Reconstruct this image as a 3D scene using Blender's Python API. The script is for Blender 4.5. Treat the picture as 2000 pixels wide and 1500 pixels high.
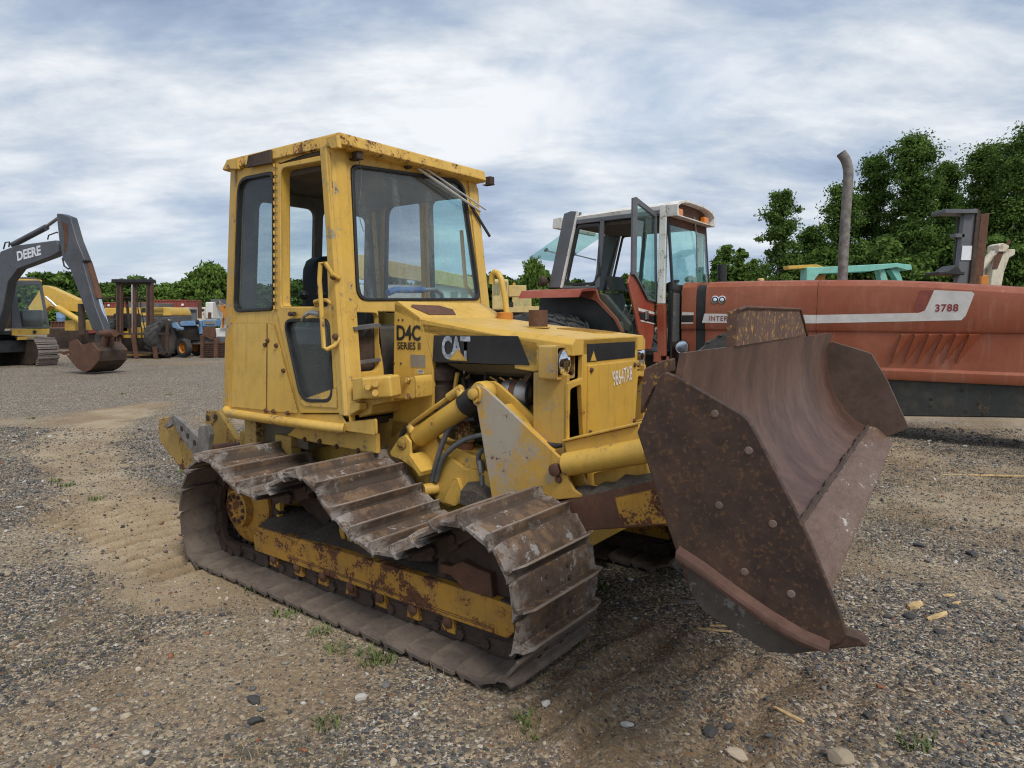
import bpy, bmesh, math, random
import numpy as np
from math import radians, sin, cos, pi, atan2, sqrt
from mathutils import Vector, Matrix
from mathutils.geometry import delaunay_2d_cdt
random.seed(7); rng = np.random.default_rng(11)
scene = bpy.context.scene; COL = scene.collection
for o in list(bpy.data.objects): bpy.data.objects.remove(o)

# ------------------------------------------------------------------ camera
CF, CH, PITCH = 1320.0, 1.566, math.atan(130/1320.0)      # focal length in photo pixels, height, tilt down
cam = bpy.data.cameras.new('camera'); cam.sensor_width = 36; cam.lens = 36*CF/2000
cam.clip_start = 0.05; cam.clip_end = 2000
camo = bpy.data.objects.new('camera', cam); COL.objects.link(camo)
camo.location = (0, 0, CH); camo.rotation_euler = (pi/2-PITCH, 0, 0); scene.camera = camo

# ------------------------------------------------------------------ world
SUN_EL, SUN_AZ = radians(52), radians(148)                # azimuth clockwise from +Y (behind the camera, to the right)
w = bpy.data.worlds.new('World'); scene.world = w; w.use_nodes = True
nt = w.node_tree; nt.nodes.clear()
def nn(nt, t, **k):
    n = nt.nodes.new(t)
    for a, b in k.items(): setattr(n, a, b)
    return n
def L(nt, a, b): nt.links.new(a, b)
def val(nt, op, a, b=None, c=None, clamp=False):
    m = nn(nt, 'ShaderNodeMath', operation=op); m.use_clamp = clamp
    for i, x in enumerate((a, b, c)):
        if x is None: continue
        if hasattr(x, 'links'): L(nt, x, m.inputs[i])
        else: m.inputs[i].default_value = x
    return m.outputs[0]
def mixc(nt, f, a, b, mode='MIX'):
    m = nn(nt, 'ShaderNodeMix', data_type='RGBA', blend_type=mode)
    for s, x in ((m.inputs[0], f), (m.inputs[6], a), (m.inputs[7], b)):
        if hasattr(x, 'links'): L(nt, x, s)
        elif isinstance(x, (int, float)): s.default_value = x
        else: s.default_value = (*x, 1)
    return m.outputs[2]
def sstep(nt, x, lo, hi):
    m = nn(nt, 'ShaderNodeMapRange', interpolation_type='SMOOTHSTEP')
    L(nt, x, m.inputs[0]); m.inputs[1].default_value = lo; m.inputs[2].default_value = hi
    return m.outputs[0]
def noise(nt, vec, scale, detail=4, rough=.55, dist=0, sc=None, off=None):
    if sc or off:
        mp = nn(nt, 'ShaderNodeMapping'); L(nt, vec, mp.inputs[0])
        if sc: mp.inputs[3].default_value = sc
        if off: mp.inputs[1].default_value = off
        vec = mp.outputs[0]
    n = nn(nt, 'ShaderNodeTexNoise'); L(nt, vec, n.inputs[0])
    n.inputs['Scale'].default_value = scale; n.inputs['Detail'].default_value = detail
    n.inputs['Roughness'].default_value = rough; n.inputs['Distortion'].default_value = dist
    return n.outputs[0]
sky = nn(nt, 'ShaderNodeTexSky', sky_type='NISHITA'); sky.sun_disc = False
sky.sun_elevation = SUN_EL; sky.sun_rotation = SUN_AZ; sky.air_density = 1.3; sky.dust_density = 1.5
tc = nn(nt, 'ShaderNodeTexCoord')
sx = nn(nt, 'ShaderNodeSeparateXYZ'); L(nt, tc.outputs['Generated'], sx.inputs[0])
den = val(nt, 'ADD', val(nt, 'MAXIMUM', sx.outputs[2], 0.0), 0.26)
cb = nn(nt, 'ShaderNodeCombineXYZ')
L(nt, val(nt, 'DIVIDE', sx.outputs[0], den), cb.inputs[0]); L(nt, val(nt, 'DIVIDE', sx.outputs[1], den), cb.inputs[1])
P = cb.outputs[0]
n1 = noise(nt, P, .85, 8, .55, .4, off=(5.3, 9.1, 0))       # cover
n2 = noise(nt, P, 1.0, 9, .56, .15, sc=(.8, 1.35, 1), off=(1.16, 18.625, 8.49))   # brightness of the cloud
n3 = noise(nt, P, 3.2, 9, .60, .25, sc=(.8, 1.3, 1), off=(1.2, 5.2, 0))
shade = val(nt, 'ADD', val(nt, 'MULTIPLY', n2, .70), val(nt, 'MULTIPLY', n3, .30))
cl = nn(nt, 'ShaderNodeValToRGB'); L(nt, shade, cl.inputs[0])
e = cl.color_ramp.elements
e[0].position = .39; e[0].color = (.19, .25, .36, 1); e[1].position = .60; e[1].color = (.64, .66, .685, 1)
m = e.new(.46); m.color = (.29, .355, .465, 1); m = e.new(.52); m.color = (.43, .48, .545, 1)
cov = sstep(nt, n1, .28, .48)
hz = sstep(nt, sx.outputs[2], .30, .0)
skyc = nn(nt, 'ShaderNodeVectorMath', operation='SCALE'); L(nt, sky.outputs[0], skyc.inputs[0]); skyc.inputs[3].default_value = .10
thin = mixc(nt, .65, skyc.outputs[0], (.24, .33, .47))
colr = mixc(nt, cov, thin, cl.outputs[0])
colr = mixc(nt, val(nt, 'MULTIPLY', hz, .25), colr, (.55, .61, .69))
bg = nn(nt, 'ShaderNodeBackground'); L(nt, colr, bg.inputs[0]); bg.inputs[1].default_value = .80
wo = nn(nt, 'ShaderNodeOutputWorld'); L(nt, bg.outputs[0], wo.inputs[0])

# ------------------------------------------------------------------ sun
sd = bpy.data.lights.new('sun', 'SUN'); sd.energy = 1.5; sd.angle = radians(20); sd.color = (1, .95, .87)
so = bpy.data.objects.new('sun', sd); COL.objects.link(so)
sv = Vector((sin(SUN_AZ)*cos(SUN_EL), cos(SUN_AZ)*cos(SUN_EL), sin(SUN_EL)))
so.rotation_euler = sv.to_track_quat('Z', 'Y').to_euler(); so.location = (0, 0, 30)
scene.view_settings.view_transform = 'Standard'; scene.view_settings.look = 'None'
scene.cycles.use_denoising = True; scene.cycles.denoising_prefilter = 'FAST'; scene.cycles.filter_width = 1.15
scene.view_settings.exposure = 0.82; scene.view_settings.gamma = 1
scene.view_settings.use_curve_mapping = False

# ------------------------------------------------------------------ helpers: frames and meshes
def camray(x, y):
    q = ((x-1000)/CF, 1.0, (750-y)/CF); c, s = cos(PITCH), sin(PITCH)
    return Vector((q[0], q[1]*c+q[2]*s, -q[1]*s+q[2]*c))
class Fr:
    """local frame of one thing: x forward, y left, z up; a photo pixel becomes a point on a plane of the thing"""
    def __init__(s, ox, oy, hdg):
        s.o = Vector((ox, oy, 0)); s.a = hdg
        s.d = Vector((cos(hdg), sin(hdg), 0)); s.n = Vector((-sin(hdg), cos(hdg), 0))
    def loc(s, W):
        r = W-s.o; return Vector((r.dot(s.d), r.dot(s.n), W.z))
    def wld(s, P): return s.o+s.d*P[0]+s.n*P[1]+Vector((0, 0, P[2]))
    def on(s, x, y, n=(0, 1, 0), c=0.0):
        r = camray(x, y); rl = Vector((r.dot(s.d), r.dot(s.n), r.z)); C = s.loc(Vector((0, 0, CH))); n = Vector(n)
        return C+rl*((c-n.dot(C))/n.dot(rl))
    def Y(s, x, y, c): return s.on(x, y, (0, 1, 0), c)
    def X(s, x, y, c): return s.on(x, y, (1, 0, 0), c)
    def Z(s, x, y, c): return s.on(x, y, (0, 0, 1), c)
def ground(x, y, z=0.0):
    r = camray(x, y); t = (z-CH)/r.z; return Vector((r.x*t, r.y*t, z))
V = Vector
def V3(p): return Vector(p)
def fillet(pts, r, n=4):
    out = []; N = len(pts)
    for i in range(N):
        A, B, C = V(pts[i-1]), V(pts[i]), V(pts[(i+1) % N]); rr = r[i] if isinstance(r, (list, tuple)) else r
        ra = min(rr, (A-B).length*.48, (C-B).length*.48)
        if ra < 1e-4: out.append(B); continue
        p = B+(A-B).normalized()*ra; q = B+(C-B).normalized()*ra
        for k in range(n+1):
            t = k/n; out.append(p*(1-t)**2+B*2*t*(1-t)+q*t*t)
    return out
def inset(pts, d):
    c = sum((V(p) for p in pts), V((0, 0, 0)))/len(pts); return [V(p)+(c-V(p)).normalized()*d for p in pts]
def mir(pts): return [V((p[0], -p[1], p[2])) for p in pts]
def fill(loops):
    """triangles of a flat outline with holes (constrained Delaunay, kept where the centre lies inside)"""
    pts = [p for l in loops for p in l]; o = pts[0]; nrm = V((0, 0, 0)); L0 = loops[0]
    for i in range(len(L0)): nrm += (L0[i]-o).cross(L0[(i+1) % len(L0)]-o)
    nrm.normalize(); ax = nrm.orthogonal().normalized(); ay = nrm.cross(ax)
    P2 = [V(((p-o).dot(ax), (p-o).dot(ay))) for p in pts]; ed = []; b = 0; lp = []
    for l in loops: k = len(l); ed += [(b+i, b+(i+1) % k) for i in range(k)]; lp.append(P2[b:b+k]); b += k
    vs, _, fs, ov, _, _ = delaunay_2d_cdt(P2, ed, [], 0, 1e-7); out = []
    def inside(q):
        r = False
        for l in lp:
            for i in range(len(l)):
                a, c = l[i-1], l[i]
                if (a.y > q.y) != (c.y > q.y) and q.x < (c.x-a.x)*(q.y-a.y)/(c.y-a.y)+a.x: r = not r
        return r
    for f in fs:
        if inside((vs[f[0]]+vs[f[1]]+vs[f[2]])/3) and all(ov[i] for i in f): out.append(tuple(ov[i][0] for i in f))
    return out
class MB:
    def __init__(s): s.v = []; s.f = []
    def add(s, vs, fs):
        b = len(s.v); s.v += [tuple(x) for x in vs]; s.f += [tuple(i+b for i in f) for f in fs]; return s
    def box(s, x0, x1, y0, y1, z0, z1, tx=0, ty=0):
        x0, x1 = min(x0, x1), max(x0, x1); y0, y1 = min(y0, y1), max(y0, y1); z0, z1 = min(z0, z1), max(z0, z1)
        vs = [(x0, y0, z0), (x1, y0, z0), (x1, y1, z0), (x0, y1, z0), (x0+tx, y0+ty, z1), (x1-tx, y0+ty, z1), (x1-tx, y1-ty, z1), (x0+tx, y1-ty, z1)]
        return s.add(vs, [(0, 3, 2, 1), (4, 5, 6, 7), (0, 1, 5, 4), (1, 2, 6, 5), (2, 3, 7, 6), (3, 0, 4, 7)])
    def obox(s, c, ax, ay, az):
        c, ax, ay, az = V(c), V(ax), V(ay), V(az)
        vs = [c+ax*i+ay*j+az*k for k in (-1, 1) for i, j in ((-1, -1), (1, -1), (1, 1), (-1, 1))]
        return s.add(vs, [(0, 3, 2, 1), (4, 5, 6, 7), (0, 1, 5, 4), (1, 2, 6, 5), (2, 3, 7, 6), (3, 0, 4, 7)])
    def bar(s, a, b, w, h, up=(0, 0, 1)):
        a, b = V(a), V(b); d = (b-a).normalized(); up = V(up)
        sd = d.cross(up)
        if sd.length < 1e-3: sd = d.cross(V((1, 0, 0)))
        sd.normalize(); u = sd.cross(d)
        return s.obox((a+b)/2, (b-a)/2, sd*w/2, u*h/2)
    def prism(s, pts, vec, cap=True): return s.panel(pts, [], vec)
    def panel(s, outer, holes, vec):
        loops = [[V(p) for p in outer]]+[[V(p) for p in h] for h in holes]; vec = V(vec)
        allp = [p for l in loops for p in l]; n = len(allp); tri = fill(loops)
        fs = [tuple(t) for t in tri]+[tuple(i+n for i in reversed(t)) for t in tri]; b = 0
        for l in loops:
            k = len(l); fs += [(b+i, b+(i+1) % k, b+(i+1) % k+n, b+i+n) for i in range(k)]; b += k
        return s.add(allp+[p+vec for p in allp], fs)
    def tube(s, pts, r, n=10, cap=True):
        pts = [V(p) for p in pts]; k = len(pts); rs = r if isinstance(r, (list, tuple)) else [r]*k
        vs = []; prev = None
        for i, p in enumerate(pts):
            t = ((pts[min(i+1, k-1)]-pts[max(i-1, 0)])).normalized()
            if prev is None:
                a = t.cross(V((0, 0, 1)))
                if a.length < .05: a = t.cross(V((1, 0, 0)))
            else: a = prev-t*prev.dot(t)
            a.normalize(); prev = a; b = t.cross(a)
            vs += [p+(a*cos(2*pi*j/n)+b*sin(2*pi*j/n))*rs[i] for j in range(n)]
        fs = [(i*n+j, i*n+(j+1) % n, (i+1)*n+(j+1) % n, (i+1)*n+j) for i in range(k-1) for j in range(n)]
        if cap: fs += [tuple(reversed(range(n))), tuple(range((k-1)*n, k*n))]
        return s.add(vs, fs)
    def lathe(s, prof, org, ax, n=24, cap=True):
        """prof: (radius, distance along the axis)"""
        org, ax = V(org), V(ax).normalized(); a = ax.cross(V((0, 0, 1)))
        if a.length < .05: a = ax.cross(V((1, 0, 0)))
        a.normalize(); b = ax.cross(a); k = len(prof)
        vs = [org+ax*t+(a*cos(2*pi*j/n)+b*sin(2*pi*j/n))*r for r, t in prof for j in range(n)]
        fs = [(i*n+j, i*n+(j+1) % n, (i+1)*n+(j+1) % n, (i+1)*n+j) for i in range(k-1) for j in range(n)]
        if cap: fs += [tuple(reversed(range(n))), tuple(range((k-1)*n, k*n))]
        return s.add(vs, fs)
    def loft(s, secs, close=True, cap=True):
        n = len(secs[0]); k = len(secs); vs = [p for q in secs for p in q]
        m = n if close else n-1
        fs = [(i*n+j, i*n+(j+1) % n, (i+1)*n+(j+1) % n, (i+1)*n+j) for i in range(k-1) for j in range(m)]
        if cap: fs += [tuple(reversed(range(n))), tuple(range((k-1)*n, k*n))]
        return s.add(vs, fs)
    def bolt(s, c, ax, r=.014, h=.012):
        return s.lathe([(r*1.25, 0), (r*1.25, h*.25), (r, h*.3), (r*.95, h), (r*.3, h*1.05)], c, ax, 6)
    def mesh(s, name):
        me = bpy.data.meshes.new(name); me.from_pydata(s.v, [], s.f); me.update()
        bm = bmesh.new(); bm.from_mesh(me); bmesh.ops.recalc_face_normals(bm, faces=bm.faces); bm.to_mesh(me); bm.free()
        return me
    def build(s, name, mat, parent=None, bevel=0, smooth=True, ang=38, label=None):
        me = s.mesh(name); me.materials.append(MAT[mat] if isinstance(mat, str) else mat)
        return place(me, name, parent, bevel, smooth, ang, label)
def place(me, name, parent=None, bevel=0, smooth=True, ang=38, label=None):
    o = bpy.data.objects.new(name, me); COL.objects.link(o)
    if parent: o.parent = parent
    if smooth:
        me.polygons.foreach_set('use_smooth', [True]*len(me.polygons)); me.set_sharp_from_angle(angle=radians(ang))
    if bevel:
        b = o.modifiers.new('bevel', 'BEVEL'); b.width = bevel; b.segments = 2; b.limit_method = 'ANGLE'; b.angle_limit = radians(40); b.harden_normals = True
    if label: o['label'] = label
    return o
def tag(o, label, cat, group=None, kind=None):
    o['label'] = label; o['category'] = cat
    if group: o['group'] = group
    if kind: o['kind'] = kind
    return o
def thing(name, label, cat, fr=None, group=None, loc=None):
    o = bpy.data.objects.new(name, None); COL.objects.link(o); o.empty_display_size = .2
    if fr: o.location = fr.o; o.rotation_euler = (0, 0, fr.a)
    if loc: o.location = loc
    return tag(o, label, cat, group)
def text(body, p0, ux, uy, width, height, nrm, mat, parent, name='lettering', bold=.0, thick=.0015, spacing=1.0):
    """flat lettering as a thin mesh: p0 lower left, ux / uy unit directions"""
    cu = bpy.data.curves.new('t', 'FONT'); cu.body = body; cu.offset = bold; cu.space_character = spacing; cu.resolution_u = 3
    ob = bpy.data.objects.new('t', cu); COL.objects.link(ob)
    dg = bpy.context.evaluated_depsgraph_get(); me = bpy.data.meshes.new_from_object(ob.evaluated_get(dg))
    bpy.data.objects.remove(ob); bpy.data.curves.remove(cu)
    co = np.empty(len(me.vertices)*3); me.vertices.foreach_get('co', co); co = co.reshape(-1, 3)
    lo, hi = co.min(0), co.max(0); p0, ux, uy, nrm = V(p0), V(ux).normalized(), V(uy).normalized(), V(nrm).normalized()
    u = (co[:, 0]-lo[0])/(hi[0]-lo[0])*width; v_ = (co[:, 1]-lo[1])/(hi[1]-lo[1])*height
    out = np.array(p0+nrm*thick)[None]+u[:, None]*np.array(ux)+v_[:, None]*np.array(uy)
    me.vertices.foreach_set('co', out.ravel()); me.update(); me.name = name
    me.materials.clear(); me.materials.append(MAT[mat])
    return place(me, name, parent, smooth=False)

# ------------------------------------------------------------------ materials
MAT = {}
def newmat(name):
    m = bpy.data.materials.new(name); m.use_nodes = True; nt = m.node_tree; nt.nodes.clear()
    out = nn(nt, 'ShaderNodeOutputMaterial'); b = nn(nt, 'ShaderNodeBsdfPrincipled'); L(nt, b.outputs[0], out.inputs[0])
    t = nn(nt, 'ShaderNodeTexCoord'); MAT[name] = m
    return m, nt, b, t.outputs['Object'], out
def bump(nt, b, h, strength=.4, dist=.004):
    n = nn(nt, 'ShaderNodeBump'); n.inputs['Strength'].default_value = strength; n.inputs['Distance'].default_value = dist
    L(nt, h, n.inputs['Height']); L(nt, n.outputs[0], b.inputs['Normal'])
RUST1, RUST2, RUST3 = (.055, .024, .014), (.13, .05, .022), (.25, .09, .03)
def rustcol(nt, P, s=1.0):
    a = noise(nt, P, 14*s, 8, .7); c = noise(nt, P, 60*s, 4, .7)
    x = mixc(nt, sstep(nt, a, .38, .62), RUST1, RUST2)
    return mixc(nt, val(nt, 'MULTIPLY', sstep(nt, c, .55, .72), .6), x, RUST3)
def painted(name, col, fade, rust=.3, prime=0, pcol=(.22, .25, .21), rough=.45, scale=1.0, streak=.35, wear=True, dirt=.3, seed=0, scol=(.16, .085, .035), pbig=0.0):
    m, nt, b, P, _ = newmat(name)
    mp = nn(nt, 'ShaderNodeMapping'); L(nt, P, mp.inputs[0]); mp.inputs[1].default_value = (seed*1.7, seed*.9, seed*2.3); P = mp.outputs[0]
    big = noise(nt, P, 1.3*scale, 5, .55); mid = noise(nt, P, 7*scale, 7, .62); fine = noise(nt, P, 42*scale, 6, .68)
    st = noise(nt, P, 9*scale, 5, .6, sc=(2.2, 2.2, .22))
    c = mixc(nt, sstep(nt, big, .30, .70), col, fade)
    c = mixc(nt, val(nt, 'MULTIPLY', sstep(nt, mid, .42, .75), .35), c, tuple(x*.62 for x in col))
    c = mixc(nt, val(nt, 'MULTIPLY', sstep(nt, st, .52, .78), streak), c, scol)
    if dirt: c = mixc(nt, val(nt, 'MULTIPLY', sstep(nt, noise(nt, P, 3.1*scale, 8, .7), .45, .8), dirt), c, (.15, .12, .08))
    if prime:
        pm = sstep(nt, val(nt, 'ADD', val(nt, 'MULTIPLY', big, pbig), val(nt, 'ADD', val(nt, 'MULTIPLY', mid, .55*(1-pbig)), val(nt, 'MULTIPLY', fine, .45*(1-pbig)))), .60-.16*prime, .66-.16*prime)
        c = mixc(nt, val(nt, 'MULTIPLY', pm, .8), c, pcol)
    # rust: chips inside rusty areas
    area = val(nt, 'MULTIPLY', sstep(nt, noise(nt, P, 2.4*scale, 6, .6, off=(4, 7, 1)), .38, .68), 1.0)
    thr = val(nt, 'ADD', val(nt, 'MULTIPLY', fine, .5), val(nt, 'MULTIPLY', mid, .5))
    thr = val(nt, 'ADD', thr, val(nt, 'MULTIPLY', area, .05+.12*rust))
    lo = .700-.20*rust
    if wear:
        bv = nn(nt, 'ShaderNodeBevel'); bv.samples = 4; bv.inputs[0].default_value = .010
        g = nn(nt, 'ShaderNodeNewGeometry')
        dp = nn(nt, 'ShaderNodeVectorMath', operation='DOT_PRODUCT'); L(nt, bv.outputs[0], dp.inputs[0]); L(nt, g.outputs['Normal'], dp.inputs[1])
        ed = sstep(nt, dp.outputs['Value'], .985, .80)
        thr = val(nt, 'ADD', thr, val(nt, 'MULTIPLY', ed, .20+.14*rust))
    rm = sstep(nt, thr, lo, lo+.025)
    halo = sstep(nt, thr, lo-.07, lo+.01)
    c = mixc(nt, val(nt, 'MULTIPLY', halo, .35), c, (.30, .13, .04))
    c = mixc(nt, rm, c, rustcol(nt, P, scale))
    L(nt, c, b.inputs['Base Color'])
    r = val(nt, 'ADD', val(nt, 'MULTIPLY', rm, .88-rough), val(nt, 'ADD', rough-.08, val(nt, 'MULTIPLY', mid, .25)))
    L(nt, r, b.inputs['Roughness'])
    h = val(nt, 'SUBTRACT', val(nt, 'MULTIPLY', fine, .25), val(nt, 'MULTIPLY', rm, .5))
    bump(nt, b, h, .35, .004)
    return m
def rusty(name, c1, c2, c3=None, rough=.75, scale=1.0, fleck=.3, white=0, wcol=(.55, .54, .52), shine=0, dust=0, dcol=(.24, .17, .10), sc=None, bmp=.5, rib=False):
    m, nt, b, P, _ = newmat(name)
    if sc:
        mp = nn(nt, 'ShaderNodeMapping'); L(nt, P, mp.inputs[0]); mp.inputs[3].default_value = sc; P = mp.outputs[0]
    P0 = P
    oi = nn(nt, 'ShaderNodeObjectInfo'); ad = nn(nt, 'ShaderNodeVectorMath', operation='ADD'); cx = nn(nt, 'ShaderNodeCombineXYZ')
    L(nt, val(nt, 'MULTIPLY', oi.outputs['Random'], 37), cx.inputs[0]); L(nt, P, ad.inputs[0]); L(nt, cx.outputs[0], ad.inputs[1]); P = ad.outputs[0]
    a = noise(nt, P, 4*scale, 8, .65); f = noise(nt, P, 70*scale, 6, .7); md = noise(nt, P, 18*scale, 7, .65)
    c = mixc(nt, sstep(nt, a, .35, .65), c1, c2)
    c = mixc(nt, val(nt, 'MULTIPLY', sstep(nt, md, .45, .7), .5), c, tuple(x*.55 for x in c1))
    if c3: c = mixc(nt, val(nt, 'MULTIPLY', sstep(nt, f, .52, .66), fleck), c, c3)
    if dust:
        dm = val(nt, 'MULTIPLY', sstep(nt, noise(nt, P, 5*scale, 8, .7, off=(9, 3, 2)), .50, .60), dust); c = mixc(nt, dm, c, dcol)
    if white:
        wt = val(nt, 'ADD', val(nt, 'MULTIPLY', a, .45), val(nt, 'ADD', val(nt, 'MULTIPLY', md, .35), val(nt, 'MULTIPLY', f, .2)))
        wm = sstep(nt, wt, .60-.16*white, .63-.16*white); c = mixc(nt, val(nt, 'MULTIPLY', wm, .85), c, wcol)
    if rib:      # polished rib tops, soil packed behind the rib
        q = nn(nt, 'ShaderNodeSeparateXYZ'); L(nt, P0, q.inputs[0])
        c = mixc(nt, val(nt, 'MULTIPLY', sstep(nt, q.outputs[2], .040, .050), val(nt, 'ADD', .35, val(nt, 'MULTIPLY', md, .7))), c, (.27, .21, .165))
        so = val(nt, 'MULTIPLY', sstep(nt, q.outputs[0], .052, .064), sstep(nt, q.outputs[2], .03, .012)); c = mixc(nt, val(nt, 'MULTIPLY', so, .8), c, (.045, .033, .025))
        ou = val(nt, 'MULTIPLY', sstep(nt, val(nt, 'ADD', val(nt, 'ABSOLUTE', q.outputs[1]), val(nt, 'MULTIPLY', val(nt, 'SUBTRACT', a, .5), .55)), .20, .30), sstep(nt, val(nt, 'ADD', val(nt, 'MULTIPLY', md, .6), val(nt, 'MULTIPLY', f, .4)), .44, .50))
        c = mixc(nt, val(nt, 'MULTIPLY', ou, .58), c, (.29, .262, .24))
    L(nt, c, b.inputs['Base Color'])
    L(nt, val(nt, 'ADD', rough-.15, val(nt, 'MULTIPLY', md, .3)), b.inputs['Roughness'])
    if shine: b.inputs['Metallic'].default_value = shine
    bump(nt, b, val(nt, 'ADD', val(nt, 'MULTIPLY', md, .6), val(nt, 'MULTIPLY', f, .4)), bmp, .004)
    return m
def plain(name, col, rough=.6, metal=0, var=.25, scale=8, bmp=.15, dirt=0, dcol=(.17, .13, .09)):
    m, nt, b, P, _ = newmat(name); a = noise(nt, P, scale, 6, .65); f = noise(nt, P, scale*7, 4, .6)
    c = mixc(nt, sstep(nt, a, .3, .7), tuple(x*(1-var) for x in col), tuple(min(1, x*(1+var)) for x in col))
    if dirt: c = mixc(nt, val(nt, 'MULTIPLY', sstep(nt, noise(nt, P, scale*.6, 8, .7, off=(3, 1, 8)), .42, .68), dirt), c, dcol)
    L(nt, c, b.inputs['Base Color']); b.inputs['Metallic'].default_value = metal
    L(nt, val(nt, 'ADD', rough-.1, val(nt, 'MULTIPLY', a, .2)), b.inputs['Roughness'])
    if bmp: bump(nt, b, f, bmp, .003)
    return m
def glass(name, tint=(.86, .93, .92), film=.12, fcol=(.5, .52, .5), dirty=.35, refl=1.0):
    m, nt, b, P, out = newmat(name); nt.nodes.remove(b)
    tr = nn(nt, 'ShaderNodeBsdfTransparent'); tr.inputs[0].default_value = (*tint, 1)
    gl = nn(nt, 'ShaderNodeBsdfGlossy'); gl.inputs['Roughness'].default_value = .03; gl.inputs[0].default_value = (refl, refl, refl, 1)
    d0 = nn(nt, 'ShaderNodeBsdfDiffuse'); d0.inputs[0].default_value = (*fcol, 1); tl = nn(nt, 'ShaderNodeBsdfTranslucent'); tl.inputs[0].default_value = (*fcol, 1)
    df = nn(nt, 'ShaderNodeMixShader'); L(nt, d0.outputs[0], df.inputs[1]); L(nt, tl.outputs[0], df.inputs[2])
    lw = nn(nt, 'ShaderNodeLayerWeight'); lw.inputs[0].default_value = .5
    fz = val(nt, 'ADD', .035, val(nt, 'MULTIPLY', val(nt, 'POWER', lw.outputs['Facing'], 5), .9))
    a = nn(nt, 'ShaderNodeMixShader'); L(nt, fz, a.inputs[0]); L(nt, tr.outputs[0], a.inputs[1]); L(nt, gl.outputs[0], a.inputs[2])
    st = noise(nt, P, 5, 8, .65, sc=(2, 2, .35)); sp = noise(nt, P, 45, 5, .7)
    k = val(nt, 'ADD', film, val(nt, 'MULTIPLY', sstep(nt, val(nt, 'ADD', val(nt, 'MULTIPLY', st, .7), val(nt, 'MULTIPLY', sp, .3)), .50, .66), dirty))
    d2 = nn(nt, 'ShaderNodeMixShader'); L(nt, k, d2.inputs[0]); L(nt, a.outputs[0], d2.inputs[1]); L(nt, df.outputs[0], d2.inputs[2])
    L(nt, d2.outputs[0], out.inputs[0]); return m
YEL, YELF = (.60, .362, .055), (.635, .41, .095)
painted('yellow', YEL, YELF, rust=.13, rough=.46, streak=.40, dirt=.30)
painted('yellow_worn', YEL, YELF, rust=.22, prime=.26, rough=.5, streak=.3, dirt=.3, seed=2)
painted('yellow_roof', YEL, YELF, rust=.42, prime=.1, rough=.5, streak=.9, dirt=.3, seed=4, scale=1.5, scol=(.20, .055, .018))
painted('yellow_grey', (.52, .30, .05), (.50, .33, .09), rust=.26, prime=.42, pcol=(.34, .33, .29), rough=.55, streak=.3, seed=3, scale=1.2)
painted('lift_paint', (.52, .30, .05), (.54, .33, .07), rust=.30, prime=.78, pbig=.62, pcol=(.36, .35, .32), rough=.55, streak=.3, seed=11, scale=1.15)
painted('yellow_track', (.42, .21, .022), (.47, .25, .03), rust=.62, rough=.6, streak=.5, dirt=.4, seed=5, scale=1.8)
painted('yellow_hitch', (.42, .27, .05), (.38, .25, .07), rust=.55, prime=.35, pcol=(.24, .25, .22), rough=.6, seed=6, scale=1.4)
painted('yellow_far', (.60, .36, .05), (.62, .42, .09), rust=.15, rough=.4, streak=.25, wear=False, seed=7)
painted('cream_yellow', (.58, .42, .15), (.62, .48, .22), rust=.2, rough=.5, wear=False, seed=8)
painted('orange_paint', (.55, .20, .02), (.5, .2, .04), rust=.35, rough=.55, wear=False)
painted('tractor_red', (.27, .066, .027), (.33, .108, .055), rust=.04, rough=.48, streak=.40, dirt=.15, seed=1, wear=False, scol=(.44, .23, .17))
painted('fender_red', (.27, .04, .02), (.34, .11, .06), rust=.12, rough=.42, streak=.3, dirt=.25, seed=9)
painted('roof_white', (.68, .67, .62), (.74, .73, .69), rust=.32, rough=.45, streak=.35, dirt=.2, seed=3)
painted('white_paint', (.66, .66, .63), (.72, .72, .70), rust=.14, rough=.4, wear=False, dirt=.25)
painted('blue_paint', (.12, .25, .46), (.20, .34, .52), rust=.2, rough=.45, wear=False)
painted('teal_paint', (.17, .48, .40), (.24, .55, .47), rust=.25, rough=.45, wear=False)
painted('cream_paint', (.58, .54, .42), (.62, .58, .47), rust=.35, rough=.5, wear=False)
painted('boom_grey', (.045, .051, .062), (.075, .083, .097), rust=.14, rough=.38, wear=False, streak=.2, seed=5)
painted('grey_paint', (.085, .092, .105), (.12, .128, .14), rust=.14, rough=.4, wear=False, streak=.2, seed=2)
painted('red_container', (.26, .045, .035), (.32, .08, .06), rust=.25, rough=.55, wear=False)
painted('green_black', (.028, .032, .03), (.045, .05, .048), rust=.14, prime=.1, pcol=(.08, .09, .08), rough=.6, wear=False, dirt=.5)
rusty('rust', (.085, .04, .025), (.13, .06, .034), (.22, .10, .05), rough=.85)
rusty('rust_dark', (.042, .028, .021), (.075, .048, .034), (.14, .075, .042), rough=.85)
rusty('blade_inner', (.062, .029, .018), (.130, .068, .045), (.075, .030, .016), rough=.50, fleck=.5, shine=0, scale=.6, bmp=.25, sc=(1, 1.2, .8))
rusty('blade_end', (.030, .016, .011), (.070, .036, .022), (.17, .080, .034), rough=.72, fleck=.55, scale=.9, bmp=.5)
rusty('blade_end_far', (.085, .050, .036), (.12, .075, .056), (.06, .036, .028), rough=.6, fleck=.6, scale=.9)
rusty('blade_edge', (.125, .068, .044), (.17, .105, .074), (.24, .17, .13), rough=.5, fleck=.5, white=.22, wcol=(.50, .46, .42), shine=.2, sc=(2.5, .7, 2.5))
rusty('worn_steel', (.045, .035, .029), (.085, .072, .062), (.05, .03, .02), rough=.65, fleck=.6, white=.34, wcol=(.19, .18, .17))
rusty('ledge', (.085, .043, .031), (.13, .067, .048), (.10, .05, .03), rough=.8)
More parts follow.
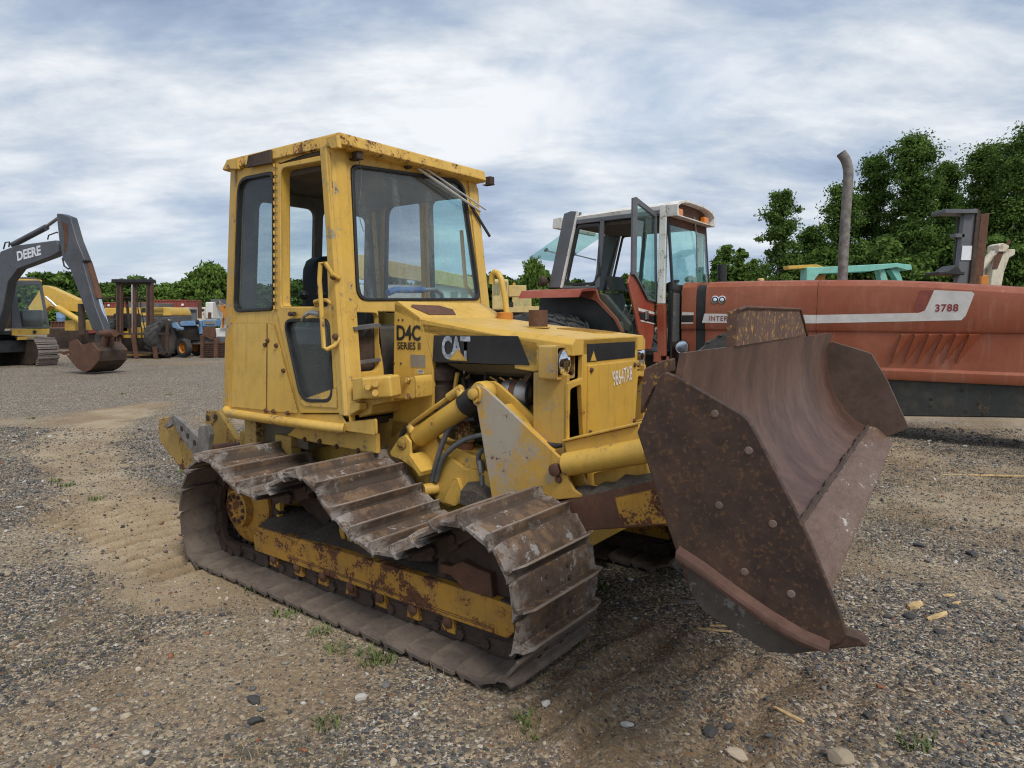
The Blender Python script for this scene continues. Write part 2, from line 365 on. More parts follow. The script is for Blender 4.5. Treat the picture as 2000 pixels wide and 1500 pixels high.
rusty('plug', (.12, .08, .066), (.18, .125, .105), (.10, .06, .045), rough=.8)
rusty('shoe', (.056, .036, .026), (.105, .070, .050), (.18, .115, .07), rough=.72, fleck=.4, white=.30, wcol=(.30, .285, .275), dust=.7, dcol=(.19, .115, .062), scale=1.1, rib=True)
rusty('shoe_low', (.095, .073, .060), (.135, .105, .086), (.19, .145, .11), rough=.8, fleck=.35, dust=.45, dcol=(.18, .145, .11))
rusty('dirt', (.055, .044, .034), (.095, .076, .058), (.27, .24, .20), rough=.95, fleck=.35, scale=1.2, bmp=1)
rusty('engine', (.016, .013, .011), (.03, .024, .02), (.08, .05, .03), rough=.6, fleck=.4)
rusty('guard', (.085, .045, .032), (.12, .065, .045), (.50, .27, .05), rough=.8, fleck=.75, white=0, scale=.55)
plain('black_paint', (.016, .017, .018), .5, var=.3, dirt=.15, dcol=(.07, .07, .065))
plain('rubber', (.018, .018, .019), .55, var=.3)
plain('tyre', (.035, .035, .036), .8, var=.35, scale=5, bmp=.3, dirt=.5, dcol=(.10, .09, .075))
plain('seat', (.012, .013, .015), .6)
plain('seat_grey', (.07, .068, .06), .8, dirt=.4)
plain('interior', (.10, .095, .085), .75, var=.3, dirt=.5)
plain('ceiling', (.075, .062, .05), .85, dirt=.4)
plain('steel', (.42, .42, .43), .32, .9, var=.2, bmp=.05)
plain('wiper_metal', (.55, .55, .54), .4, .3, var=.1, bmp=0)
plain('chrome', (.75, .76, .78), .12, 1, var=.05, bmp=0)
plain('alu', (.30, .30, .30), .45, .7, var=.3, dirt=.4)
plain('pipe_grey', (.20, .185, .17), .75, .2, var=.35, scale=14, bmp=.5, dirt=.4, dcol=(.10, .07, .05))
plain('hose_grey', (.11, .115, .12), .6, dirt=.2)
plain('filter', (.20, .07, .03), .45, dirt=.4)
plain('decal_black', (.012, .013, .015), .42, var=.4, dirt=.25, dcol=(.06, .055, .05))
plain('white_chalk', (.72, .72, .70), .8, var=.1, bmp=0)
plain('decal_white', (.60, .58, .55), .5, var=.10, dirt=.25, dcol=(.40, .34, .28), scale=6)
plain('decal_ghost', (.33, .37, .43), .5, var=.5, scale=30)
plain('decal_red', (.22, .03, .03), .5)
plain('label_grey', (.30, .29, .25), .4, .5, var=.1)
plain('amber', (.65, .19, .01), .25, var=.2)
plain('white_plate', (.7, .72, .75), .5, var=.05)
plain('blue_grip', (.05, .13, .34), .5)
plain('hood_rust_ghost', (.23, .055, .035), .45)
plain('wood', (.52, .36, .17), .8, var=.35, scale=20, bmp=.5)
plain('olive', (.10, .085, .05), .6, dirt=.4)
glass('glass_front', (.95, .98, .98), .055, (.62, .65, .64), .13)
glass('glass_side', (.74, .79, .81), .06, (.42, .44, .44), .06, .8)
glass('glass_teal', (.72, .92, .90), .02, (.45, .58, .56), .05)
glass('glass_clear', (.92, .97, .96), .01, (.5, .55, .53), .05)
glass('glass_dark', (.70, .76, .76), .20, (.42, .46, .45), .12)
# ------------------------------------------------------------------ ground
DZ = Fr(-.22543, 4.19617, radians(-37.07))
TR = Fr(0, 0, radians(-36)); TR.o = V((2.27, 10.1, 0))+TR.n*.8
def vnoise(x, y, s, seed=0):
    r = np.random.default_rng(seed); t = r.random((64, 64)); X, Y = x*s, y*s
    xi, yi = np.floor(X).astype(int), np.floor(Y).astype(int); fx, fy = X-xi, Y-yi
    fx, fy = fx*fx*(3-2*fx), fy*fy*(3-2*fy)
    g = lambda i, j: t[(xi+i) % 64, (yi+j) % 64]
    return (g(0, 0)*(1-fx)+g(1, 0)*fx)*(1-fy)+(g(0, 1)*(1-fx)+g(1, 1)*fx)*fy
def fbm(x, y, s, seed=0, o=4):
    return sum(vnoise(x, y, s*2**i, seed+i)*.5**i for i in range(o))/sum(.5**i for i in range(o))
def seg_dist(x, y, pts):
    d = np.full(x.shape, 1e9)
    for a, b in zip(pts[:-1], pts[1:]):
        vx, vy = b[0]-a[0], b[1]-a[1]; t = np.clip(((x-a[0])*vx+(y-a[1])*vy)/(vx*vx+vy*vy), 0, 1)
        d = np.minimum(d, np.hypot(x-a[0]-t*vx, y-a[1]-t*vy))
    return d
def ss(x, a, b):
    t = np.clip((x-a)/(b-a), 0, 1); return t*t*(3-2*t)
PATH = [ground(*p)[:2] for p in ((310, 783), (235, 806), (172, 845), (155, 895), (205, 950), (285, 1010), (350, 1070), (380, 1130))]
def dloc(x, y):
    rx, ry = x-DZ.o.x, y-DZ.o.y; return rx*DZ.d.x+ry*DZ.d.y, rx*DZ.n.x+ry*DZ.n.y
def rutmask(x, y):
    lx, ly = dloc(x, y); wob = (fbm(x, y, 2.0, 5)-.5)*.25
    rear = ss(lx, -3.7, -2.9)*ss(lx, -1.15, -1.45)*ss(np.abs(ly+.92+wob), .52, .36)
    front = ss(lx, 1.05, 1.3)*ss(lx, 2.7, 2.0)*ss(np.abs(ly+.75+wob), .75, .5)*(.6+.4*ss(fbm(x, y, 1.6, 8), .4, .6))
    return rear, front, lx
def gheight(x, y):
    rear, front, lx = rutmask(x, y); j = (fbm(x, y, 3, 9)-.5)*.10
    tri = np.abs(((lx+j)/.1556) % 1-.5)*2
    tf = np.abs(((lx+j*2.5)/.21) % 1-.5)*2
    near = ss(np.hypot(x-DZ.o.x, y-DZ.o.y), 1.2, 3.2); far = ss(y, 14, 40)
    h = (fbm(x, y, .45, 2)-.5)*.09*near + (fbm(x, y, 3, 3)-.5)*.022 + (fbm(x, y, 14, 13, 3)-.5)*.010
    h = h*(1-far*.5)
    return h + rear*(tri**.8*.085-.055) + front*(tf**.8*.06-.035)
def masks(x, y):
    path = ss(seg_dist(x, y, PATH)+(fbm(x, y, 2.2, 21)-.5)*.45, .55, .20)
    rear, front, lx = rutmask(x, y)
    n = fbm(x, y, .9, 31); n2 = fbm(x, y, 2.6, 41)
    right = ss(x, 2.6, 4.0)*ss(y, 3.6, 4.6)*ss(y, 16, 9)
    leftband = ss(y, 10.5, 13)*ss(y, 24, 20)*ss(x, 0, -4)
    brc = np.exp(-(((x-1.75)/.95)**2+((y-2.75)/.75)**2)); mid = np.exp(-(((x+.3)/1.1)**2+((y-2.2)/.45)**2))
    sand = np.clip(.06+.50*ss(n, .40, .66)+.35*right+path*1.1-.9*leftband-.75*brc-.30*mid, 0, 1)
    sand = np.clip(np.maximum(sand, .85*rear), 0, 1)
    tr_ = np.abs(((lx+(fbm(x, y, 3, 9)-.5)*.10)/.1556) % 1-.5)*2
    damp_rutshade = np.clip(front*.85+rear*(.12+1.1*ss(tr_, .70, .15))+.40*ss(n2, .55, .75)*(1-path), 0, 1)  # damp brown soil; rear rut troughs also get their shade as darker colour
    weed = np.clip(ss(fbm(x, y, 1.3, 51), .56, .72)*(1-path)+right*.45*ss(n2, .35, .65), 0, 1)
    return sand, damp_rutshade, weed
def graded(lo, hi, f0, f1, fine, grow=1.09):
    a = list(np.arange(f0, f1+1e-6, fine)); s = fine
    while a[-1] < hi: s = min(s*grow, 30); a.append(a[-1]+s)
    s = fine
    while a[0] > lo: s = min(s*grow, 30); a.insert(0, a[0]-s)
    return np.array(a)
gx = graded(-450, 450, -4.2, 4.6, .03); gy = graded(-40, 700, 1.6, 6.6, .027)
X, Y = np.meshgrid(gx, gy); Zg = gheight(X, Y)
co = np.stack([X, Y, Zg], -1).reshape(-1, 3); ny, nx = X.shape
idx = np.arange(ny*nx).reshape(ny, nx)
quads = np.stack([idx[:-1, :-1], idx[:-1, 1:], idx[1:, 1:], idx[1:, :-1]], -1).reshape(-1, 4)
def fastmesh(name, co, polys, k, mat, smooth=True):
    me = bpy.data.meshes.new(name); me.vertices.add(len(co)); me.vertices.foreach_set('co', np.ascontiguousarray(co, np.float32).ravel())
    me.loops.add(polys.size); me.loops.foreach_set('vertex_index', polys.ravel().astype(np.int32))
    me.polygons.add(len(polys)); me.polygons.foreach_set('loop_start', np.arange(0, polys.size, k, dtype=np.int32))
    me.update(calc_edges=True)
    if smooth: me.polygons.foreach_set('use_smooth', np.ones(len(polys), bool))
    me.materials.append(MAT[mat]); return me
def setcol(me, name, rgb):
    a = me.color_attributes.new(name, 'FLOAT_COLOR', 'POINT')
    a.data.foreach_set('color', np.concatenate([rgb, np.ones((len(rgb), 1))], 1).astype(np.float32).ravel())
m, nt, b, P, _ = newmat('ground')
at = nn(nt, 'ShaderNodeVertexColor'); at.layer_name = 'mask'
sp = nn(nt, 'ShaderNodeSeparateColor'); L(nt, at.outputs[0], sp.inputs[0])
def voro(nt, P, s, feat='F1'):
    v = nn(nt, 'ShaderNodeTexVoronoi', feature=feat); L(nt, P, v.inputs['Vector']); v.inputs['Scale'].default_value = s; return v
def pebcol(v):
    s = nn(nt, 'ShaderNodeSeparateColor'); L(nt, v.outputs['Color'], s.inputs[0])
    r = nn(nt, 'ShaderNodeValToRGB'); r.color_ramp.interpolation = 'CONSTANT'; L(nt, s.outputs[0], r.inputs[0])
    e = r.color_ramp.elements; e[0].position = 0; e[0].color = (.05, .051, .054, 1); e[1].position = .30; e[1].color = (.125, .123, .122, 1)
    for p, c in ((.48, (.25, .195, .135)), (.64, (.40, .315, .21)), (.80, (.165, .125, .082)), (.90, (.50, .46, .39)), (.97, (.22, .10, .055))): q = e.new(p); q.color = (*c, 1)
    return r.outputs[0], s.outputs[1]
va, vb = voro(nt, P, 62), voro(nt, P, 130)
ca, ra = pebcol(va); cbb, rb = pebcol(vb)
grav = mixc(nt, sstep(nt, ra, .45, .5), cbb, ca)
sandc = mixc(nt, sstep(nt, noise(nt, P, 2.2, 6, .6), .35, .65), (.365, .275, .17), (.45, .355, .235))
sandc = mixc(nt, val(nt, 'MULTIPLY', sstep(nt, noise(nt, P, 180, 3, .7), .45, .7), .5), sandc, (.12, .092, .062))
sm = val(nt, 'ADD', sp.outputs[0], val(nt, 'MULTIPLY', val(nt, 'SUBTRACT', noise(nt, P, 26, 6, .7), .5), 1.5))
c = mixc(nt, val(nt, 'MULTIPLY', sstep(nt, sm, .05, 1.05), .86), grav, sandc)
c = mixc(nt, val(nt, 'MULTIPLY', sp.outputs[1], .60), c, (.17, .105, .052))
wm = val(nt, 'MULTIPLY', sp.outputs[2], sstep(nt, noise(nt, P, 11, 7, .72), .46, .66))
c = mixc(nt, val(nt, 'MULTIPLY', wm, .75), c, (.062, .058, .032))
c = mixc(nt, val(nt, 'MULTIPLY', val(nt, 'MULTIPLY', sstep(nt, noise(nt, P, .8, 5, .6, off=(5, 5, 0)), .42, .66), sstep(nt, sp.outputs[0], .08, .32)), .62), c, (.215, .145, .08))
c = mixc(nt, val(nt, 'MULTIPLY', sstep(nt, noise(nt, P, 3.5, 7, .75, off=(2, 8, 0)), .48, .70), .45), c, (.105, .078, .046))
L(nt, c, b.inputs['Base Color']); b.inputs['Roughness'].default_value = .92; b.inputs['Specular IOR Level'].default_value = .25
hh = val(nt, 'ADD', val(nt, 'MULTIPLY', val(nt, 'SUBTRACT', 1.0, va.outputs['Distance']), .6), val(nt, 'MULTIPLY', noise(nt, P, 90, 5, .7), .8))
bump(nt, b, hh, .75, .010)
gme = fastmesh('ground', co, quads, 4, 'ground')
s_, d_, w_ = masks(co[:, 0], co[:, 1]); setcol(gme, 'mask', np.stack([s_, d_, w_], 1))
GROUND = bpy.data.objects.new('ground', gme); COL.objects.link(GROUND); GROUND['kind'] = 'structure'
GROUND['label'] = 'sandy gravel yard with track prints and weeds'

# ------------------------------------------------------------------ bulldozer
SIDE, FRONT = ((0, 1, -.029), -.729), ((1, 0, .11), -.258)
def S(x, y, off=0): p = DZ.on(x, y, *SIDE); p.y -= off; return p
def FW(x, y, off=0): p = DZ.on(x, y, *FRONT); p.x += off; return p
def z1(x, y): return 420+x/3.5714, 240+y/3.5714
def z2(x, y): return 420+x/3.5714, 560+y/3.5714
def z3(x, y): return 720+x/3.3333, 560+y/3.3333
D = thing('bulldozer', 'yellow crawler bulldozer with rusty raised blade and glazed cab', 'bulldozer', DZ)

# --- tracks
OUT = [(1.122, .125), (.98, .04), (.80, .028), (-1.22, .028), (-1.36, .05), (-1.47, .12), (-1.507, .27), (-1.50, .386), (-1.454, .525), (-1.328, .669), (-1.145, .712), (-.987, .640), (-.824, .580), (-.65, .580),
       (-.50, .655), (-.387, .719), (-.26, .745), (-.17, .715), (-.086, .649), (.056, .564), (.213, .482), (.358, .462), (.51, .515), (.65, .61), (.774, .681), (.86, .692), (.95, .668), (1.081, .581), (1.148, .427), (1.150, .263)]
def resample(pts, step):
    P_ = [np.array(p) for p in pts]+[np.array(pts[0])]; fine = []
    n = len(pts)
    for i in range(n):
        p0, p1, p2, p3 = (np.array(pts[(i+k) % n]) for k in (-1, 0, 1, 2))
        for t in np.linspace(0, 1, 24, endpoint=False):
            fine.append(.5*((2*p1)+(-p0+p2)*t+(2*p0-5*p1+4*p2-p3)*t*t+(-p0+3*p1-3*p2+p3)*t**3))
    fine = np.array(fine+[fine[0]]); s = np.r_[0, np.cumsum(np.hypot(*np.diff(fine, axis=0).T))]
    N = int(round(s[-1]/step)); q = np.linspace(0, s[-1], N, endpoint=False)
    return np.stack([np.interp(q, s, fine[:, 0]), np.interp(q, s, fine[:, 1])], 1)
loop = resample(OUT, .1556)
def shoe_mesh(name, mat, var):
    r = random.Random(var); mb = MB(); nseg = 9; secs = []
    prof = [(-.084, .004), (-.076, .010), (-.02, .007), (.036, .004), (.041, .010), (.0445, .050), (.0545, .052), (.060, .010), (.066, .002), (.080, -.006), (.092, -.016),
            (.092, -.026), (.072, -.014), (-.02, -.008), (-.074, -.004), (-.084, -.006)]
    for k in range(nseg+1):
        y = -.3175+.635*k/nseg; e = max(0, (abs(y)-.285)/.0325); bend = r.uniform(-.0015, .0015)*(1 if 0 < k < nseg else 2)
        secs.append([(x*(1-.16*e) if x > 0 or True else x, y, z+bend-(.010*e if z > .02 else 0)) for x, z in prof])
    mb.loft(secs)
    me = mb.mesh(name); me.materials.append(MAT[mat]); return me
shoe_hi = [shoe_mesh('track_shoe', 'shoe', i) for i in range(4)]; shoe_lo = [shoe_mesh('track_shoe', 'shoe_low', 9+i) for i in range(3)]
for me in shoe_hi+shoe_lo:
    me.polygons.foreach_set('use_smooth', [True]*len(me.polygons)); me.set_sharp_from_angle(angle=radians(30))
for sgn in (-1, 1):
    yc = sgn*.8175
    ch = MB()
    n = len(loop)
    for i in range(n):
        p, q, o_ = loop[i], loop[(i+1) % n], loop[i-1]; t = (q-o_)/np.hypot(*(q-o_)); nr = np.array([-t[1], t[0]])
        c = p-nr*.055
        for dy in (-.085, .085):
            ch.obox((c[0], yc+dy+(.012 if i % 2 else 0), c[1]), (t[0]*.085, 0, t[1]*.085), (0, .018, 0), (nr[0]*.038, 0, nr[1]*.038))
        b0 = p-nr*.055-t*.078
        ch.tube([(b0[0], yc-.115, b0[1]), (b0[0], yc+.115, b0[1])], .026, 8)
        if sgn < 0 and p[0] > 1.0 and p[1] < .5:
            for dy in (-.085, .085):
                for ds in (-.035, .02):
                    b1 = p+t*ds; ch.bolt((b1[0], yc+dy, b1[1]), (nr[0], 0, nr[1]), .012, .012)
    trk = ch.build('track', 'rust_dark', D, smooth=False)
    for i in range(n):
        p, q, o_ = loop[i], loop[(i+1) % n], loop[i-1]; t = (q-o_)/np.hypot(*(q-o_))
        nr = np.array([-t[1], t[0]])        # outward
        low = p[1] < .20 or (p[0] < -1.2 and p[1] < .6)
        me = random.choice(shoe_lo if low else shoe_hi)
        o = bpy.data.objects.new('track_shoe', me); COL.objects.link(o); o.parent = trk
        tt = V((t[0], 0, t[1])); nn_ = V((nr[0], 0, nr[1])); yy = nn_.cross(tt)
        M_ = Matrix((tt, yy, nn_)).transposed().to_4x4(); M_.translation = V((p[0], yc+random.uniform(-.004, .004), p[1])); o.matrix_local = M_
        o.rotation_euler.rotate_axis('Y', random.uniform(-.035, .035)) if not low else None
    # roller frame
    y0, y1 = (yc-.132, yc+.12) if sgn < 0 else (yc-.12, yc+.132)
    yo = -.95 if sgn < 0 else .95; s_ = -sgn
    f = MB()
    f.prism([(-.98, yo, .142), (.975, yo, .158), (1.015, yo, .20), (1.015, yo, .315), (.90, yo, .318), (.2, yo, .318), (-.80, yo, .300), (-.93, yo, .30), (-.99, yo, .24)], (0, s_*.05, 0))
    f.prism([(-.98, yo+s_*.05, .15), (1.0, yo+s_*.05, .165), (1.0, yo+s_*.05, .30), (-.93, yo+s_*.05, .29)], (0, s_*.20, 0))
    f.box(-.6, .9, yo-.004, yo+.03*s_, .176, .184)
    f.build('track_frame', 'yellow_track', D, bevel=.006)
    dm = MB(); secs = []
    for k in range(15):
        x = -.95+k*.125; a = .03*sin(k*1.7)+.02*cos(k*3.1)
        secs.append([(x, yo+s_*.012, .300), (x, yo+s_*.10, .33+a*.6), (x, yo+s_*.22, .36+a), (x, yo+s_*.40, .33), (x, yo+s_*.40, .2), (x, yo+s_*.012, .2)])
    if sgn < 0: dm.loft(secs); dm.build('packed_dirt', 'dirt', D)
    rg = MB(); rg.prism([(-.98, yo+s_*.035, .15), (.98, yo+s_*.035, .165), (1.02, yo+s_*.035, .10), (.95, yo+s_*.035, .062), (-.90, yo+s_*.035, .062), (-.98, yo+s_*.035, .10)], (0, s_*.02, 0))
    rg.build('roller_guard', 'rust_dark', D, bevel=.004)
    for k in range(7):
        x = -.80+k*.235; r = MB(); r.prism([(x-.03, yo+s_*.012, .155), (x+.03, yo+s_*.012, .155), (x+.045, yo+s_*.012, .075), (x-.05, yo+s_*.012, .075)], (0, s_*.03, 0))
        rb_ = r.build('roller_bracket', 'yellow_track', D, bevel=.005)
        r = MB(); r.lathe([(.028, 0), (.03, .008), (.012, .02), (.008, .021)], (x, yo+s_*.013, .128), (0, -s_, 0), 12); r.build('roller_bolt', 'rust', rb_)
        r = MB(); r.lathe([(.07, 0), (.085, .02), (.07, .03), (.07, .14), (.085, .15), (.07, .17)], (x, yc-.085, .13), (0, 1, 0), 16); r.build('track_roller', 'rust_dark', D)
    # sprocket and final drive
    sp_ = MB(); SC = (-1.17, .372); pts = []
    for k in range(26):
        a = 2*pi*k/26
        for da, rr in ((-.07, .255), (-.03, .30), (.03, .30), (.07, .255)): pts.append((SC[0]+cos(a+da)*rr, yc-.03, SC[1]+sin(a+da)*rr))
    sp_.prism(pts, (0, .06, 0)); sp_.build('sprocket', 'rust_dark', D, bevel=.004)
    hb = MB(); hb.lathe([(.235, 0), (.235, .02), (.20, .045), (.12, .06), (.115, .10), (.10, .108), (.098, .095), (.02, .098)], (SC[0], yc-sgn*(-.03), SC[1]), (0, sgn, 0), 30)
    hbo = hb.build('final_drive_hub', 'yellow_track', D)
    bt = MB()
    for k in range(10): bt.bolt((SC[0]+.078*cos(k*2*pi/10), yc+sgn*.128, SC[1]+.078*sin(k*2*pi/10)), (0, sgn, 0), .012, .016)
    bt.build('hub_bolts', 'rust', hbo)
    dr = MB(); dr.lathe([(.02, 0), (.16, .005), (.19, .05), (.20, .30), (.15, .34)], (SC[0], yc+sgn*(-.36), SC[1]), (0, sgn, 0), 24); dr.build('final_drive', 'yellow_worn', D)
    # yellow casting plate beside the sprocket
    cs = MB(); cs.prism(fillet([(-1.17, yc+sgn*.02, .60), (-.95, yc+sgn*.02, .60), (-.86, yc+sgn*.02, .42), (-.92, yc+sgn*.02, .20), (-1.08, yc+sgn*.02, .18), (-1.14, yc+sgn*.02, .40)], .05), (0, -sgn*.03, 0)); cs.build('sprocket_guard', 'yellow_worn', D, bevel=.004)
    # idler
    idl = MB(); idl.lathe([(.05, -.02), (.07, .0), (.22, .015), (.235, .0), (.275, .0), (.285, .03), (.275, .07), (.295, .085), (.275, .10), (.285, .14), (.275, .17), (.235, .17), (.22, .155), (.07, .17), (.05, .19)], (.79, yc-.085, .36), (0, 1, 0), 36)
    idl.build('idler_wheel', 'rust_dark', D)
    ib = MB(); ib.prism([(.62, yo+s_*.01, .40), (.70, yo+s_*.01, .445), (.80, yo+s_*.01, .43), (.87, yo+s_*.01, .425), (.885, yo+s_*.01, .30), (.80, yo+s_*.01, .27), (.72, yo+s_*.01, .31), (.63, yo+s_*.01, .36)], (0, s_*.09, 0))
    ib.box(.55, .72, yo+s_*.02, yo+s_*.06, .355, .40); ib.build('idler_bracket', 'rust', D, bevel=.008)
    fb = MB(); fb.prism([(.90, yo-.006*s_*-1, .315), (1.03, yo, .33), (1.055, yo, .27), (1.04, yo, .20), (.93, yo, .19)], (0, s_*.22, 0)); fb.build('frame_nose', 'rust_dark', D, bevel=.01)
    # carrier roller, recoil spring, links
    cr = MB(); cr.lathe([(.03, -.06), (.06, -.05), (.075, 0), (.075, .16), (.06, .2)], (-.26, yc-.08, .60), (0, 1, 0), 18); cr.box(-.30, -.22, yc-.02, yc+.2, .3, .60); cr.build('carrier_roller', 'rust_dark', D)
    spg = MB(); pts = []
    for k in range(8*14+1): a = 2*pi*k/14; pts.append((-.30+.053*k/14, yo+s_*.20+.088*cos(a), .375+.088*sin(a)))
    spg.tube(pts, .020, 7); spg.build('recoil_spring', 'yellow_worn', D)
    ar = MB(); ar.bar((-.95, yo+s_*.25, .55), (-.55, yo+s_*.25, .34), .05, .13); ar.build('recoil_arm', 'rust_dark', D, bevel=.005); ar = MB(); ar.bar((.2, yo+s_*.2, .40), (.75, yo+s_*.2, .36), .06, .06); ar.build('recoil_rod', 'rust_dark', D, bevel=.005)

# --- chassis
c = MB(); c.prism([(-1.9, -.40, .45), (-1.9, -.40, .80), (-1.6, -.40, .95), (-.2, -.40, .95), (.05, -.40, .86), (.34, -.40, .80), (.75, -.40, .66), (.9, -.40, .50), (.9, -.40, .32), (-1.5, -.40, .30)], (0, .80, 0)); c.build('main_frame', 'yellow_worn', D, bevel=.01)
c = MB(); c.prism([S(556, 838, -.08), DZ.Y(735, 848, -.62), DZ.Y(736, 886, -.62), DZ.Y(600, 862, -.62), DZ.Y(560, 850, -.62)], (0, .03, 0)); c.build('fender_plate', 'yellow_worn', D, bevel=.004)
for px in ((596, 858), (625, 862), (658, 872), (700, 880)):
    c = MB(); c.bolt(DZ.Y(px[0], px[1], -.62), (0, -1, 0), .014, .014); c.build('bolt', 'rust', D)
c = MB(); c.box(-1.62, -.36, -.66, .66, .93, .97); c.build('cab_floor', 'rust_dark', D)
c = MB(); c.box(-1.60, -.9, -.60, .60, .72, .90); c.build('rear_body', 'olive', D, bevel=.01)
c = MB(); c.box(-1.52, -1.38, -.66, -.58, .62, .93); c.box(-1.20, -1.02, -.64, -.56, .66, .80); c.build('cab_mount', 'yellow_hitch', D, bevel=.006)

# --- cab sides
def edge(z): return V((-.258-.11*z, -.729+.029*z, z))
def offs(pts, d): return [V((p[0], p[1]-d, p[2])) for p in pts]
cab_outer = [S(455, 330), edge(2.56), edge(.925), S(585, 824), S(447, 809), S(440, 700)]
win_rear = fillet([S(*z1(163, 385)), S(*z1(410, 336)), S(*z1(413, 1308)), S(*z1(133, 1322))], [.10, .05, .05, .07])
door_out = [S(*z1(440, 282)), S(*z1(808, 203)), S(*z2(884, 893)), S(*z2(600, 893)), S(*z2(436, 190))]
win_door = fillet([S(*z1(462, 318)), S(*z1(772, 262)), S(*z1(797, 1284)), S(*z1(466, 1284))], [.06, .03, .03, .03])
win_low = fillet([S(*z2(488, 226)), S(*z2(806, 222)), S(*z2(840, 806)), S(*z2(612, 806))], [.08, .06, .08, .10])
def seal(loop, w, d0, d1, parent, name='seal', mat='rubber', flip=False):
    o = MB(); L0 = offs(loop, d0); Li = inset(L0, w)
    if flip: L0, Li = mir(L0), mir(Li)
    o.panel(L0, [Li], (0, (d0-d1) if not flip else -(d0-d1), 0)); return o.build(name, mat, parent, bevel=.004)
def pane(loop, d, mat, parent, flip=False, name='window_pane'):
    o = MB(); l = offs(loop, d); l = mir(l) if flip else l
    o.prism(l, (0, .005 if not flip else -.005, 0)); return o.build(name, mat, parent, smooth=False)
for fl in (False, True):
    f = (lambda q: mir(q)) if fl else (lambda q: q)
    th = (0, .045, 0) if not fl else (0, -.045, 0)
    c = MB(); c.panel(f(cab_outer), [f(win_rear), f(inset(door_out, .004))], th); side = c.build('cab_side', 'yellow', D, bevel=.006)
    seal(win_rear, .022, .010, -.03, side, flip=fl); pane(win_rear, -.012, 'glass_side', side, flip=fl)
    c = MB(); c.panel(f(offs(inset(door_out, .010), .010)), [f(offs(win_door, .010)), f(offs(win_low, .010))], (0, .045 if not fl else -.045, 0)); door = c.build('door', 'yellow', D, bevel=.006)
    if fl: pane(inset(win_door, -.01), -.012, 'glass_teal', door, flip=True)
    seal(win_low, .022, .020, -.03, door, flip=fl); pane(win_low, -.012, 'glass_dark', door, flip=fl)
    if fl: seal(win_door, .025, .018, -.03, door, flip=True)
    else:
        c = MB(); c.panel(win_door, [inset(win_door, .004)], (0, .06, 0)); c.build('window_reveal', 'yellow_worn', door)
        h = MB(); a, b_ = S(*z2(655, 240), .05), S(*z2(715, 180), .055); h.tube([a, (a+b_)/2+V((0, -.012, .005)), b_, S(*z2(780, 190), .05)], [.008, .010, .014, .016], 10)
        h.tube([S(*z2(760, 190), .06), S(*z2(760, 190), .0)], .016, 12); h.build('door_handle', 'steel', door)
        h = MB(); h.tube([S(*z2(550, 190), .03), S(*z2(590, 190), .035)], .014, 8); h.tube([S(*z2(570, 190), .05), S(*z2(570, 190), .0)], .009, 8); h.build('lock_barrel', 'rust_dark', door)
        h = MB(); pts = [S(*z2(705, 130), .0), S(*z2(715, 105), .02), S(*z2(760, 92), .02), S(*z2(800, 95), .02), S(*z2(815, 120), 0)]; h.tube(pts, .012, 8); h.build('inside_grip', 'yellow_worn', door)
        h = MB(); h.panel([S(*z2(598, 792), .012), S(*z2(862, 700), .012), S(*z2(866, 846), .012), S(*z2(640, 832), .012)], [], (0, -.004, 0)); h.build('patch_plate', 'yellow_worn', door)
# hinge of the near door
hg = MB()
for k in range(20):
    zz = 285+k*52; a, b_ = S(*z1(423, zz), .012), S(*z1(425, zz+30), .012); hg.tube([a, b_], .0065, 8)
    hg.obox((a+b_)/2+V((.02, .008, 0)), (.022, 0, 0), (0, .003, 0), (0, 0, .016))
hg.build('door_hinge', 'yellow_worn', D)
# bolted lower panels
for q in ([z2(138, 250), z2(370, 250), z2(366, 862), z2(120, 838)], [z2(376, 250), z2(418, 262), z2(586, 884), z2(372, 866)]):
    c = MB(); c.prism([S(*p, .006) for p in q], (0, -.004, 0)); c.build('side_panel', 'yellow', D, bevel=.003)
for p in ((362, 405), (440, 410), (490, 585), (380, 375), (420, 868), (520, 880), (368, 862)):
    c = MB(); c.bolt(S(*z2(*p), .012), (0, -1, 0), .013, .012); c.build('bolt', 'rust', D)
c = MB(); c.tube([S(445, 800, .01), S(452, 806, .02), S(560, 822, .02), S(668, 836, .02), S(674, 837, 0)], .031, 14); c.build('side_rail', 'yellow_worn', D)
c = MB(); c.prism(fillet([S(*z2(880, 948), .0), S(*z2(1114, 922), .0), S(*z2(1118, 1036), .0), S(*z2(890, 1004), .0)], .015), (0, .02, 0)); c.build('rail_bracket', 'yellow_worn', D, bevel=.004)
# grab rail by the pillar
pts = [S(*z1(865, 1085), 0), S(*z1(868, 1060), .05), S(*z1(845, 985), .075), S(*z1(815, 985), .08), S(*z1(808, 1100), .08), S(*z2(828, 260), .08), S(*z2(838, 420), .08), S(*z2(850, 435), .07), S(*z2(872, 410), .04), S(*z2(876, 355), 0)]
c = MB(); c.tube(pts, .0135, 12); gr = c.build('grab_rail', 'yellow_worn', D)
c = MB(); c.bolt(S(*z1(858, 1075), .03), (0, -1, 0), .018, .015); c.bolt(S(*z2(872, 350), .03), (0, -1, 0), .018, .015); c.build('rail_bolt', 'rust', gr)

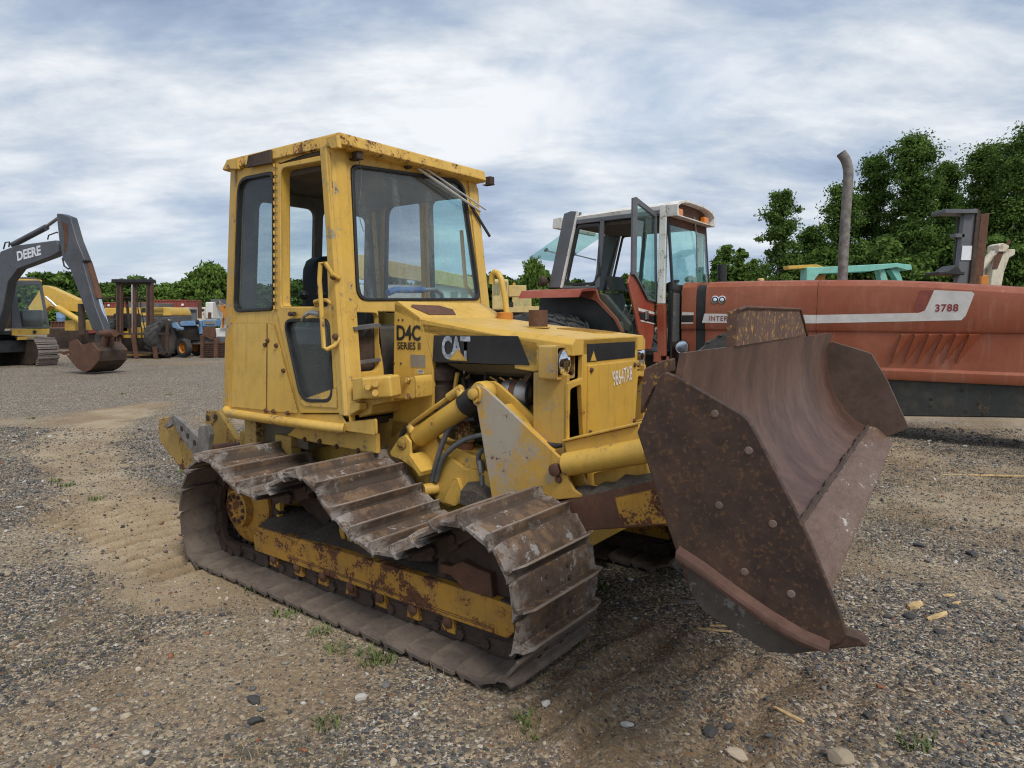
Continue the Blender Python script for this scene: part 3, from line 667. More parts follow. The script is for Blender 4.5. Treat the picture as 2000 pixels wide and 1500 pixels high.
# --- cab front
ws = fillet([FW(*z1(944, 285)), FW(905.5, 352), FW(938, 586), FW(*z1(988, 1240))], [.06, .12, .06, .08])
ws_t = [p for p in ws]
edr = lambda z: V((-.258-.11*z, .729-.029*z, z))
fo = [edge(2.56)+V((0, 0, 0)), edr(2.56), edr(1.0), edge(1.0)]
hole = fillet([FW(*z2(984, 182)), FW(*z2(1140, 182)), FW(*z2(1148, 585)), FW(*z2(992, 600))], [.005, .04, .04, .01])
engine_cut = [V((-.258-.11*1.60, -.40, 1.60)), V((-.258-.11*1.60, .40, 1.60)), V((-.258-.11*1.02, .40, 1.02)), V((-.258-.11*1.02, -.40, 1.02))]
c = MB(); c.panel(fo, [ws, hole, engine_cut], (-.045, 0, 0)); fr_o = c.build('cab_front', 'yellow', D, bevel=.006)
c = MB(); Li = inset(ws, .024); c.panel([p+V((.010, 0, 0)) for p in ws], [[p+V((.010, 0, 0)) for p in Li]], (-.04, 0, 0)); wso = c.build('windshield_seal', 'rubber', D, bevel=.004)
c = MB(); c.prism([p+V((-.008, 0, 0)) for p in ws], (-.006, 0, 0)); c.build('windshield', 'glass_front', D, smooth=False)
# A pillars: chamfered corner post
for sg in (-1, 1):
    m_ = (lambda p: p) if sg < 0 else (lambda p: V((p[0], -p[1], p[2])))
    c = MB(); secs = []
    for z in (2.55, 1.8, 1.0):
        e_ = edge(z); w1 = .105+.0*(z-1)
        secs.append([m_(e_+V((-.075, -.012, 0))), m_(e_+V((-.020, -.016, 0))), m_(e_+V((.014, .018, 0))), m_(e_+V((.014, w1, 0))), m_(e_+V((-.03, w1, 0))), m_(e_+V((-.075, .04, 0)))])
    c.loft(secs); c.build('cab_pillar', 'yellow_worn', D, bevel=.005)
    c = MB(); secs = []
    rr = S(455, 330), S(440, 795)
    for t in (0, .5, 1):
        p = rr[0].lerp(rr[1], t); secs.append([m_(p+V(q)) for q in ((-.012, -.012, 0), (.05, -.012, 0), (.05, .05, 0), (-.012, .05, 0))])
    c.loft(secs); c.build('cab_pillar', 'yellow_grey' if sg < 0 else 'yellow', D, bevel=.005)
# rear wall with window
rt, rb2 = S(455, 330), S(440, 795)
def RW(y, z):
    t = (z-rb2.z)/(rt.z-rb2.z); return V((rb2.x+(rt.x-rb2.x)*t, y, z))
c = MB(); c.panel([RW(-.60, 2.54), RW(.60, 2.54), RW(.66, .96), RW(-.66, .96)], [fillet([RW(-.48, 2.36), RW(-.02, 2.36), RW(-.02, 1.5), RW(-.5, 1.5)], .06), fillet([RW(.05, 2.36), RW(.48, 2.36), RW(.5, 1.5), RW(.05, 1.5)], .06)], (.04, 0, 0)); c.build('cab_rear', 'interior', D, bevel=.004)
c = MB(); c.prism([RW(-.5, 2.38), RW(.5, 2.38), RW(.52, 1.48), RW(-.52, 1.48)], (.005, 0, 0)); c.build('rear_window', 'glass_clear', D, smooth=False)
# roof
c = MB()
RZ = 2.612
b0 = [V((-1.60, -.665, 2.535)), V((-.47, -.668, 2.535)), V((-.47, .668, 2.535)), V((-1.60, .665, 2.535))]
b1 = [V((-1.625, -.69, 2.545)), V((-.44, -.655, 2.545)), V((-.44, .655, 2.545)), V((-1.625, .69, 2.545))]
b2 = [V((-1.60, -.665, RZ)), V((-.455, -.65, RZ)), V((-.455, .65, RZ)), V((-1.60, .665, RZ))]
b3 = [V((-1.56, -.62, RZ+.012)), V((-.50, -.60, RZ+.012)), V((-.50, .60, RZ+.012)), V((-1.56, .62, RZ+.012))]
c.loft([b0, b1, b2, b3]); c.build('cab_roof', 'yellow_roof', D, bevel=.010)
c = MB(); c.box(-1.58, -.55, -.645, -.60, 2.515, 2.534); c.box(-1.57, -.56, -.6, .6, 2.44, 2.534); c.build('headliner', 'ceiling', D)
c = MB(); c.prism([DZ.Y(634, 270, -.678), DZ.Y(656, 262, -.678), DZ.Y(660, 288, -.678), DZ.Y(646, 290, -.678)], (0, .03, 0)); c.build('roof_corner', 'yellow_worn', D, bevel=.004); c = MB(); c.prism([DZ.Y(441, 313, -.695), DZ.Y(462, 309, -.695), DZ.Y(464, 330, -.695), DZ.Y(450, 330, -.695)], (0, .03, 0)); c.build('roof_corner', 'yellow_worn', D, bevel=.004)
c = MB(); c.prism([DZ.Y(484, 304, -.693), DZ.Y(527, 292, -.69), DZ.Y(528, 318, -.69), DZ.Y(480, 327, -.693)], (0, .02, 0)); c.build('roof_rust_patch', 'rust_dark', D, bevel=.003)
# wiper, lamp brackets
c = MB(); c.tube([FW(*z1(1385, 310), .03), FW(*z1(1440, 330), .05), FW(*z1(1860, 610), .04)], .006, 6); c.tube([FW(*z1(1385, 322), .04), FW(*z1(1820, 620), .04)], .009, 6); wp = c.build('wiper_arm', 'wiper_metal', D)
c = MB(); c.bar(FW(*z1(1750, 560), .03), FW(*z1(1895, 795), .03), .012, .016); c.build('wiper_blade', 'rubber', wp)
c = MB(); c.tube([FW(*z1(1330, 300), .0), FW(*z1(1330, 300), .04)], .022, 10); c.tube([FW(*z1(1405, 308), .0), FW(*z1(1405, 308), .05)], .012, 8); c.build('wiper_motor', 'rust_dark', wp)
for q, r_ in ((z1(955, 225), 0), (z1(1880, 408), 0)):
    c = MB(); p = FW(*q, .05); c.obox(p, (.025, 0, 0), (0, .024, 0), (0, 0, .026)); c.bar(p+V((-.05, .0, -.03)), p+V((.03, 0, -.03)), .05, .008); c.build('lamp_bracket', 'rust_dark', D, bevel=.005)
c = MB(); c.tube([FW(*z1(970, 265), .04), FW(*z1(1000, 340), .03), FW(*z1(1000, 480), .02), FW(*z1(990, 600), .015), FW(*z1(1005, 690), .012), FW(*z1(1030, 760), .01)], .0022, 5); c.build('loose_wire', 'hose_grey', D)
# --- cab interior
c = MB(); c.prism(fillet([(-1.33, -.22, 1.15), (-1.0, -.22, 1.15), (-.92, -.22, 1.28), (-1.02, -.22, 1.34), (-1.28, -.22, 1.30), (-1.34, -.22, 1.5), (-1.44, -.22, 1.48)], .04), (0, .46, 0)); st = c.build('seat', 'seat', D, bevel=.02)
c = MB(); secs = []
for z, hw_, x in ((1.30, .20, -1.24), (1.42, .235, -1.275), (1.55, .25, -1.31), (1.70, .255, -1.345), (1.82, .245, -1.37), (1.91, .22, -1.39), (1.97, .18, -1.405), (2.0, .12, -1.415), (2.01, .06, -1.42)): secs.append(fillet([(x-.05, -hw_, z), (x+.06, -hw_*.85, z), (x+.06, hw_*.85, z), (x-.05, hw_, z)], .03, 3))
c.loft(secs); c.build('backrest', 'seat', st, ang=60)
for px in (622, 650):
    c = MB(); p = DZ.Y(*z1((px-420)*3.5714-(100 if px == 622 else 80)+0, 1200), -.42); c.tube([p+V((0, 0, -.16)), p], .010, 8); c.lathe([(.005, -.03), (.024, -.02), (.032, 0), (.024, .02), (.004, .03)], p, (0, 0, 1), 12); c.build('control_lever', 'rubber', D)
c = MB(); c.box(-1.2, -.75, -.58, -.40, 1.0, 1.50); c.build('armrest_console', 'interior', D, bevel=.02)
c = MB(); c.box(-.68, -.48, -.45, .45, 1.0, 1.52); c.build('dashboard', 'seat_grey', D, bevel=.03)
c = MB(); pts = [DZ.X(*q, -.62) for q in ((758, 572), (772, 566), (800, 567), (828, 566))]; c.tube(pts, .022, 10); c.build('steering_bar', 'blue_grip', D)
c = MB(); pts = [DZ.X(*q, -.62) for q in ((828, 566), (850, 566), (862, 574), (866, 590))]; c.tube(pts, .015, 8); c.build('steering_lever', 'steel', D)
c = MB(); c.tube([(-1.48, .50, 2.4), (-1.45, .52, 1.7), (-1.3, .54, 1.65)], .016, 8); c.tube([(-.62, .58, 2.2), (-.60, .60, 1.8), (-.52, .62, 1.7)], .014, 8); c.build('inside_rail', 'yellow_worn', D)
# cab lower front: steering tank / mount
c = MB(); q = [FW(*z2(955, 636), .01), FW(*z2(1000, 618), .01), FW(*z2(1105, 600), .01)]
p0 = DZ.Y(*z2(958, 640), -.70); p1 = DZ.Y(*z2(1395, 622), -.62)
c.prism([DZ.Y(*z2(955, 640), -.705), DZ.Y(*z2(1060, 625), -.705), DZ.Y(*z2(1065, 770), -.705), DZ.Y(*z2(958, 800), -.705)], (0, .2, 0))
c.build('cab_mount', 'yellow_worn', D, bevel=.008)
c = MB(); a = DZ.Y(*z2(1060, 705), -.70); b_ = DZ.Y(*z2(1265, 690), -.64); c.bar(a, b_, .12, .12); c.build('mount_block', 'yellow_worn', D, bevel=.014)
for q in ((1065, 700), (1118, 678), (1118, 742)):
    c = MB(); c.tube([DZ.Y(*z2(*q), -.74), DZ.Y(*z2(*q), -.78)], .020, 10); c.build('bolt', 'yellow_worn', D, bevel=.003)
c = MB(); c.prism(fillet([DZ.Y(*z2(1230, 640), -.56), DZ.Y(*z2(1390, 622), -.56), DZ.Y(*z2(1400, 660), -.56), DZ.Y(*z2(1398, 780), -.56), DZ.Y(*z2(1230, 780), -.56)], .012), (0, .14, 0)); c.build('mount_bracket', 'yellow_worn', D, bevel=.006)
for q in ((1350, 650), (1350, 765)):
    c = MB(); c.bolt(DZ.Y(*z2(*q), -.56), (0, -1, 0), .018, .02); c.build('bolt', 'yellow_worn', D)
c = MB(); c.prism([S(*z2(875, 800), -.01), S(*z2(950, 800), -.01), DZ.Y(*z2(1005, 815), -.70), DZ.Y(*z2(1005, 860), -.70), S(*z2(900, 915), -.01)], (0, .06, 0)); c.prism([DZ.Y(*z2(1000, 790), -.64), DZ.Y(*z2(1210, 770), -.60), DZ.Y(*z2(1205, 805), -.60), DZ.Y(*z2(1095, 830), -.62), DZ.Y(*z2(1085, 890), -.63), DZ.Y(*z2(1000, 915), -.64)], (0, .3, 0)); c.build('cab_skirt', 'yellow_worn', D, bevel=.006)
# behind the opening: dark box
c = MB(); c.box(-.75, -.46, -.62, -.42, 1.0, 1.45); c.build('tool_box', 'rust_dark', D)
c = MB(); c.bar((-.43, -.62, 1.50), (-.43, -.42, 1.52), .02, .07, (1, 0, 0)); c.build('hose_bundle', 'hose_grey', D); c = MB(); c.bar((-.41, -.64, 1.30), (-.41, -.42, 1.31), .02, .02, (1, 0, 0)); c.build('hose_bundle', 'hose_grey', D)

# --- cowl, hood, nose
HY_ = .40
def H(x, y, c_=-HY_): return DZ.Y(x, y, c_)
cw = [H(770, 592), H(*z3(215, 120)), H(*z3(335, 205)), H(*z3(415, 480)), H(*z3(415, 800)), H(*z3(392, 808)), H(*z3(140, 1000)), H(*z3(165, 760)), H(768, 745)]
c = MB(); c.prism(cw, (0, .03, 0)); c.prism(mir(cw), (0, -.03, 0)); c.build('cowl_side', 'yellow', D, bevel=.005)
tl, tm, tr = H(770, 592), H(*z3(335, 205)), H(*z3(335, 205))
c = MB(); c.prism([V((tl.x, -HY_, tl.z)), V((tl.x+.03, -HY_, tl.z+.012)), V((tm.x, -HY_, tm.z+.004)), V((tm.x, -HY_, tm.z-.03)), V((tl.x, -HY_, tl.z-.05))], (0, 2*HY_, 0)); c.build('cowl_top', 'yellow', D, bevel=.005)
c = MB(); cx0, cx1 = tl.x+.07, tm.x-.02
def CT(u_, y, o=.012): x = cx0+(cx1-cx0)*u_; return V((x, y, tl.z+.012+(tm.z+.004-tl.z-.012)*((x-tl.x-.03)/(tm.x-tl.x-.03))+o))
c.prism([CT(.05, -.33, .002), CT(.25, -.36, .002), CT(.95, -.30, .002), CT(.95, -.06, .002), CT(.45, -.02, .002), CT(.1, -.1, .002)], (0, 0, .003)); c.build('rust_patch', 'rust', D, smooth=False)
# hood
hq_ = [H(820, 621.5), H(930, 642), H(1050, 656)]; hx = [q.x for q in hq_]+[.955]
secs = []
zt = [tm.z+.003, hq_[1].z+.012, hq_[2].z+.010, 1.462]
for x, z in zip(hx, zt):
    secs.append([V((x, -HY_, z-.085)), V((x, -HY_, z-.028)), V((x, -HY_+.03, z)), V((x, HY_-.03, z)), V((x, HY_, z-.028)), V((x, HY_, z-.085))])
top = MB()
for i in range(3):
    pass
full = [s_+[V((s_[0].x, HY_-.03, s_[0].z)), V((s_[0].x, -HY_+.03, s_[0].z))] for s_ in secs]
top.loft(full); top.build('hood', 'yellow', D, bevel=.005)
hs = [H(*z3(337, 212)), H(*z3(1100, 365)), H(*z3(1098, 512)), H(*z3(418, 487))]
for s_, f in ((1, lambda q: q), (-1, mir)):
    c = MB(); c.prism(f(hs), (0, .02*s_, 0)); hso = c.build('hood_side', 'yellow', D, bevel=.004)
    cat = [H(*z3(424, 316), -HY_-.0035), H(*z3(972, 321), -HY_-.0035), H(*z3(1048, 512), -HY_-.0035), H(*z3(416, 486), -HY_-.0035)]
    if s_ > 0:
        c = MB(); c.prism(cat, (0, .002, 0)); c.build('black_decal', 'decal_black', hso, smooth=False)
ux = (H(*z3(660, 480))-H(*z3(475, 470))); ul = ux.length
text('CAT', H(*z3(478, 470), -HY_-.005), ux, (0, 0, 1), ul, .132, (0, -1, 0), 'decal_ghost', D, bold=.035, spacing=.9)
c = MB(); c.prism([H(*z3(520, 478), -HY_-.0095), H(*z3(580, 405), -HY_-.0095), H(*z3(642, 485), -HY_-.0095)], (0, .002, 0)); c.build('triangle_emblem', 'yellow', D, smooth=False)
p0 = H(*z3(184, 350), -HY_-.002); ux = H(*z3(336, 356))-H(*z3(182, 352)); text('D4C', p0, ux, (0, 0, 1), ux.length, .092, (0, -1, 0), 'decal_black', D, bold=.03)
p0 = H(*z3(188, 408), -HY_-.002); ux = H(*z3(338, 412))-H(*z3(188, 408)); text('SERIES II', p0, ux, (0, 0, 1), ux.length, .044, (0, -1, 0), 'decal_black', D, bold=.02)
c = MB(); c.prism([H(*z3(272, 442), -HY_-.003), H(*z3(366, 446), -HY_-.003), H(*z3(368, 528), -HY_-.003), H(*z3(274, 522), -HY_-.003)], (0, .003, 0)); c.build('data_plate', 'label_grey', D, smooth=False)
c = MB(); c.prism([H(*z3(320, 538), -HY_-.003), H(*z3(354, 540), -HY_-.003), H(*z3(354, 566), -HY_-.003), H(*z3(320, 563), -HY_-.003)], (0, .003, 0)); st_ = c.build('stock_label', 'white_plate', D, smooth=False)
text('4849', H(*z3(323, 559), -HY_-.004), (1, 0, 0), (0, 0, 1), .042, .020, (0, -1, 0), 'decal_black', st_)
for q in ((195, 217), (222, 217), (165, 500), (210, 500), (180, 640)):
    c = MB(); c.lathe([(.008, 0), (.006, .003), (.001, .003)], H(*z3(*q)), (0, -1, 0), 8); c.build('rust_spot_hole', 'rust_dark', D)
# underside muffler
c = MB(); c.lathe([(.02, 0), (.045, .03), (.05, .08), (.05, .50), (.03, .54)], (.12, -.25, 1.29), (1, 0, 0), 20); c.build('muffler', 'olive', D)
rr_ = random.Random(8)
for k in range(16):
    x0 = rr_.uniform(.05, .6); z0 = rr_.uniform(.75, 1.2); c = MB(); c.tube([(x0, -.23, z0), (x0+rr_.uniform(-.05, .1), -.29, z0+rr_.uniform(-.08, .08)), (x0+rr_.uniform(0, .2), -.30, z0+rr_.uniform(-.15, .1)), (x0+rr_.uniform(.05, .25), -.22, z0+rr_.uniform(-.2, .1))], rr_.choice((.006, .009, .014)), 7); c.build('engine_pipe', rr_.choice(('rust_dark', 'rubber', 'engine', 'olive', 'rust')), D, ang=80)
c = MB(); c.prism([H(*z3(512, 500), -HY_+.03), H(*z3(1100, 514), -HY_+.03), H(*z3(1095, 570), -.33), H(*z3(600, 545), -.33)], (0, .012, 0)); c.build('hood_lip', 'olive', D)
# nose (radiator guard)
NX = .955; NW = .435
c = MB(); side_p = [(.745, 1.29), (.745, .55), (NX-.01, .55), (NX-.01, 1.29)]
for s_ in (-1, 1): c = MB(); c.prism([(x, s_*NW, z) for x, z in side_p], (0, -s_*.03, 0)); c.build('radiator_side', 'yellow_grey', D, bevel=.006)
def FX(x, y, off=0): return DZ.X(x, y, NX+off)
fo = [V((NX, -NW, 1.245)), V((NX, -.305, 1.262)), V((NX, -.30, 1.455)), V((NX, .30, 1.455)), V((NX, .305, 1.262)), V((NX, NW, 1.245)), V((NX, NW, .52)), V((NX, -NW, .52))]
h1 = fillet([V((NX, -.415, 1.215)), V((NX, -.315, 1.232)), V((NX, -.285, .955)), V((NX, -.415, .955))], .018); h2 = fillet([V((NX, -.415, .925)), V((NX, -.283, .925)), V((NX, -.275, .70)), V((NX, -.415, .70))], .015)
c = MB(); c.panel(fo, [h1, h2, mir(h1), mir(h2)], (-.03, 0, 0)); c.build('radiator_guard', 'yellow', D, bevel=.006)
c = MB(); c.prism([(NX-.015, -.262, 1.325), (NX-.015, .262, 1.325), (NX-.015, .268, .58), (NX-.015, -.268, .58)], (.027, 0, 0)); dp = c.build('radiator_door', 'yellow', D, bevel=.005)
for y, z in ((-.24, 1.30), (.24, 1.30), (-.245, .98), (.245, .98), (-.245, .90)):
    c = MB(); c.bolt((NX+.012, y, z), (1, 0, 0), .012, .01); c.build('bolt', 'rust', dp)
c = MB(); c.prism([(NX+.001, -.265, 1.432), (NX+.001, .262, 1.432), (NX+.001, .262, 1.342), (NX+.001, -.262, 1.342)], (.002, 0, 0)); c.build('black_decal', 'decal_black', dp, smooth=False)
c = MB(); c.prism([(NX+.0045, -.235, 1.345), (NX+.0045, -.175, 1.345), (NX+.0045, -.205, 1.395)], (.0015, 0, 0)); c.build('triangle_emblem', 'yellow', dp, smooth=False)
c = MB()
text("'98647X8", (NX+.0135, -.02, 1.195), (0, 1, .10), (0, -.05, 1), .23, .085, (1, 0, 0), 'white_chalk', dp, name='chalk_number', bold=.0)
c = MB(); c.box(.80, .84, -.40, .40, .58, 1.40); c.build('radiator_core', 'engine', D)
gm = MB()
for k in range(40):
    z = .70+k*.0155
    for s_ in (-1, 1): gm.box(NX-.10, NX-.085, s_*.28, s_*.415, z, z+.002)
gm.build('grille_fins', 'engine', D, smooth=False)
# nose cap, headlights
c = MB(); c.prism([(.60, 0-.40, 1.44), (.80, -.40, 1.42), (.80, -.40, 1.30), (.72, -.40, 1.29), (.60, -.40, 1.30)], (0, .10, 0)); c.build('nose_shoulder', 'yellow_worn', D, bevel=.005); c = MB(); c.prism([(.60, .40, 1.44), (.80, .40, 1.42), (.80, .40, 1.30), (.72, .40, 1.29), (.60, .40, 1.30)], (0, -.10, 0)); c.build('nose_shoulder', 'yellow_worn', D, bevel=.005)
for s_ in (-1, 1):
    c = MB(); y0, y1 = s_*.48, s_*.31; x0, x1 = .806, .915; zb, zt_ = 1.262, 1.43
    pts = fillet([(x0, y0, zb), (x0, y0, zt_), (x0, y1, zt_), (x0, y1, zb)], .012)
    inn = fillet([(x1, y0-s_*.012, zb+.014), (x1, y0-s_*.012, zt_-.012), (x1, y1+s_*.012, zt_-.012), (x1, y1+s_*.012, zb+.014)], .012)
    outr = [V((x1, p[1], p[2])) for p in pts]
    c.panel(outr, [inn], (-(x1-x0), 0, 0)); hbx = c.build('headlight', 'yellow_grey', D, bevel=.004, label='box-shaped headlight housing with chipped yellow paint')
    c = MB(); c.box(x0+.01, x0+.05, y0-s_*.014, y1+s_*.014, zb+.02, zt_-.02); c.build('housing_back', 'rubber', hbx)
    yc_ = y0-s_*.070; zc_ = (zb+zt_)/2
    c = MB(); c.lathe([(.062, 0), (.066, .03), (.060, .035)], (x1-.034, yc_, zc_), (1, 0, 0), 20); c.build('bezel', 'rubber', hbx)
    c = MB(); secs = []
    for k, (r_, t_) in enumerate(((.058, .0), (.056, .012), (.042, .024), (.02, .031), (.004, .033))): secs.append([(x1-.006+t_, yc_+r_*cos(a*pi/10)*.95, zc_+r_*1.15*sin(a*pi/10)) for a in range(20)])
    c.loft(secs); c.build('lens', 'chrome', hbx)
    c = MB(); c.tube([(x1-.02, yc_-s_*.082, zc_+.05), (x1+.0, yc_-s_*.082, zc_+.05)], .013, 8); c.tube([(x1-.02, yc_-s_*.082, zc_-.05), (x1+.0, yc_-s_*.082, zc_-.05)], .013, 8); c.build('fixing_screw', 'rust', hbx)
# exhaust stub, hood trim
p = DZ.Y(1051, 652, 0.0); hzz = float(np.interp(p.x, hx, zt))
c = MB(); c.lathe([(.055, -.03), (.055, .108), (.051, .108), (.051, .02), (.002, .02)], (p.x, p.y, hzz-.006), (0, 0, 1), 24); c.build('exhaust_stub', 'rust', D)
c = MB(); c.lathe([(.070, 0), (.070, .005), (.058, .007)], (p.x, p.y, hzz), (0, 0, 1), 20); c.build('exhaust_collar', 'yellow_worn', D)
g = MB()
for k in range(16):
    x = .55+.018*k; z0 = float(np.interp(x, hx, zt))
    g.box(x, x+.007, .08, .30, z0-.002, z0+.006)
g.build('hood_louvre', 'yellow', D, smooth=False)
c = MB(); q = DZ.Y(1112, 654, .18); c.box(q.x-.012, q.x+.012, q.y-.02, q.y-.012, q.z-.02, q.z+.03); c.box(q.x-.012, q.x+.012, q.y+.012, q.y+.02, q.z-.02, q.z+.03); c.box(q.x-.012, q.x+.012, q.y-.02, q.y+.02, q.z+.025, q.z+.033); c.build('hood_catch', 'yellow_worn', D)
# gooseneck on the far side of the hood
gp = DZ.Y(985, 628, .33); 
pts = [DZ.Y(*q, .33) for q in ((990, 612), (986, 580), (982, 560), (979, 545), (973, 534), (966, 531), (961, 537), (960, 555))]
c = MB(); c.tube(pts, .020, 12); gn_ = c.build('gooseneck_pipe', 'yellow_far', D)
c = MB(); a, b_ = DZ.Y(986, 630, .33), DZ.Y(986, 611, .33); c.lathe([(.055, 0), (.055, (b_-a).length), (.03, (b_-a).length+.006)], a, (0, 0, 1), 18); c.build('pipe_base', 'orange_paint', gn_)
# --- engine bay
c = MB(); c.box(.02, .72, -.22, .22, .55, 1.12); c.box(.06, .70, -.14, .14, 1.12, 1.30); c.box(.0, .1, -.30, .30, .6, 1.2); c.build('engine_block', 'engine', D, bevel=.02)
c = MB(); c.box(-.05, .74, .22, .30, .5, 1.40); c.build('engine_far_cover', 'engine', D)
c = MB()
for k in range(4): x = .15+k*.14; c.tube([(x, -.20, 1.18), (x+.03, -.26, 1.14), (x+.05, -.24, 1.05), (x+.06, -.20, .98)], .026, 8)
c.tube([(.1, -.24, 1.16), (.66, -.24, 1.16)], .032, 10); c.build('manifold', 'rust_dark', D)
for k in range(4):
    x = .30+k*.07; c = MB(); c.tube([(x, -.22, 1.22), (x+.05, -.29, 1.235), (x+.10, -.30, 1.22), (x+.12, -.29, 1.12)], .006, 6); c.build('injector_line', 'yellow_worn', D)
c = MB(); c.tube([DZ.Y(*z3(560, 680), -.33), DZ.Y(*z3(572, 600), -.33), DZ.Y(*z3(580, 560), -.33)], .013, 8); c.build('dipstick_tube', 'yellow_worn', D)
c = MB(); c.lathe([(.075, 0), (.08, .02), (.08, .14), (.065, .15), (.065, .17), (.085, .175), (.085, .24), (.03, .27)], (.01, -.30, 1.03), (0, 0, 1), 18); c.build('turbo_housing', 'rust_dark', D)
# alternator
a = DZ.Y(*z3(985, 700), -.30)
c = MB(); c.lathe([(.03, -.10), (.07, -.095), (.078, -.07), (.078, -.04), (.074, -.036), (.074, .0), (.08, .004), (.08, .05), (.07, .065), (.03, .07)], a, (1, .15, 0), 22); al = c.build('alternator', 'alu', D)
c = MB(); c.lathe([(.079, -.034), (.079, -.004)], a, (1, .15, 0), 22); c.build('stator_band', 'rust', al)
c = MB(); c.lathe([(.02, .07), (.055, .075), (.04, .085), (.055, .095), (.02, .10)], a, (1, .15, 0), 18); c.bar(a+V((.04, -.02, .06)), a+V((.10, -.03, .13)), .02, .03); c.build('pulley', 'rust_dark', al)
for k in range(4):
    c = MB(); pts = [DZ.Y(*z3(1105-k*13, 690+k*6), -.28), DZ.Y(*z3(1075-k*9, 760), -.28), DZ.Y(*z3(1068-k*7, 830), -.28), DZ.Y(*z3(1078-k*4, 905), -.28)]; c.tube(pts, .006, 6); c.build('fan_belt', 'yellow_worn', D)
# filter and hoses
a = DZ.Y(*z3(630, 1150), -.34); c = MB(); c.lathe([(.03, 0), (.046, .008), (.05, .03), (.05, .125), (.043, .13)], (a.x, -.34, a.z), (0, 0, 1), 20); fl_ = c.build('oil_filter', 'filter', D)
c = MB(); c.lathe([(.058, .13), (.058, .19), (.03, .21)], (a.x, -.34, a.z), (0, 0, 1), 14); c.lathe([(.035, 0), (.045, .02), (.03, .05)], DZ.Y(*z3(640, 915), -.34), (0, -1, 0), 12); c.build('filter_head', 'yellow_hitch', fl_)
def hose(px, yv, r, name='hose', rings=True, mat='hose_grey'):
    P0 = [DZ.Y(*z3(*q), y_) for q, y_ in zip(px, yv)]; n_ = len(P0); fine = []
    for i in range(n_-1):
        p0, p1, p2, p3 = P0[max(i-1, 0)], P0[i], P0[i+1], P0[min(i+2, n_-1)]
        for t in np.linspace(0, 1, 16, endpoint=False): fine.append(.5*((2*p1)+(-p0+p2)*t+(2*p0-5*p1+4*p2-p3)*t*t+(-p0+3*p1-3*p2+p3)*t**3))
    fine.append(P0[-1])
    if rings:
        s_ = [0]
        for a_, b2_ in zip(fine[:-1], fine[1:]): s_.append(s_[-1]+(b2_-a_).length)
        N_ = int(s_[-1]/.0045); q = np.linspace(0, s_[-1], N_); A_ = np.array(fine)
        fine = [V((np.interp(t, s_, A_[:, 0]), np.interp(t, s_, A_[:, 1]), np.interp(t, s_, A_[:, 2]))) for t in q]
        rad = [r if i % 2 else r*.86 for i in range(N_)]
    else: rad = r
    c = MB(); c.tube(fine, rad, 9); return c.build(name, mat, D, ang=70)
hose([(410, 1270), (440, 1150), (480, 1020), (530, 920), (600, 865), (690, 858)], [-.45, -.46, -.46, -.45, -.42, -.38], .016)
hose([(440, 1265), (480, 1130), (545, 1050), (640, 990), (740, 965)], [-.45, -.46, -.46, -.44, -.40], .016)
hose([(735, 1060), (715, 1110), (725, 1180), (735, 1240), (745, 1290), (800, 1330)], [-.42]*6, .014, rings=False)
hose([(450, 700), (520, 690), (640, 560)], [-.25]*3, .012, rings=False, mat='rubber')
c = MB(); c.tube([DZ.Y(*z3(725, 1130), -.43), DZ.Y(*z3(735, 1210), -.43)], .017, 10); c.tube([DZ.Y(*z3(738, 1225), -.43), DZ.Y(*z3(742, 1290), -.43)], .016, 10); c.build('hose_fitting', 'alu', D)
c = MB(); c.tube([DZ.Y(*z3(355, 1325), -.50), DZ.Y(*z3(450, 1310), -.42)], .036, 16); c.build('frame_pin', 'yellow_worn', D, bevel=.004)
c = MB(); fp = [H(*z3(250, 1110), -.43), H(*z3(360, 1000), -.43), H(*z3(430, 965), -.43), H(*z3(470, 1060), -.43), H(*z3(540, 1120), -.43), H(*z3(620, 1185), -.43), H(*z3(780, 1205), -.43), H(*z3(800, 1380), -.43), H(*z3(520, 1440), -.43), H(*z3(330, 1310), -.43)]
c.prism(fp, (0, .03, 0)); c.build('frame_cheek', 'yellow_worn', D, bevel=.005)
c = MB(); c.prism(fillet([H(*z3(480, 1400), -.46), H(*z3(545, 1255), -.46), H(*z3(572, 1250), -.46), H(*z3(620, 1390), -.46), H(*z3(560, 1430), -.46)], .008), (0, .04, 0)); c.build('frame_gusset', 'yellow_worn', D, bevel=.006)
c = MB(); secs = []
for k in range(9):
    x = .30+.09*k; a_ = .02*sin(k*2.1); secs.append([(x, -.50, .55), (x, -.49, .62+a_), (x, -.43, .66+a_), (x, -.36, .62)])
c.loft(secs); c.build('packed_dirt', 'dirt', D)

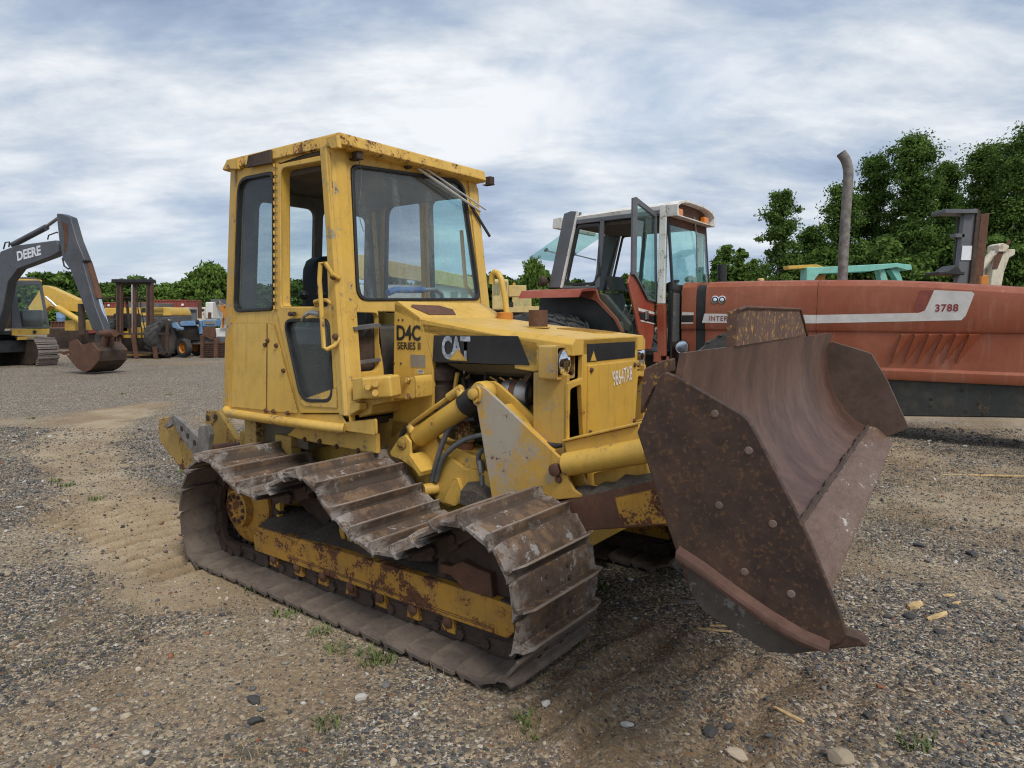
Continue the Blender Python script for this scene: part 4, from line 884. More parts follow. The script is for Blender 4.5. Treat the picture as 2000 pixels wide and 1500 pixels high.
# --- C-frame, lift cylinders, blade
def cpt(x, y, c_): return DZ.Y(*z3(x, y), c_)
plate = [(653, 710), (660, 665), (690, 638), (725, 640), (765, 668), (1250, 1120), (1285, 1190), (1300, 1260), (1335, 1325), (1385, 1355), (1385, 1372), (1182, 1392), (800, 1372), (702, 780), (668, 755)]
BLf = V((.9968, .0797, 0)); BLb = V((-.0797, .9968, 0))
def B(x, y, z): return BLf*x+BLb*y+V((0, 0, z))       # blade frame
for s_ in (-1, 1):
    f = (lambda q: q) if s_ < 0 else mir
    pp = [cpt(x, y, -.50) for x, y in plate]
    c = MB(); c.prism(f(pp), (0, .022*-s_, 0)); up = c.build('lift_plate', 'lift_paint', D, bevel=.004)
    pi_ = [V((p.x+.012, -.40, p.z+.012)) for p in pp]; c = MB(); c.prism(f(pi_), (0, .022*-s_, 0)); c.build('inner_plate', 'yellow', up, bevel=.004)
    e0, e1 = V((pp[4].x, -.48, pp[4].z-.02)), V((pp[5].x, -.48, pp[5].z-.02)); c = MB(); c.prism(f([e0.lerp(e1, .18), e0.lerp(e1, .86), e0.lerp(e1, .86)+V((-.02, 0, -.03)), e0.lerp(e1, .18)+V((-.02, 0, -.03))]), (0, .085*-s_, 0)); c.build('edge_plate', 'yellow', up, bevel=.004)
    c = MB(); c.prism(f(fillet([cpt(652, 700, -.522), cpt(668, 655, -.522), cpt(705, 645, -.522), cpt(722, 690, -.522), cpt(712, 765, -.522), cpt(675, 745, -.522)], .02)), (0, .022*-s_, 0)); kp = c.build('pin_keeper', 'yellow_worn', up, bevel=.004)
    tp = cpt(684, 698, -.53); lp = cpt(222, 1020, -.53)
    mm = lambda p: V((p[0], p[1]*(1 if s_ < 0 else -1), p[2]))
    c = MB(); c.lathe([(.03, 0), (.03, .016), (.024, .02)], mm(tp), (0, s_, 0), 16); c.bolt(mm(cpt(700, 745, -.522)), (0, s_, 0), .014, .012); c.build('pin', 'yellow_worn', kp)
    c = MB(); bpn = cpt(1222, 1190, -.50); c.lathe([(.032, 0), (.032, .022), (.026, .026)], mm(bpn), (0, s_, 0), 16); c.bolt(mm(cpt(1238, 1255, -.50)), (0, s_, 0), .016, .014); c.build('pin', 'rust', up)
    # lift cylinder
    tpc, lpc = V((tp.x, -.45, tp.z)), V((lp.x, -.45, lp.z)); dr_ = (tpc-lpc).normalized(); ln = (tpc-lpc).length
    cy = MB(); cy.lathe([(.035, .05), (.058, .055), (.060, .07), (.060, ln-.16), (.066, ln-.155), (.066, ln-.09), (.05, ln-.08)], mm(lpc), mm(dr_), 22); lc = cy.build('lift_cylinder', 'yellow', D)
    cy = MB(); cy.lathe([(.067, ln-.15), (.068, ln-.055), (.03, ln-.04)], mm(lpc), mm(dr_), 22); cy.build('gland', 'black_paint', lc)
    cy = MB(); cy.lathe([(.055, -.045), (.062, -.03), (.062, .03), (.055, .045)], mm(tpc), (0, 1, 0), 20); cy.tube([mm(tpc), mm(tpc+dr_*-.08)], .028, 10); cy.build('rod_eye', 'yellow_worn', lc)
    cy = MB(); cy.lathe([(.05, -.04), (.055, -.03), (.055, .03), (.05, .04)], mm(lpc), (0, 1, 0), 18); cy.build('base_eye', 'yellow_worn', lc)
    upv = V((-dr_.z, 0, dr_.x)); cy = MB(); k0 = lpc+dr_*.05+upv*.085+V((0, -.02, 0)); k1 = lpc+dr_*(ln-.13)+upv*.085+V((0, -.02, 0))
    cy.tube([mm(k0), mm(k0.lerp(k1, .5)), mm(k1)], .014, 8); cy.tube([mm(k1-dr_*.09), mm(k1+dr_*.02)], .024, 10); cy.tube([mm(k1), mm(k1-upv*.05)], .026, 10); cy.tube([mm(k0), mm(k0-upv*.05)], .026, 10); cy.build('oil_pipe', 'yellow_worn', lc)
    cy = MB(); cy.tube([mm(k0+dr_*.0), mm(k0+dr_*-.05+V((0, .01, .01))), mm(k0+dr_*-.11+V((0, .02, -.02))), mm(k0+dr_*-.16+V((0, .06, -.02)))], .013, 8); cy.build('hydraulic_hose', 'hose_grey', lc)
    # lower bracket
    br = [cpt(135, 1080, -.535), cpt(195, 985, -.535), cpt(235, 965, -.535), cpt(268, 1010, -.535), cpt(272, 1085, -.535), cpt(362, 1200, -.535), cpt(352, 1232, -.535), cpt(215, 1130, -.535), cpt(150, 1105, -.535)]
    c = MB(); c.prism(f(br), (0, .02*-s_, 0)); br2 = [V((p.x, -.40, p.z)) for p in br]; c.prism(f(br2), (0, .02*-s_, 0)); cb_ = c.build('cylinder_bracket', 'yellow_worn', D, bevel=.005)
    c = MB(); c.lathe([(.036, 0), (.036, .006), (.024, .01), (.010, .011)], mm(lp+V((0, -.006, 0))), (0, s_, 0), 18); c.build('pin', 'yellow_hitch', cb_)
    c = MB(); c.prism(f([V((br[5].x, -.56, br[5].z)), V((br[6].x, -.56, br[6].z)), V((br[4].x-.01, -.56, br[4].z-.02)), V((br[4].x+.01, -.56, br[4].z))]), (0, .16*-s_, 0)); c.build('bracket_flange', 'yellow_worn', cb_, bevel=.003)
    # push beam
    bm0, bm1, bm2, bm3 = DZ.Y(1108, 972, -.50), DZ.Y(1300, 932, -.50), DZ.Y(1306, 1026, -.50), DZ.Y(1090, 1040, -.50)
    x_e = 1.70; sl = (bm1.z-bm0.z)/(bm1.x-bm0.x); sl2 = (bm2.z-bm3.z)/(bm2.x-bm3.x)
    bq = [V((bm0.x-.45, -.50, bm0.z-.45*sl-.02)), V((x_e, -.50, bm0.z+(x_e-bm0.x)*sl)), V((x_e, -.50, bm3.z+(x_e-bm3.x)*sl2)), V((bm3.x-.45, -.50, bm3.z-.45*sl2))]
    c = MB(); c.prism(f(bq), (0, .12*-s_, 0)); pb = c.build('push_beam', 'rust', D, bevel=.006)
    yq = [DZ.Y(1200, 972, -.5025), DZ.Y(1300, 950, -.5025), DZ.Y(1318, 1022, -.5025), DZ.Y(1215, 1027, -.5025)]
    c = MB(); c.prism(f(yq), (0, .002*-s_, 0)); c.build('paint_patch', 'yellow_track', pb, smooth=False)
    c = MB(); secs = []
    for k in range(12):
        x = bm0.x+.0+k*.055; a_ = .012*sin(k*2.7)+.008*cos(k*5.1); z0 = bm0.z+(x-bm0.x)*sl
        secs.append([mm((x, -.497, z0-.01)), mm((x, -.485, z0+.012+a_)), mm((x, -.43, z0+.03+a_)), mm((x, -.385, z0+.012)), mm((x, -.385, z0-.01))])
    if s_ < 0: c.loft(secs); c.build('packed_dirt', 'dirt', pb)
# cross member, angle cylinder, guard box
c = MB(); c.box(1.35, 1.62, -.40, .40, .62, .80); c.build('cross_member', 'yellow_worn', D, bevel=.01)
c = MB(); c.prism([DZ.Y(1158, 925, -.36), DZ.Y(1262, 900, -.36), DZ.Y(1275, 945, -.36), DZ.Y(1160, 948, -.36)], (0, .5, 0)); c.build('crossmember_cover', 'yellow', D, bevel=.008)
for s_ in (-1, 1):
    mm = lambda p: V((p[0], p[1]*(1 if s_ < 0 else -1), p[2]))
    a, b_ = DZ.Y(1103, 908, -.47), DZ.Y(1262, 880, -.47); e_ = a+(b_-a)*1.35; e_.y = -.62
    cy = MB(); d_ = (b_-a).normalized(); lnn = (b_-a).length
    cy.lathe([(.045, 0), (.058, .01), (.058, lnn*1.02), (.05, lnn*1.04)], mm(a), mm(d_), 20); ac = cy.build('angle_cylinder', 'yellow_worn', D)
    cy = MB(); cy.tube([mm(b_), mm(e_)], .026, 12); cy.build('piston_rod', 'steel', ac)
    gq = [cpt(1268, 1002, -.44), cpt(1755, 892, -.44), cpt(1768, 998, -.44), cpt(1292, 1104, -.44)]
    f = (lambda q: q) if s_ < 0 else mir
    c = MB(); c.prism(f(gq), (0, .02*-s_, 0)); c.prism(f([gq[0]+V((0, -.02, .006)), gq[1]+V((0, -.02, .006)), gq[1]+V((0, -.02, -.006)), gq[0]+V((0, -.02, -.006))]), (0, .16*-s_, 0)); c.build('cylinder_guard', 'yellow_worn', D, bevel=.004)
    if s_ < 0:
        c = MB(); c.tube([cpt(1120, 1020, -.45), cpt(1180, 1035, -.43), cpt(1270, 1030, -.42)], .018, 10); c.build('hydraulic_hose', 'rubber', ac)
# blade support behind
c = MB(); c.loft([[B(1.70, y, z) for y, z in ((-.40, .72), (.40, .72), (.40, 1.30), (-.40, 1.30))], [B(1.80, y, z) for y, z in ((-.55, .80), (.55, .80), (.55, 1.40), (-.55, 1.40))]]); c.build('blade_mount', 'yellow_hitch', D, bevel=.01)
c = MB(); cq = [DZ.on(*q, tuple(BLb), -1.28) for q in ((1252, 760), (1258, 720), (1290, 705), (1312, 700), (1312, 725), (1275, 760), (1250, 810))]; c.prism(cq, BLb*.04); 
c.build('blade_ear', 'guard', D, bevel=.005)
sec = [(1.822, 1.465), (1.805, 1.36), (1.806, 1.25), (1.828, 1.13), (1.868, 1.04), (1.925, .95), (2.0, .882), (2.09, .846)]
back = [(x-.022 if i < 4 else x-.012, z-(.002 if i < 4 else .022)) for i, (x, z) in enumerate(sec)]
HWB = 1.50; NB = 12
c = MB()
secs = [[B(x, -HWB+2*HWB*k/NB, z) for x, z in sec]+[B(x, -HWB+2*HWB*k/NB, z) for x, z in reversed(back)] for k in range(NB+1)]
c.loft(secs); BL = c.build('blade', 'blade_inner', D, ang=50, label='rusty curved dozer blade raised off the ground')
c = MB(); pr = [(2.075, .868), (2.115, .858), (2.200, .780), (2.208, .762), (2.175, .756), (2.09, .828), (2.06, .842)]
c.prism([B(x, -HWB+.01, z) for x, z in pr], BLb*(2*HWB-.02)); c.build('cutting_edge', 'blade_edge', BL, bevel=.005)
wr = random.Random(3); c = MB(); pts = []
for k in range(60):
    y = -HWB+.03+(2*HWB-.06)*k/59; pts.append(B(2.066+wr.uniform(-.005, .005), y, .868+wr.uniform(-.004, .004)))
c.tube(pts, [wr.uniform(.008, .018) for _ in pts], 6); c.build('weld_bead', 'rust_dark', BL)
ep = [(1.75, 1.397), (1.765, 1.408), (1.80, 1.397), (1.985, 1.302), (2.006, 1.286), (2.03, 1.245), (2.125, 1.072), (2.18, .965), (2.262, .775), (2.272, .745), (2.262, .715), (2.20, .675), (2.146, .652), (2.08, .640), (1.995, .672), (1.90, .712), (1.854, .764), (1.774, .971), (1.682, 1.222)]
c = MB(); c.prism([B(x, -HWB, z) for x, z in ep], BLb*-.022); en = c.build('end_plate', 'blade_end', BL, bevel=.005)
ef = [(1.775, 1.40), (1.833, 1.405), (2.04, 1.343), (2.062, 1.33), (2.158, 1.165), (2.284, .885), (2.288, .865), (2.17, .80), (2.10, .70), (1.98, .69), (1.85, .78), (1.76, 1.0), (1.70, 1.24)]
c = MB(); c.prism([B(x, HWB, z) for x, z in ef], BLb*.022); c.build('end_plate', 'blade_end_far', BL, bevel=.004)
# ledge on the near plate
lg0 = [(1.822, .898), (1.90, .862), (1.99, .812), (2.09, .762), (2.17, .730), (2.235, .716)]
secs = []
for k, (x, z) in enumerate(lg0):
    hgt = .030 if k < 5 else .014
    secs.append([B(x, -HWB-.018, z), B(x, -HWB-.058, z-.008), B(x, -HWB-.062, z-.020), B(x, -HWB-.058, z-hgt-.004), B(x, -HWB-.018, z-hgt)])
c = MB(); c.loft(secs); c.build('skid_ledge', 'ledge', en, bevel=.004)
c = MB(); c.prism([B(x, -HWB-.016, z) for x, z in ((2.20, .755), (2.262, .742), (2.305, .738), (2.325, .722), (2.27, .700), (2.20, .672), (2.15, .66))], BLb*.05); c.build('end_bit', 'blade_end', en, bevel=.006)
for px in ((1396, 808), (1462, 880), (1404, 987), (1509, 1023), (1454, 1117), (1545, 1160)):
    p = DZ.on(px[0], px[1], tuple(BLb), -HWB-.022); c = MB(); c.lathe([(.0115, 0), (.010, .002), (.005, .0025), (.001, .0025)], p, -BLb, 12); c.build('plug_weld', 'plug', en)
c = MB(); c.prism([B(x, -HWB-.0225, z) for x, z in ((1.842, .852), (1.92, .815), (2.0, .768), (2.10, .728), (2.18, .695), (2.225, .690), (2.196, .678), (2.146, .656), (2.08, .645), (1.995, .677), (1.90, .717), (1.858, .767))], BLb*-.003); c.build('wear_plate', 'worn_steel', en, bevel=.001)
# spill guard on top
gq = [DZ.on(*q, tuple(BLf), 1.828) for q in ((1437, 678), (1440, 606), (1455, 600), (1562, 604), (1576, 655))]
c = MB(); c.prism(gq, BLf*-.02); c.prism([gq[0], gq[1], gq[1]+BLf*-.035+V((0, 0, -.004)), gq[0]+BLf*-.035], BLb*.018); sg_ = c.build('spill_guard', 'guard', BL, bevel=.004)
c = MB(); c.tube([gq[1]+BLf*.002, gq[2]+BLf*.002, gq[3]+BLf*.002, gq[4]+BLf*.002], .007, 6); c.build('guard_rim', 'rust', sg_)

# --- rear hitch
Hn = -.34
def hz(x, y): return 280+x/7.143, 780+y/7.143
c = MB(); q = [(215, 265), (420, 240), (470, 300), (690, 640), (800, 830), (560, 990), (540, 995), (225, 590), (205, 420)]
c.prism([DZ.Y(*hz(*p), -.50) for p in q], (0, .05, 0)); rp = c.build('hitch_plate', 'yellow_hitch', D, bevel=.008)
c = MB(); q = [(350, 370), (480, 205), (560, 260), (830, 520), (830, 400), (870, 355), (960, 350), (995, 480), (960, 760), (870, 830), (810, 810), (640, 600), (480, 340), (380, 400)]
c.prism([DZ.Y(*hz(*p), -.53) for p in q], (0, -.04, 0)); hk = c.build('hitch_hook', 'pipe_grey', D, bevel=.006)
for p in ((535, 410), (620, 510), (712, 605)):
    c = MB(); c.lathe([(.022, 0), (.022, .002)], DZ.Y(*hz(*p), -.571), (0, -1, 0), 14); c.build('bolt_hole', 'engine', hk)
c = MB(); q = [(870, 160), (1020, 150), (1070, 200), (1330, 640), (1360, 700), (980, 800), (900, 420), (860, 330)]
c.prism([DZ.Y(*hz(*p), -.10) for p in q], (0, .06, 0)); rp2 = c.build('hitch_plate', 'yellow_hitch', D, bevel=.008)
for p in ((898, 260), (1010, 250)):
    c = MB(); c.lathe([(.028, 0), (.028, .002)], DZ.Y(*hz(*p), -.102), (0, -1, 0), 14); c.build('bolt_hole', 'engine', rp2)
c = MB(); c.tube([DZ.Y(*hz(880, 740), -.5), DZ.Y(*hz(1360, 690), -.2)], .06, 16); c.build('hitch_tube', 'rust', D)
c = MB(); c.box(-2.1, -1.55, -.36, .36, .42, .70); c.build('hitch_body', 'yellow_hitch', D, bevel=.02)
# ------------------------------------------------------------------ red articulated tractor
def zA(x, y): return 960+x/4.1667, 360+y/4.1667
def z4(x, y): return 1320+x/2.9412, 520+y/2.9412
T = thing('farm_tractor', 'faded red farm tractor with white cab roof, open door and tall exhaust', 'tractor', TR)
def A(x, y, c_=-.8): return TR.Y(*zA(x, y), c_)
def wheel(parent, c0, R, W_, ax=(0, 1, 0), rim='rust', lugs=22, tyre='tyre', hub=True, name='wheel'):
    ax = V(ax).normalized(); c0 = V(c0); side = ax.cross(V((0, 0, 1))).normalized(); up = V((0, 0, 1))
    c = MB(); h = W_/2
    c.lathe([(R*.56, -h*.8), (R*.62, -h), (R*.80, -h*1.02), (R*.92, -h*.93), (R*.955, -h*.6), (R*.96, 0), (R*.955, h*.6), (R*.92, h*.93), (R*.80, h*1.02), (R*.62, h), (R*.56, h*.8)], c0, ax, 40, cap=False)
    wo_ = c.build(name, tyre, parent, ang=50)
    if lugs:
        c = MB()
        for k in range(lugs):
            for s_ in (-1, 1):
                a0 = 2*pi*(k+(.5 if s_ > 0 else 0))/lugs; da = 2*pi/lugs*.9
                p = lambda a_, y_, r_: c0+side*cos(a_)*r_+up*sin(a_)*r_+ax*y_
                q = [(a0, 0), (a0+da*.30, 0), (a0+da*1.15, s_*h*.98), (a0+da*.85, s_*h*.98)]
                lo_ = [p(a_, y_, R*.94) for a_, y_ in q]; hi = [p(a_, y_, R*(1.0 if abs(y_) < h*.5 else .97)) for a_, y_ in q]
                c.add(lo_+hi, [(0, 1, 2, 3), (4, 5, 6, 7), (0, 1, 5, 4), (1, 2, 6, 5), (2, 3, 7, 6), (3, 0, 4, 7)])
        lg = c.build('tread_lugs', tyre, wo_, smooth=False); lg['kind'] = 'stuff'
    c = MB(); c.lathe([(R*.57, -h*.78), (R*.54, -h*.80), (R*.50, -h*.4), (R*.2, -h*.3), (R*.2, -h*.55), (R*.08, -h*.6)], c0, ax, 28, cap=False); c.lathe([(R*.57, h*.78), (R*.54, h*.80), (R*.50, h*.4), (R*.2, h*.3), (R*.01, h*.28)], c0, ax, 28, cap=False)
    c.build('rim', rim, wo_); return wo_
# hood
hxs = [.30, .51, 1.2, 2.04, 2.83, 3.40, 3.75, 4.25, 4.62]; hzt = [2.09, 2.095, 2.09, 2.075, 2.05, 2.01, 1.975, 1.925, 1.87]
def hsec(x, zt_, w=.5, wb=None):
    q = [(-w+.005, .775), (-w-.006, .80), (-w-.006, .89), (-w+.022, .925), (-w+.022, 1.375), (-w+.006, 1.385), (-w-.004, 1.41), (-w-.004, zt_-.17), (-w+.015, zt_-.085), (-w+.065, zt_-.028), (-w+.15, zt_-.004), (-.05, zt_+.004)]
    return [V((x, y, z)) for y, z in q]+[V((x, -y, z)) for y, z in reversed(q)]
c = MB(); c.loft([hsec(x, z) for x, z in zip(hxs[1:4], hzt[1:4])]); hdA = c.build('hood', 'tractor_red', T, ang=28)
c = MB(); c.loft([hsec(x+(.006 if i == 0 else 0), z) for i, (x, z) in enumerate(zip(hxs[3:], hzt[3:]))]); hdB = c.build('hood', 'tractor_red', T, ang=28)
c = MB(); c.loft([hsec(x, z, .50) for x, z in ((.14, 2.10), (.36, 2.095))]); cwl = c.build('cowl', 'tractor_red', T, ang=28)
c = MB(); c.loft([hsec(x, z-.03, .485) for x, z in ((.36, 2.09), (.44, 2.08), (.515, 2.09))]); c.build('rubber_boot', 'rubber', T, ang=28)
c = MB(); c.loft([[V((4.60, y, z)) for y, z in ((-.46, .72), (.46, .72), (.46, 1.84), (-.46, 1.84))], [V((4.72, y, z)) for y, z in ((-.42, .76), (.42, .76), (.42, 1.76), (-.42, 1.76))]]); c.build('front_grille', 'black_paint', T, bevel=.02)
# stripe and number panel
yS = -.5065
def hq(x, y): p = TR.Y(*z4(x, y), yS); return p
def flat(name, pts, mat, par, dy=.002): c = MB(); c.prism(pts, (0, dy, 0)); return c.build(name, mat, par, smooth=False)
flat('white_stripe', [hq(164, 272), hq(806, 280), hq(804, 328), hq(150, 325)], 'decal_white', hdA)
num = [hq(808, 280), hq(1395, 268), hq(1430, 255), hq(1445, 225), hq(1484, 137), hq(1700, 146), hq(1716, 158), hq(1665, 285), hq(1640, 310), hq(806, 328)]
flat('white_stripe', num, 'decal_white', hdB)
flat('faded_panel', [hq(1362, 250), hq(1400, 140), hq(1478, 138), hq(1438, 225), hq(1424, 250), hq(1392, 262)], 'hood_rust_ghost', hdB)
flat('white_stripe', [hq(36, 262), hq(103, 266), hq(102, 280), hq(34, 281)], 'decal_white', cwl); flat('black_stripe', [hq(34, 284), hq(102, 284), hq(100, 320), hq(32, 320)], 'decal_black', cwl); flat('white_stripe', [hq(32, 323), hq(100, 323), hq(99, 330), hq(31, 330)], 'decal_white', cwl)
p0, p1 = hq(191, 313), hq(352, 316); text('INTERNATIONAL', p0+V((0, -.003, 0)), p1-p0, (0, 0, 1), (p1-p0).length*1.93, .074, (0, -1, 0), 'decal_red', hdA, bold=.01, spacing=1.15)
p0, p1 = hq(1489, 262), hq(1622, 260); text('3788', p0+V((0, -.003, 0)), p1-p0, (0, 0, 1), (p1-p0).length, .092, (0, -1, 0), 'decal_red', hdB, bold=.025, spacing=1.1)
for cx_ in (226, 266):
    p = hq(cx_, 192); c = MB(); c.lathe([(.056, 0), (.058, .006), (.046, .008), (.044, .003), (.03, .003), (.028, .007), (.005, .008)], p, (0, -1, 0), 24); em = c.build('ring_emblem', 'chrome', hdA)
    c = MB(); c.lathe([(.043, .0045), (.031, .0045)], p, (0, -1, 0), 24); c.build('emblem_ring', 'decal_black', em)
# louvres: slanted raised blades on the lower hood panel
for k in range(6):
    x0, x1 = 1290+k*78, 1245+k*78-0
    if k == 0: pass
    a, b_ = TR.Y(*z4(1292+k*78, 390), -.478), TR.Y(*z4(1238+k*74, 550), -.478); wv = V((.075, 0, 0))
    c = MB(); c.add([a, b_, b_+wv*.25+V((0, 0, -.01)), a+wv*1.9, a+V((.02, -.085, -.014)), b_+V((.004, -.022, 0))], [(0, 1, 5, 4), (4, 5, 2, 3), (0, 4, 3), (1, 2, 5), (0, 3, 2, 1)]); c.build('louvre', 'tractor_red', hdB, ang=20)
# frame under the hood, front axle and wheels
c = MB(); c.prism([(.9, -.45, .80), (4.75, -.45, .80), (4.75, -.45, .42), (4.0, -.45, .37), (3.0, -.45, .30), (2.2, -.45, .32), (.9, -.45, .45)], (0, .9, 0)); fm = c.build('front_frame', 'green_black', T, bevel=.02)
for q in ((1465, 765), (1460, 805), (1665, 835), (1760, 848), (1640, 715), (1735, 790)):
    c = MB(); c.lathe([(.022, 0), (.02, .002)], TR.Y(*z4(*q), -.4505), (0, -1, 0), 10); c.build('bolt_hole', 'engine', fm)
c = MB(); c.box(1.0, 1.4, -.95, .95, .62, .90); c.box(-2.0, .9, -.30, .30, .55, 1.05); c.box(-1.9, -1.5, -1.6, 1.6, .68, .90); c.build('transmission', 'green_black', T, bevel=.03)
for y in (-1.05, 1.05): wheel(T, (1.24, y, .69), .71, .46, rim='fender_red')
for x, y in ((-1.70, -1.72), (-1.70, -1.16), (-1.70, 1.16)): wheel(T, (x, y, .82), .84, .44, rim='fender_red')
# exhaust
c = MB(); pts = [(2.25, 0, 2.0), (2.25, 0, 2.6), (2.26, 0, 3.30), (2.262, 0, 3.48), (2.25, -.01, 3.60), (2.22, -.03, 3.70), (2.17, -.06, 3.78)]
q = []; n_ = len(pts)
for i in range(n_-1):
    p0, p1, p2, p3 = (V(pts[max(i-1, 0)]), V(pts[i]), V(pts[i+1]), V(pts[min(i+2, n_-1)]))
    q += [.5*((2*p1)+(-p0+p2)*t+(2*p0-5*p1+4*p2-p3)*t*t+(-p0+3*p1-3*p2+p3)*t**3) for t in (0, .25, .5, .75)]
q.append(V(pts[-1])); c.tube(q, .064, 18, cap=False); ex = c.build('exhaust_pipe', 'pipe_grey', T)
c = MB(); c.tube([q[-1]+V((-.004, -.003, .006)), q[-1]+V((.03, .02, -.05))], .057, 18); c.build('pipe_mouth', 'engine', ex)
c = MB(); c.lathe([(.05, 0), (.05, .03), (.03, .05)], (1.15, .0, 2.09), (0, 0, 1), 12); c.build('filler_cap', 'wood', T)
c = MB(); c.tube([TR.Y(1410, 550, .9), TR.Y(1410, 517, .9)], .075, 16); c.build('air_stack', 'black_paint', T)
# cab: roof, visor, pillars
xf = .06
def arch(x, inset_=0, z0=0):
    q = []
    for k in range(13):
        t = -1+2*k/12; q.append(V((x, t*(.80-inset_), 3.19+z0+.085*(1-abs(t)**3.2)-.03*abs(t)**8)))
    return q+[V((x, .78-inset_, 3.075)), V((x, -.78+inset_, 3.075))]
c = MB(); c.loft([arch(-1.80, .06, -.10), arch(-1.72, .02, -.04), arch(-1.5, 0, 0), arch(-.7, 0, .03), arch(-.02, 0, .04)]); c.build('cab_roof', 'roof_white', T, ang=40)
c = MB(); o_ = arch(.16, -.01, .045); i_ = [V((p.x, p.y*.93, 3.075+(p.z-3.075)*.84)) for p in o_[:13]]+[V((.16, .70, 3.06)), V((.16, -.70, 3.06))]
c.panel(o_[:13]+[V((.16, .79, 3.04)), V((.16, -.79, 3.04))], [i_[:13]+[V((.16, .72, 3.06)), V((.16, -.72, 3.06))]], (-.17, 0, 0)); c.build('visor', 'roof_white', T, bevel=.006)
c = MB(); c.prism([V((.03, p.y*.96, p.z-.02)) for p in o_[:13]]+[V((.03, .74, 2.93)), V((.03, -.74, 2.93))], (-.02, 0, 0)); c.build('visor_panel', 'rust', T)
for y in (-.58, .50):
    c = MB(); c.box(.04, .13, y-.09, y+.09, 3.06, 3.17); c.build('amber_light', 'amber', T, bevel=.02)
c = MB(); c.prism([A(500, 275, -.55), A(580, 262, -.55), A(560, 370, -.55), A(492, 360, -.55)], (0, 1.2, 0)); c.build('rear_visor', 'roof_white', T, bevel=.02)
for y_, s_ in ((-.8, 1), (.8, -1)):
    f = (lambda p: p) if s_ > 0 else (lambda p: V((p[0], -p[1], p[2])))
    def post(name, top, bot, mat, d=.09, bev=.012): c = MB(); c.prism([f(p) for p in top+bot], (0, d*s_, 0)); return c.build(name, mat, T, bevel=bev)
    post('rear_pillar', [A(588, 238), A(640, 218), A(700, 220)], [A(556, 842), A(462, 842)], 'grey_paint', .14)
    post('pillar_trim', [A(688, 222, -.803), A(706, 222, -.803)], [A(576, 842, -.803), A(556, 842, -.803)], 'roof_white', .03, .004)
    post('door_post', [A(884, 280), A(916, 280)], [A(866, 840), A(838, 840)], 'grey_paint', .06)
    post('front_pillar', [A(1368, 165), A(1425, 165)], [A(1402, 972), A(1345, 972)], 'roof_white', .08)
    post('front_pillar', [A(1342, 972), A(1402, 972)], [A(1410, 1400), A(1352, 1400)], 'fender_red', .10)
    post('roof_rail', [A(690, 288), A(1370, 205)], [A(1370, 245), A(690, 326)], 'grey_paint', .06)
    wr_ = [f(p) for p in fillet([A(700, 330), A(880, 316), A(882, 740), A(832, 822), A(598, 822)], .05)]
    c = MB(); c.panel(wr_, [inset(wr_, .05)], (0, .05*s_, 0)); wf = c.build('side_window_frame', 'rubber', T, bevel=.006)
    post('sill', [A(570, 826), A(860, 826)], [A(860, 850), A(560, 850)], 'grey_paint', .08)
    if s_ < 0:
        c = MB(); c.prism([f(A(920, 300)), f(A(1360, 250)), f(A(1340, 1330)), f(A(1100, 1330)), f(A(1000, 900)), f(A(880, 830))], (0, -.006, 0)); c.build('far_door_glass', 'glass_clear', T, smooth=False)
# open rear window pushed out
a, b_ = A(300, 602, -.58), A(640, 360, -.58)
c = MB(); c.prism([a, a+V((0, 1.16, 0)), b_+V((0, 1.16, 0)), b_], (0, 0, .006)); rw = c.build('rear_window', 'glass_teal', T, smooth=False)
for y0 in (-.5, .45):
    c = MB(); p = A(420, 535, -.58).copy(); p.y = y0; c.tube([p, p+V((.45, 0, -.12))], .012, 8); c.tube([p+V((-.02, 0, 0)), p+V((.03, 0, .02))], .03, 8); c.build('window_stay', 'steel', rw)
# windshield and lower front
def AX(x, y, c_=.02): return TR.X(*zA(x, y), c_)
xw = .015
def wp(y, z, x=xw): return V((x, y, z))
wo2 = fillet([wp(-.72, 3.0), wp(.72, 3.0), wp(.72, 2.05, .10), wp(-.72, 2.05, .10)], .08)
c = MB(); c.prism(wo2, (-.008, 0, 0)); c.build('windshield', 'glass_teal', T, smooth=False)
c = MB(); c.panel([wp(-.78, 3.07), wp(.78, 3.07), wp(.78, 1.98, .11), wp(-.78, 1.98, .11)], [wo2], (-.03, 0, 0)); c.build('windshield_frame', 'rubber', T)
for y0, y1 in ((-.76, -.44), (.44, .76)):
    lw = fillet([wp(y0+.03, 1.93, .10), wp(y1-.02, 1.93, .10), wp(y1-.02, 1.20, .10), wp(y0+.03, 1.20, .10)], .03)
    c = MB(); c.panel([wp(y0, 1.985, .11), wp(y1, 1.985, .11), wp(y1, .95, .11), wp(y0, .95, .11)], [lw], (-.03, 0, 0)); lf = c.build('lower_front_frame', 'rubber', T, bevel=.004)
    c = MB(); c.prism(lw, (-.006, 0, 0)); c.build('lower_pane', 'glass_dark', lf, smooth=False)
c = MB(); p = TR.Y(*zA(1495, 1325), -.68); c.lathe([(.10, 0), (.10, .02), (.085, .0), (.05, -.04), (.01, -.05)], p+V((.1, 0, 0)), (.5, -.6, .1), 20); c.build('work_lamp', 'chrome', T)
c = MB(); c.lathe([(.108, .0), (.112, .03), (.09, -.05), (.03, -.07)], p+V((.095, 0, 0)), (.5, -.6, .1), 20); c.build('lamp_shell', 'rubber', T)
c = MB(); c.tube([AX(1650, 265, .06), AX(1668, 420, .06), AX(1672, 715, .06)], .012, 6); c.bar(AX(1672, 500, .07), AX(1674, 715, .07), .02, .02); c.build('wiper_arm', 'steel', T)
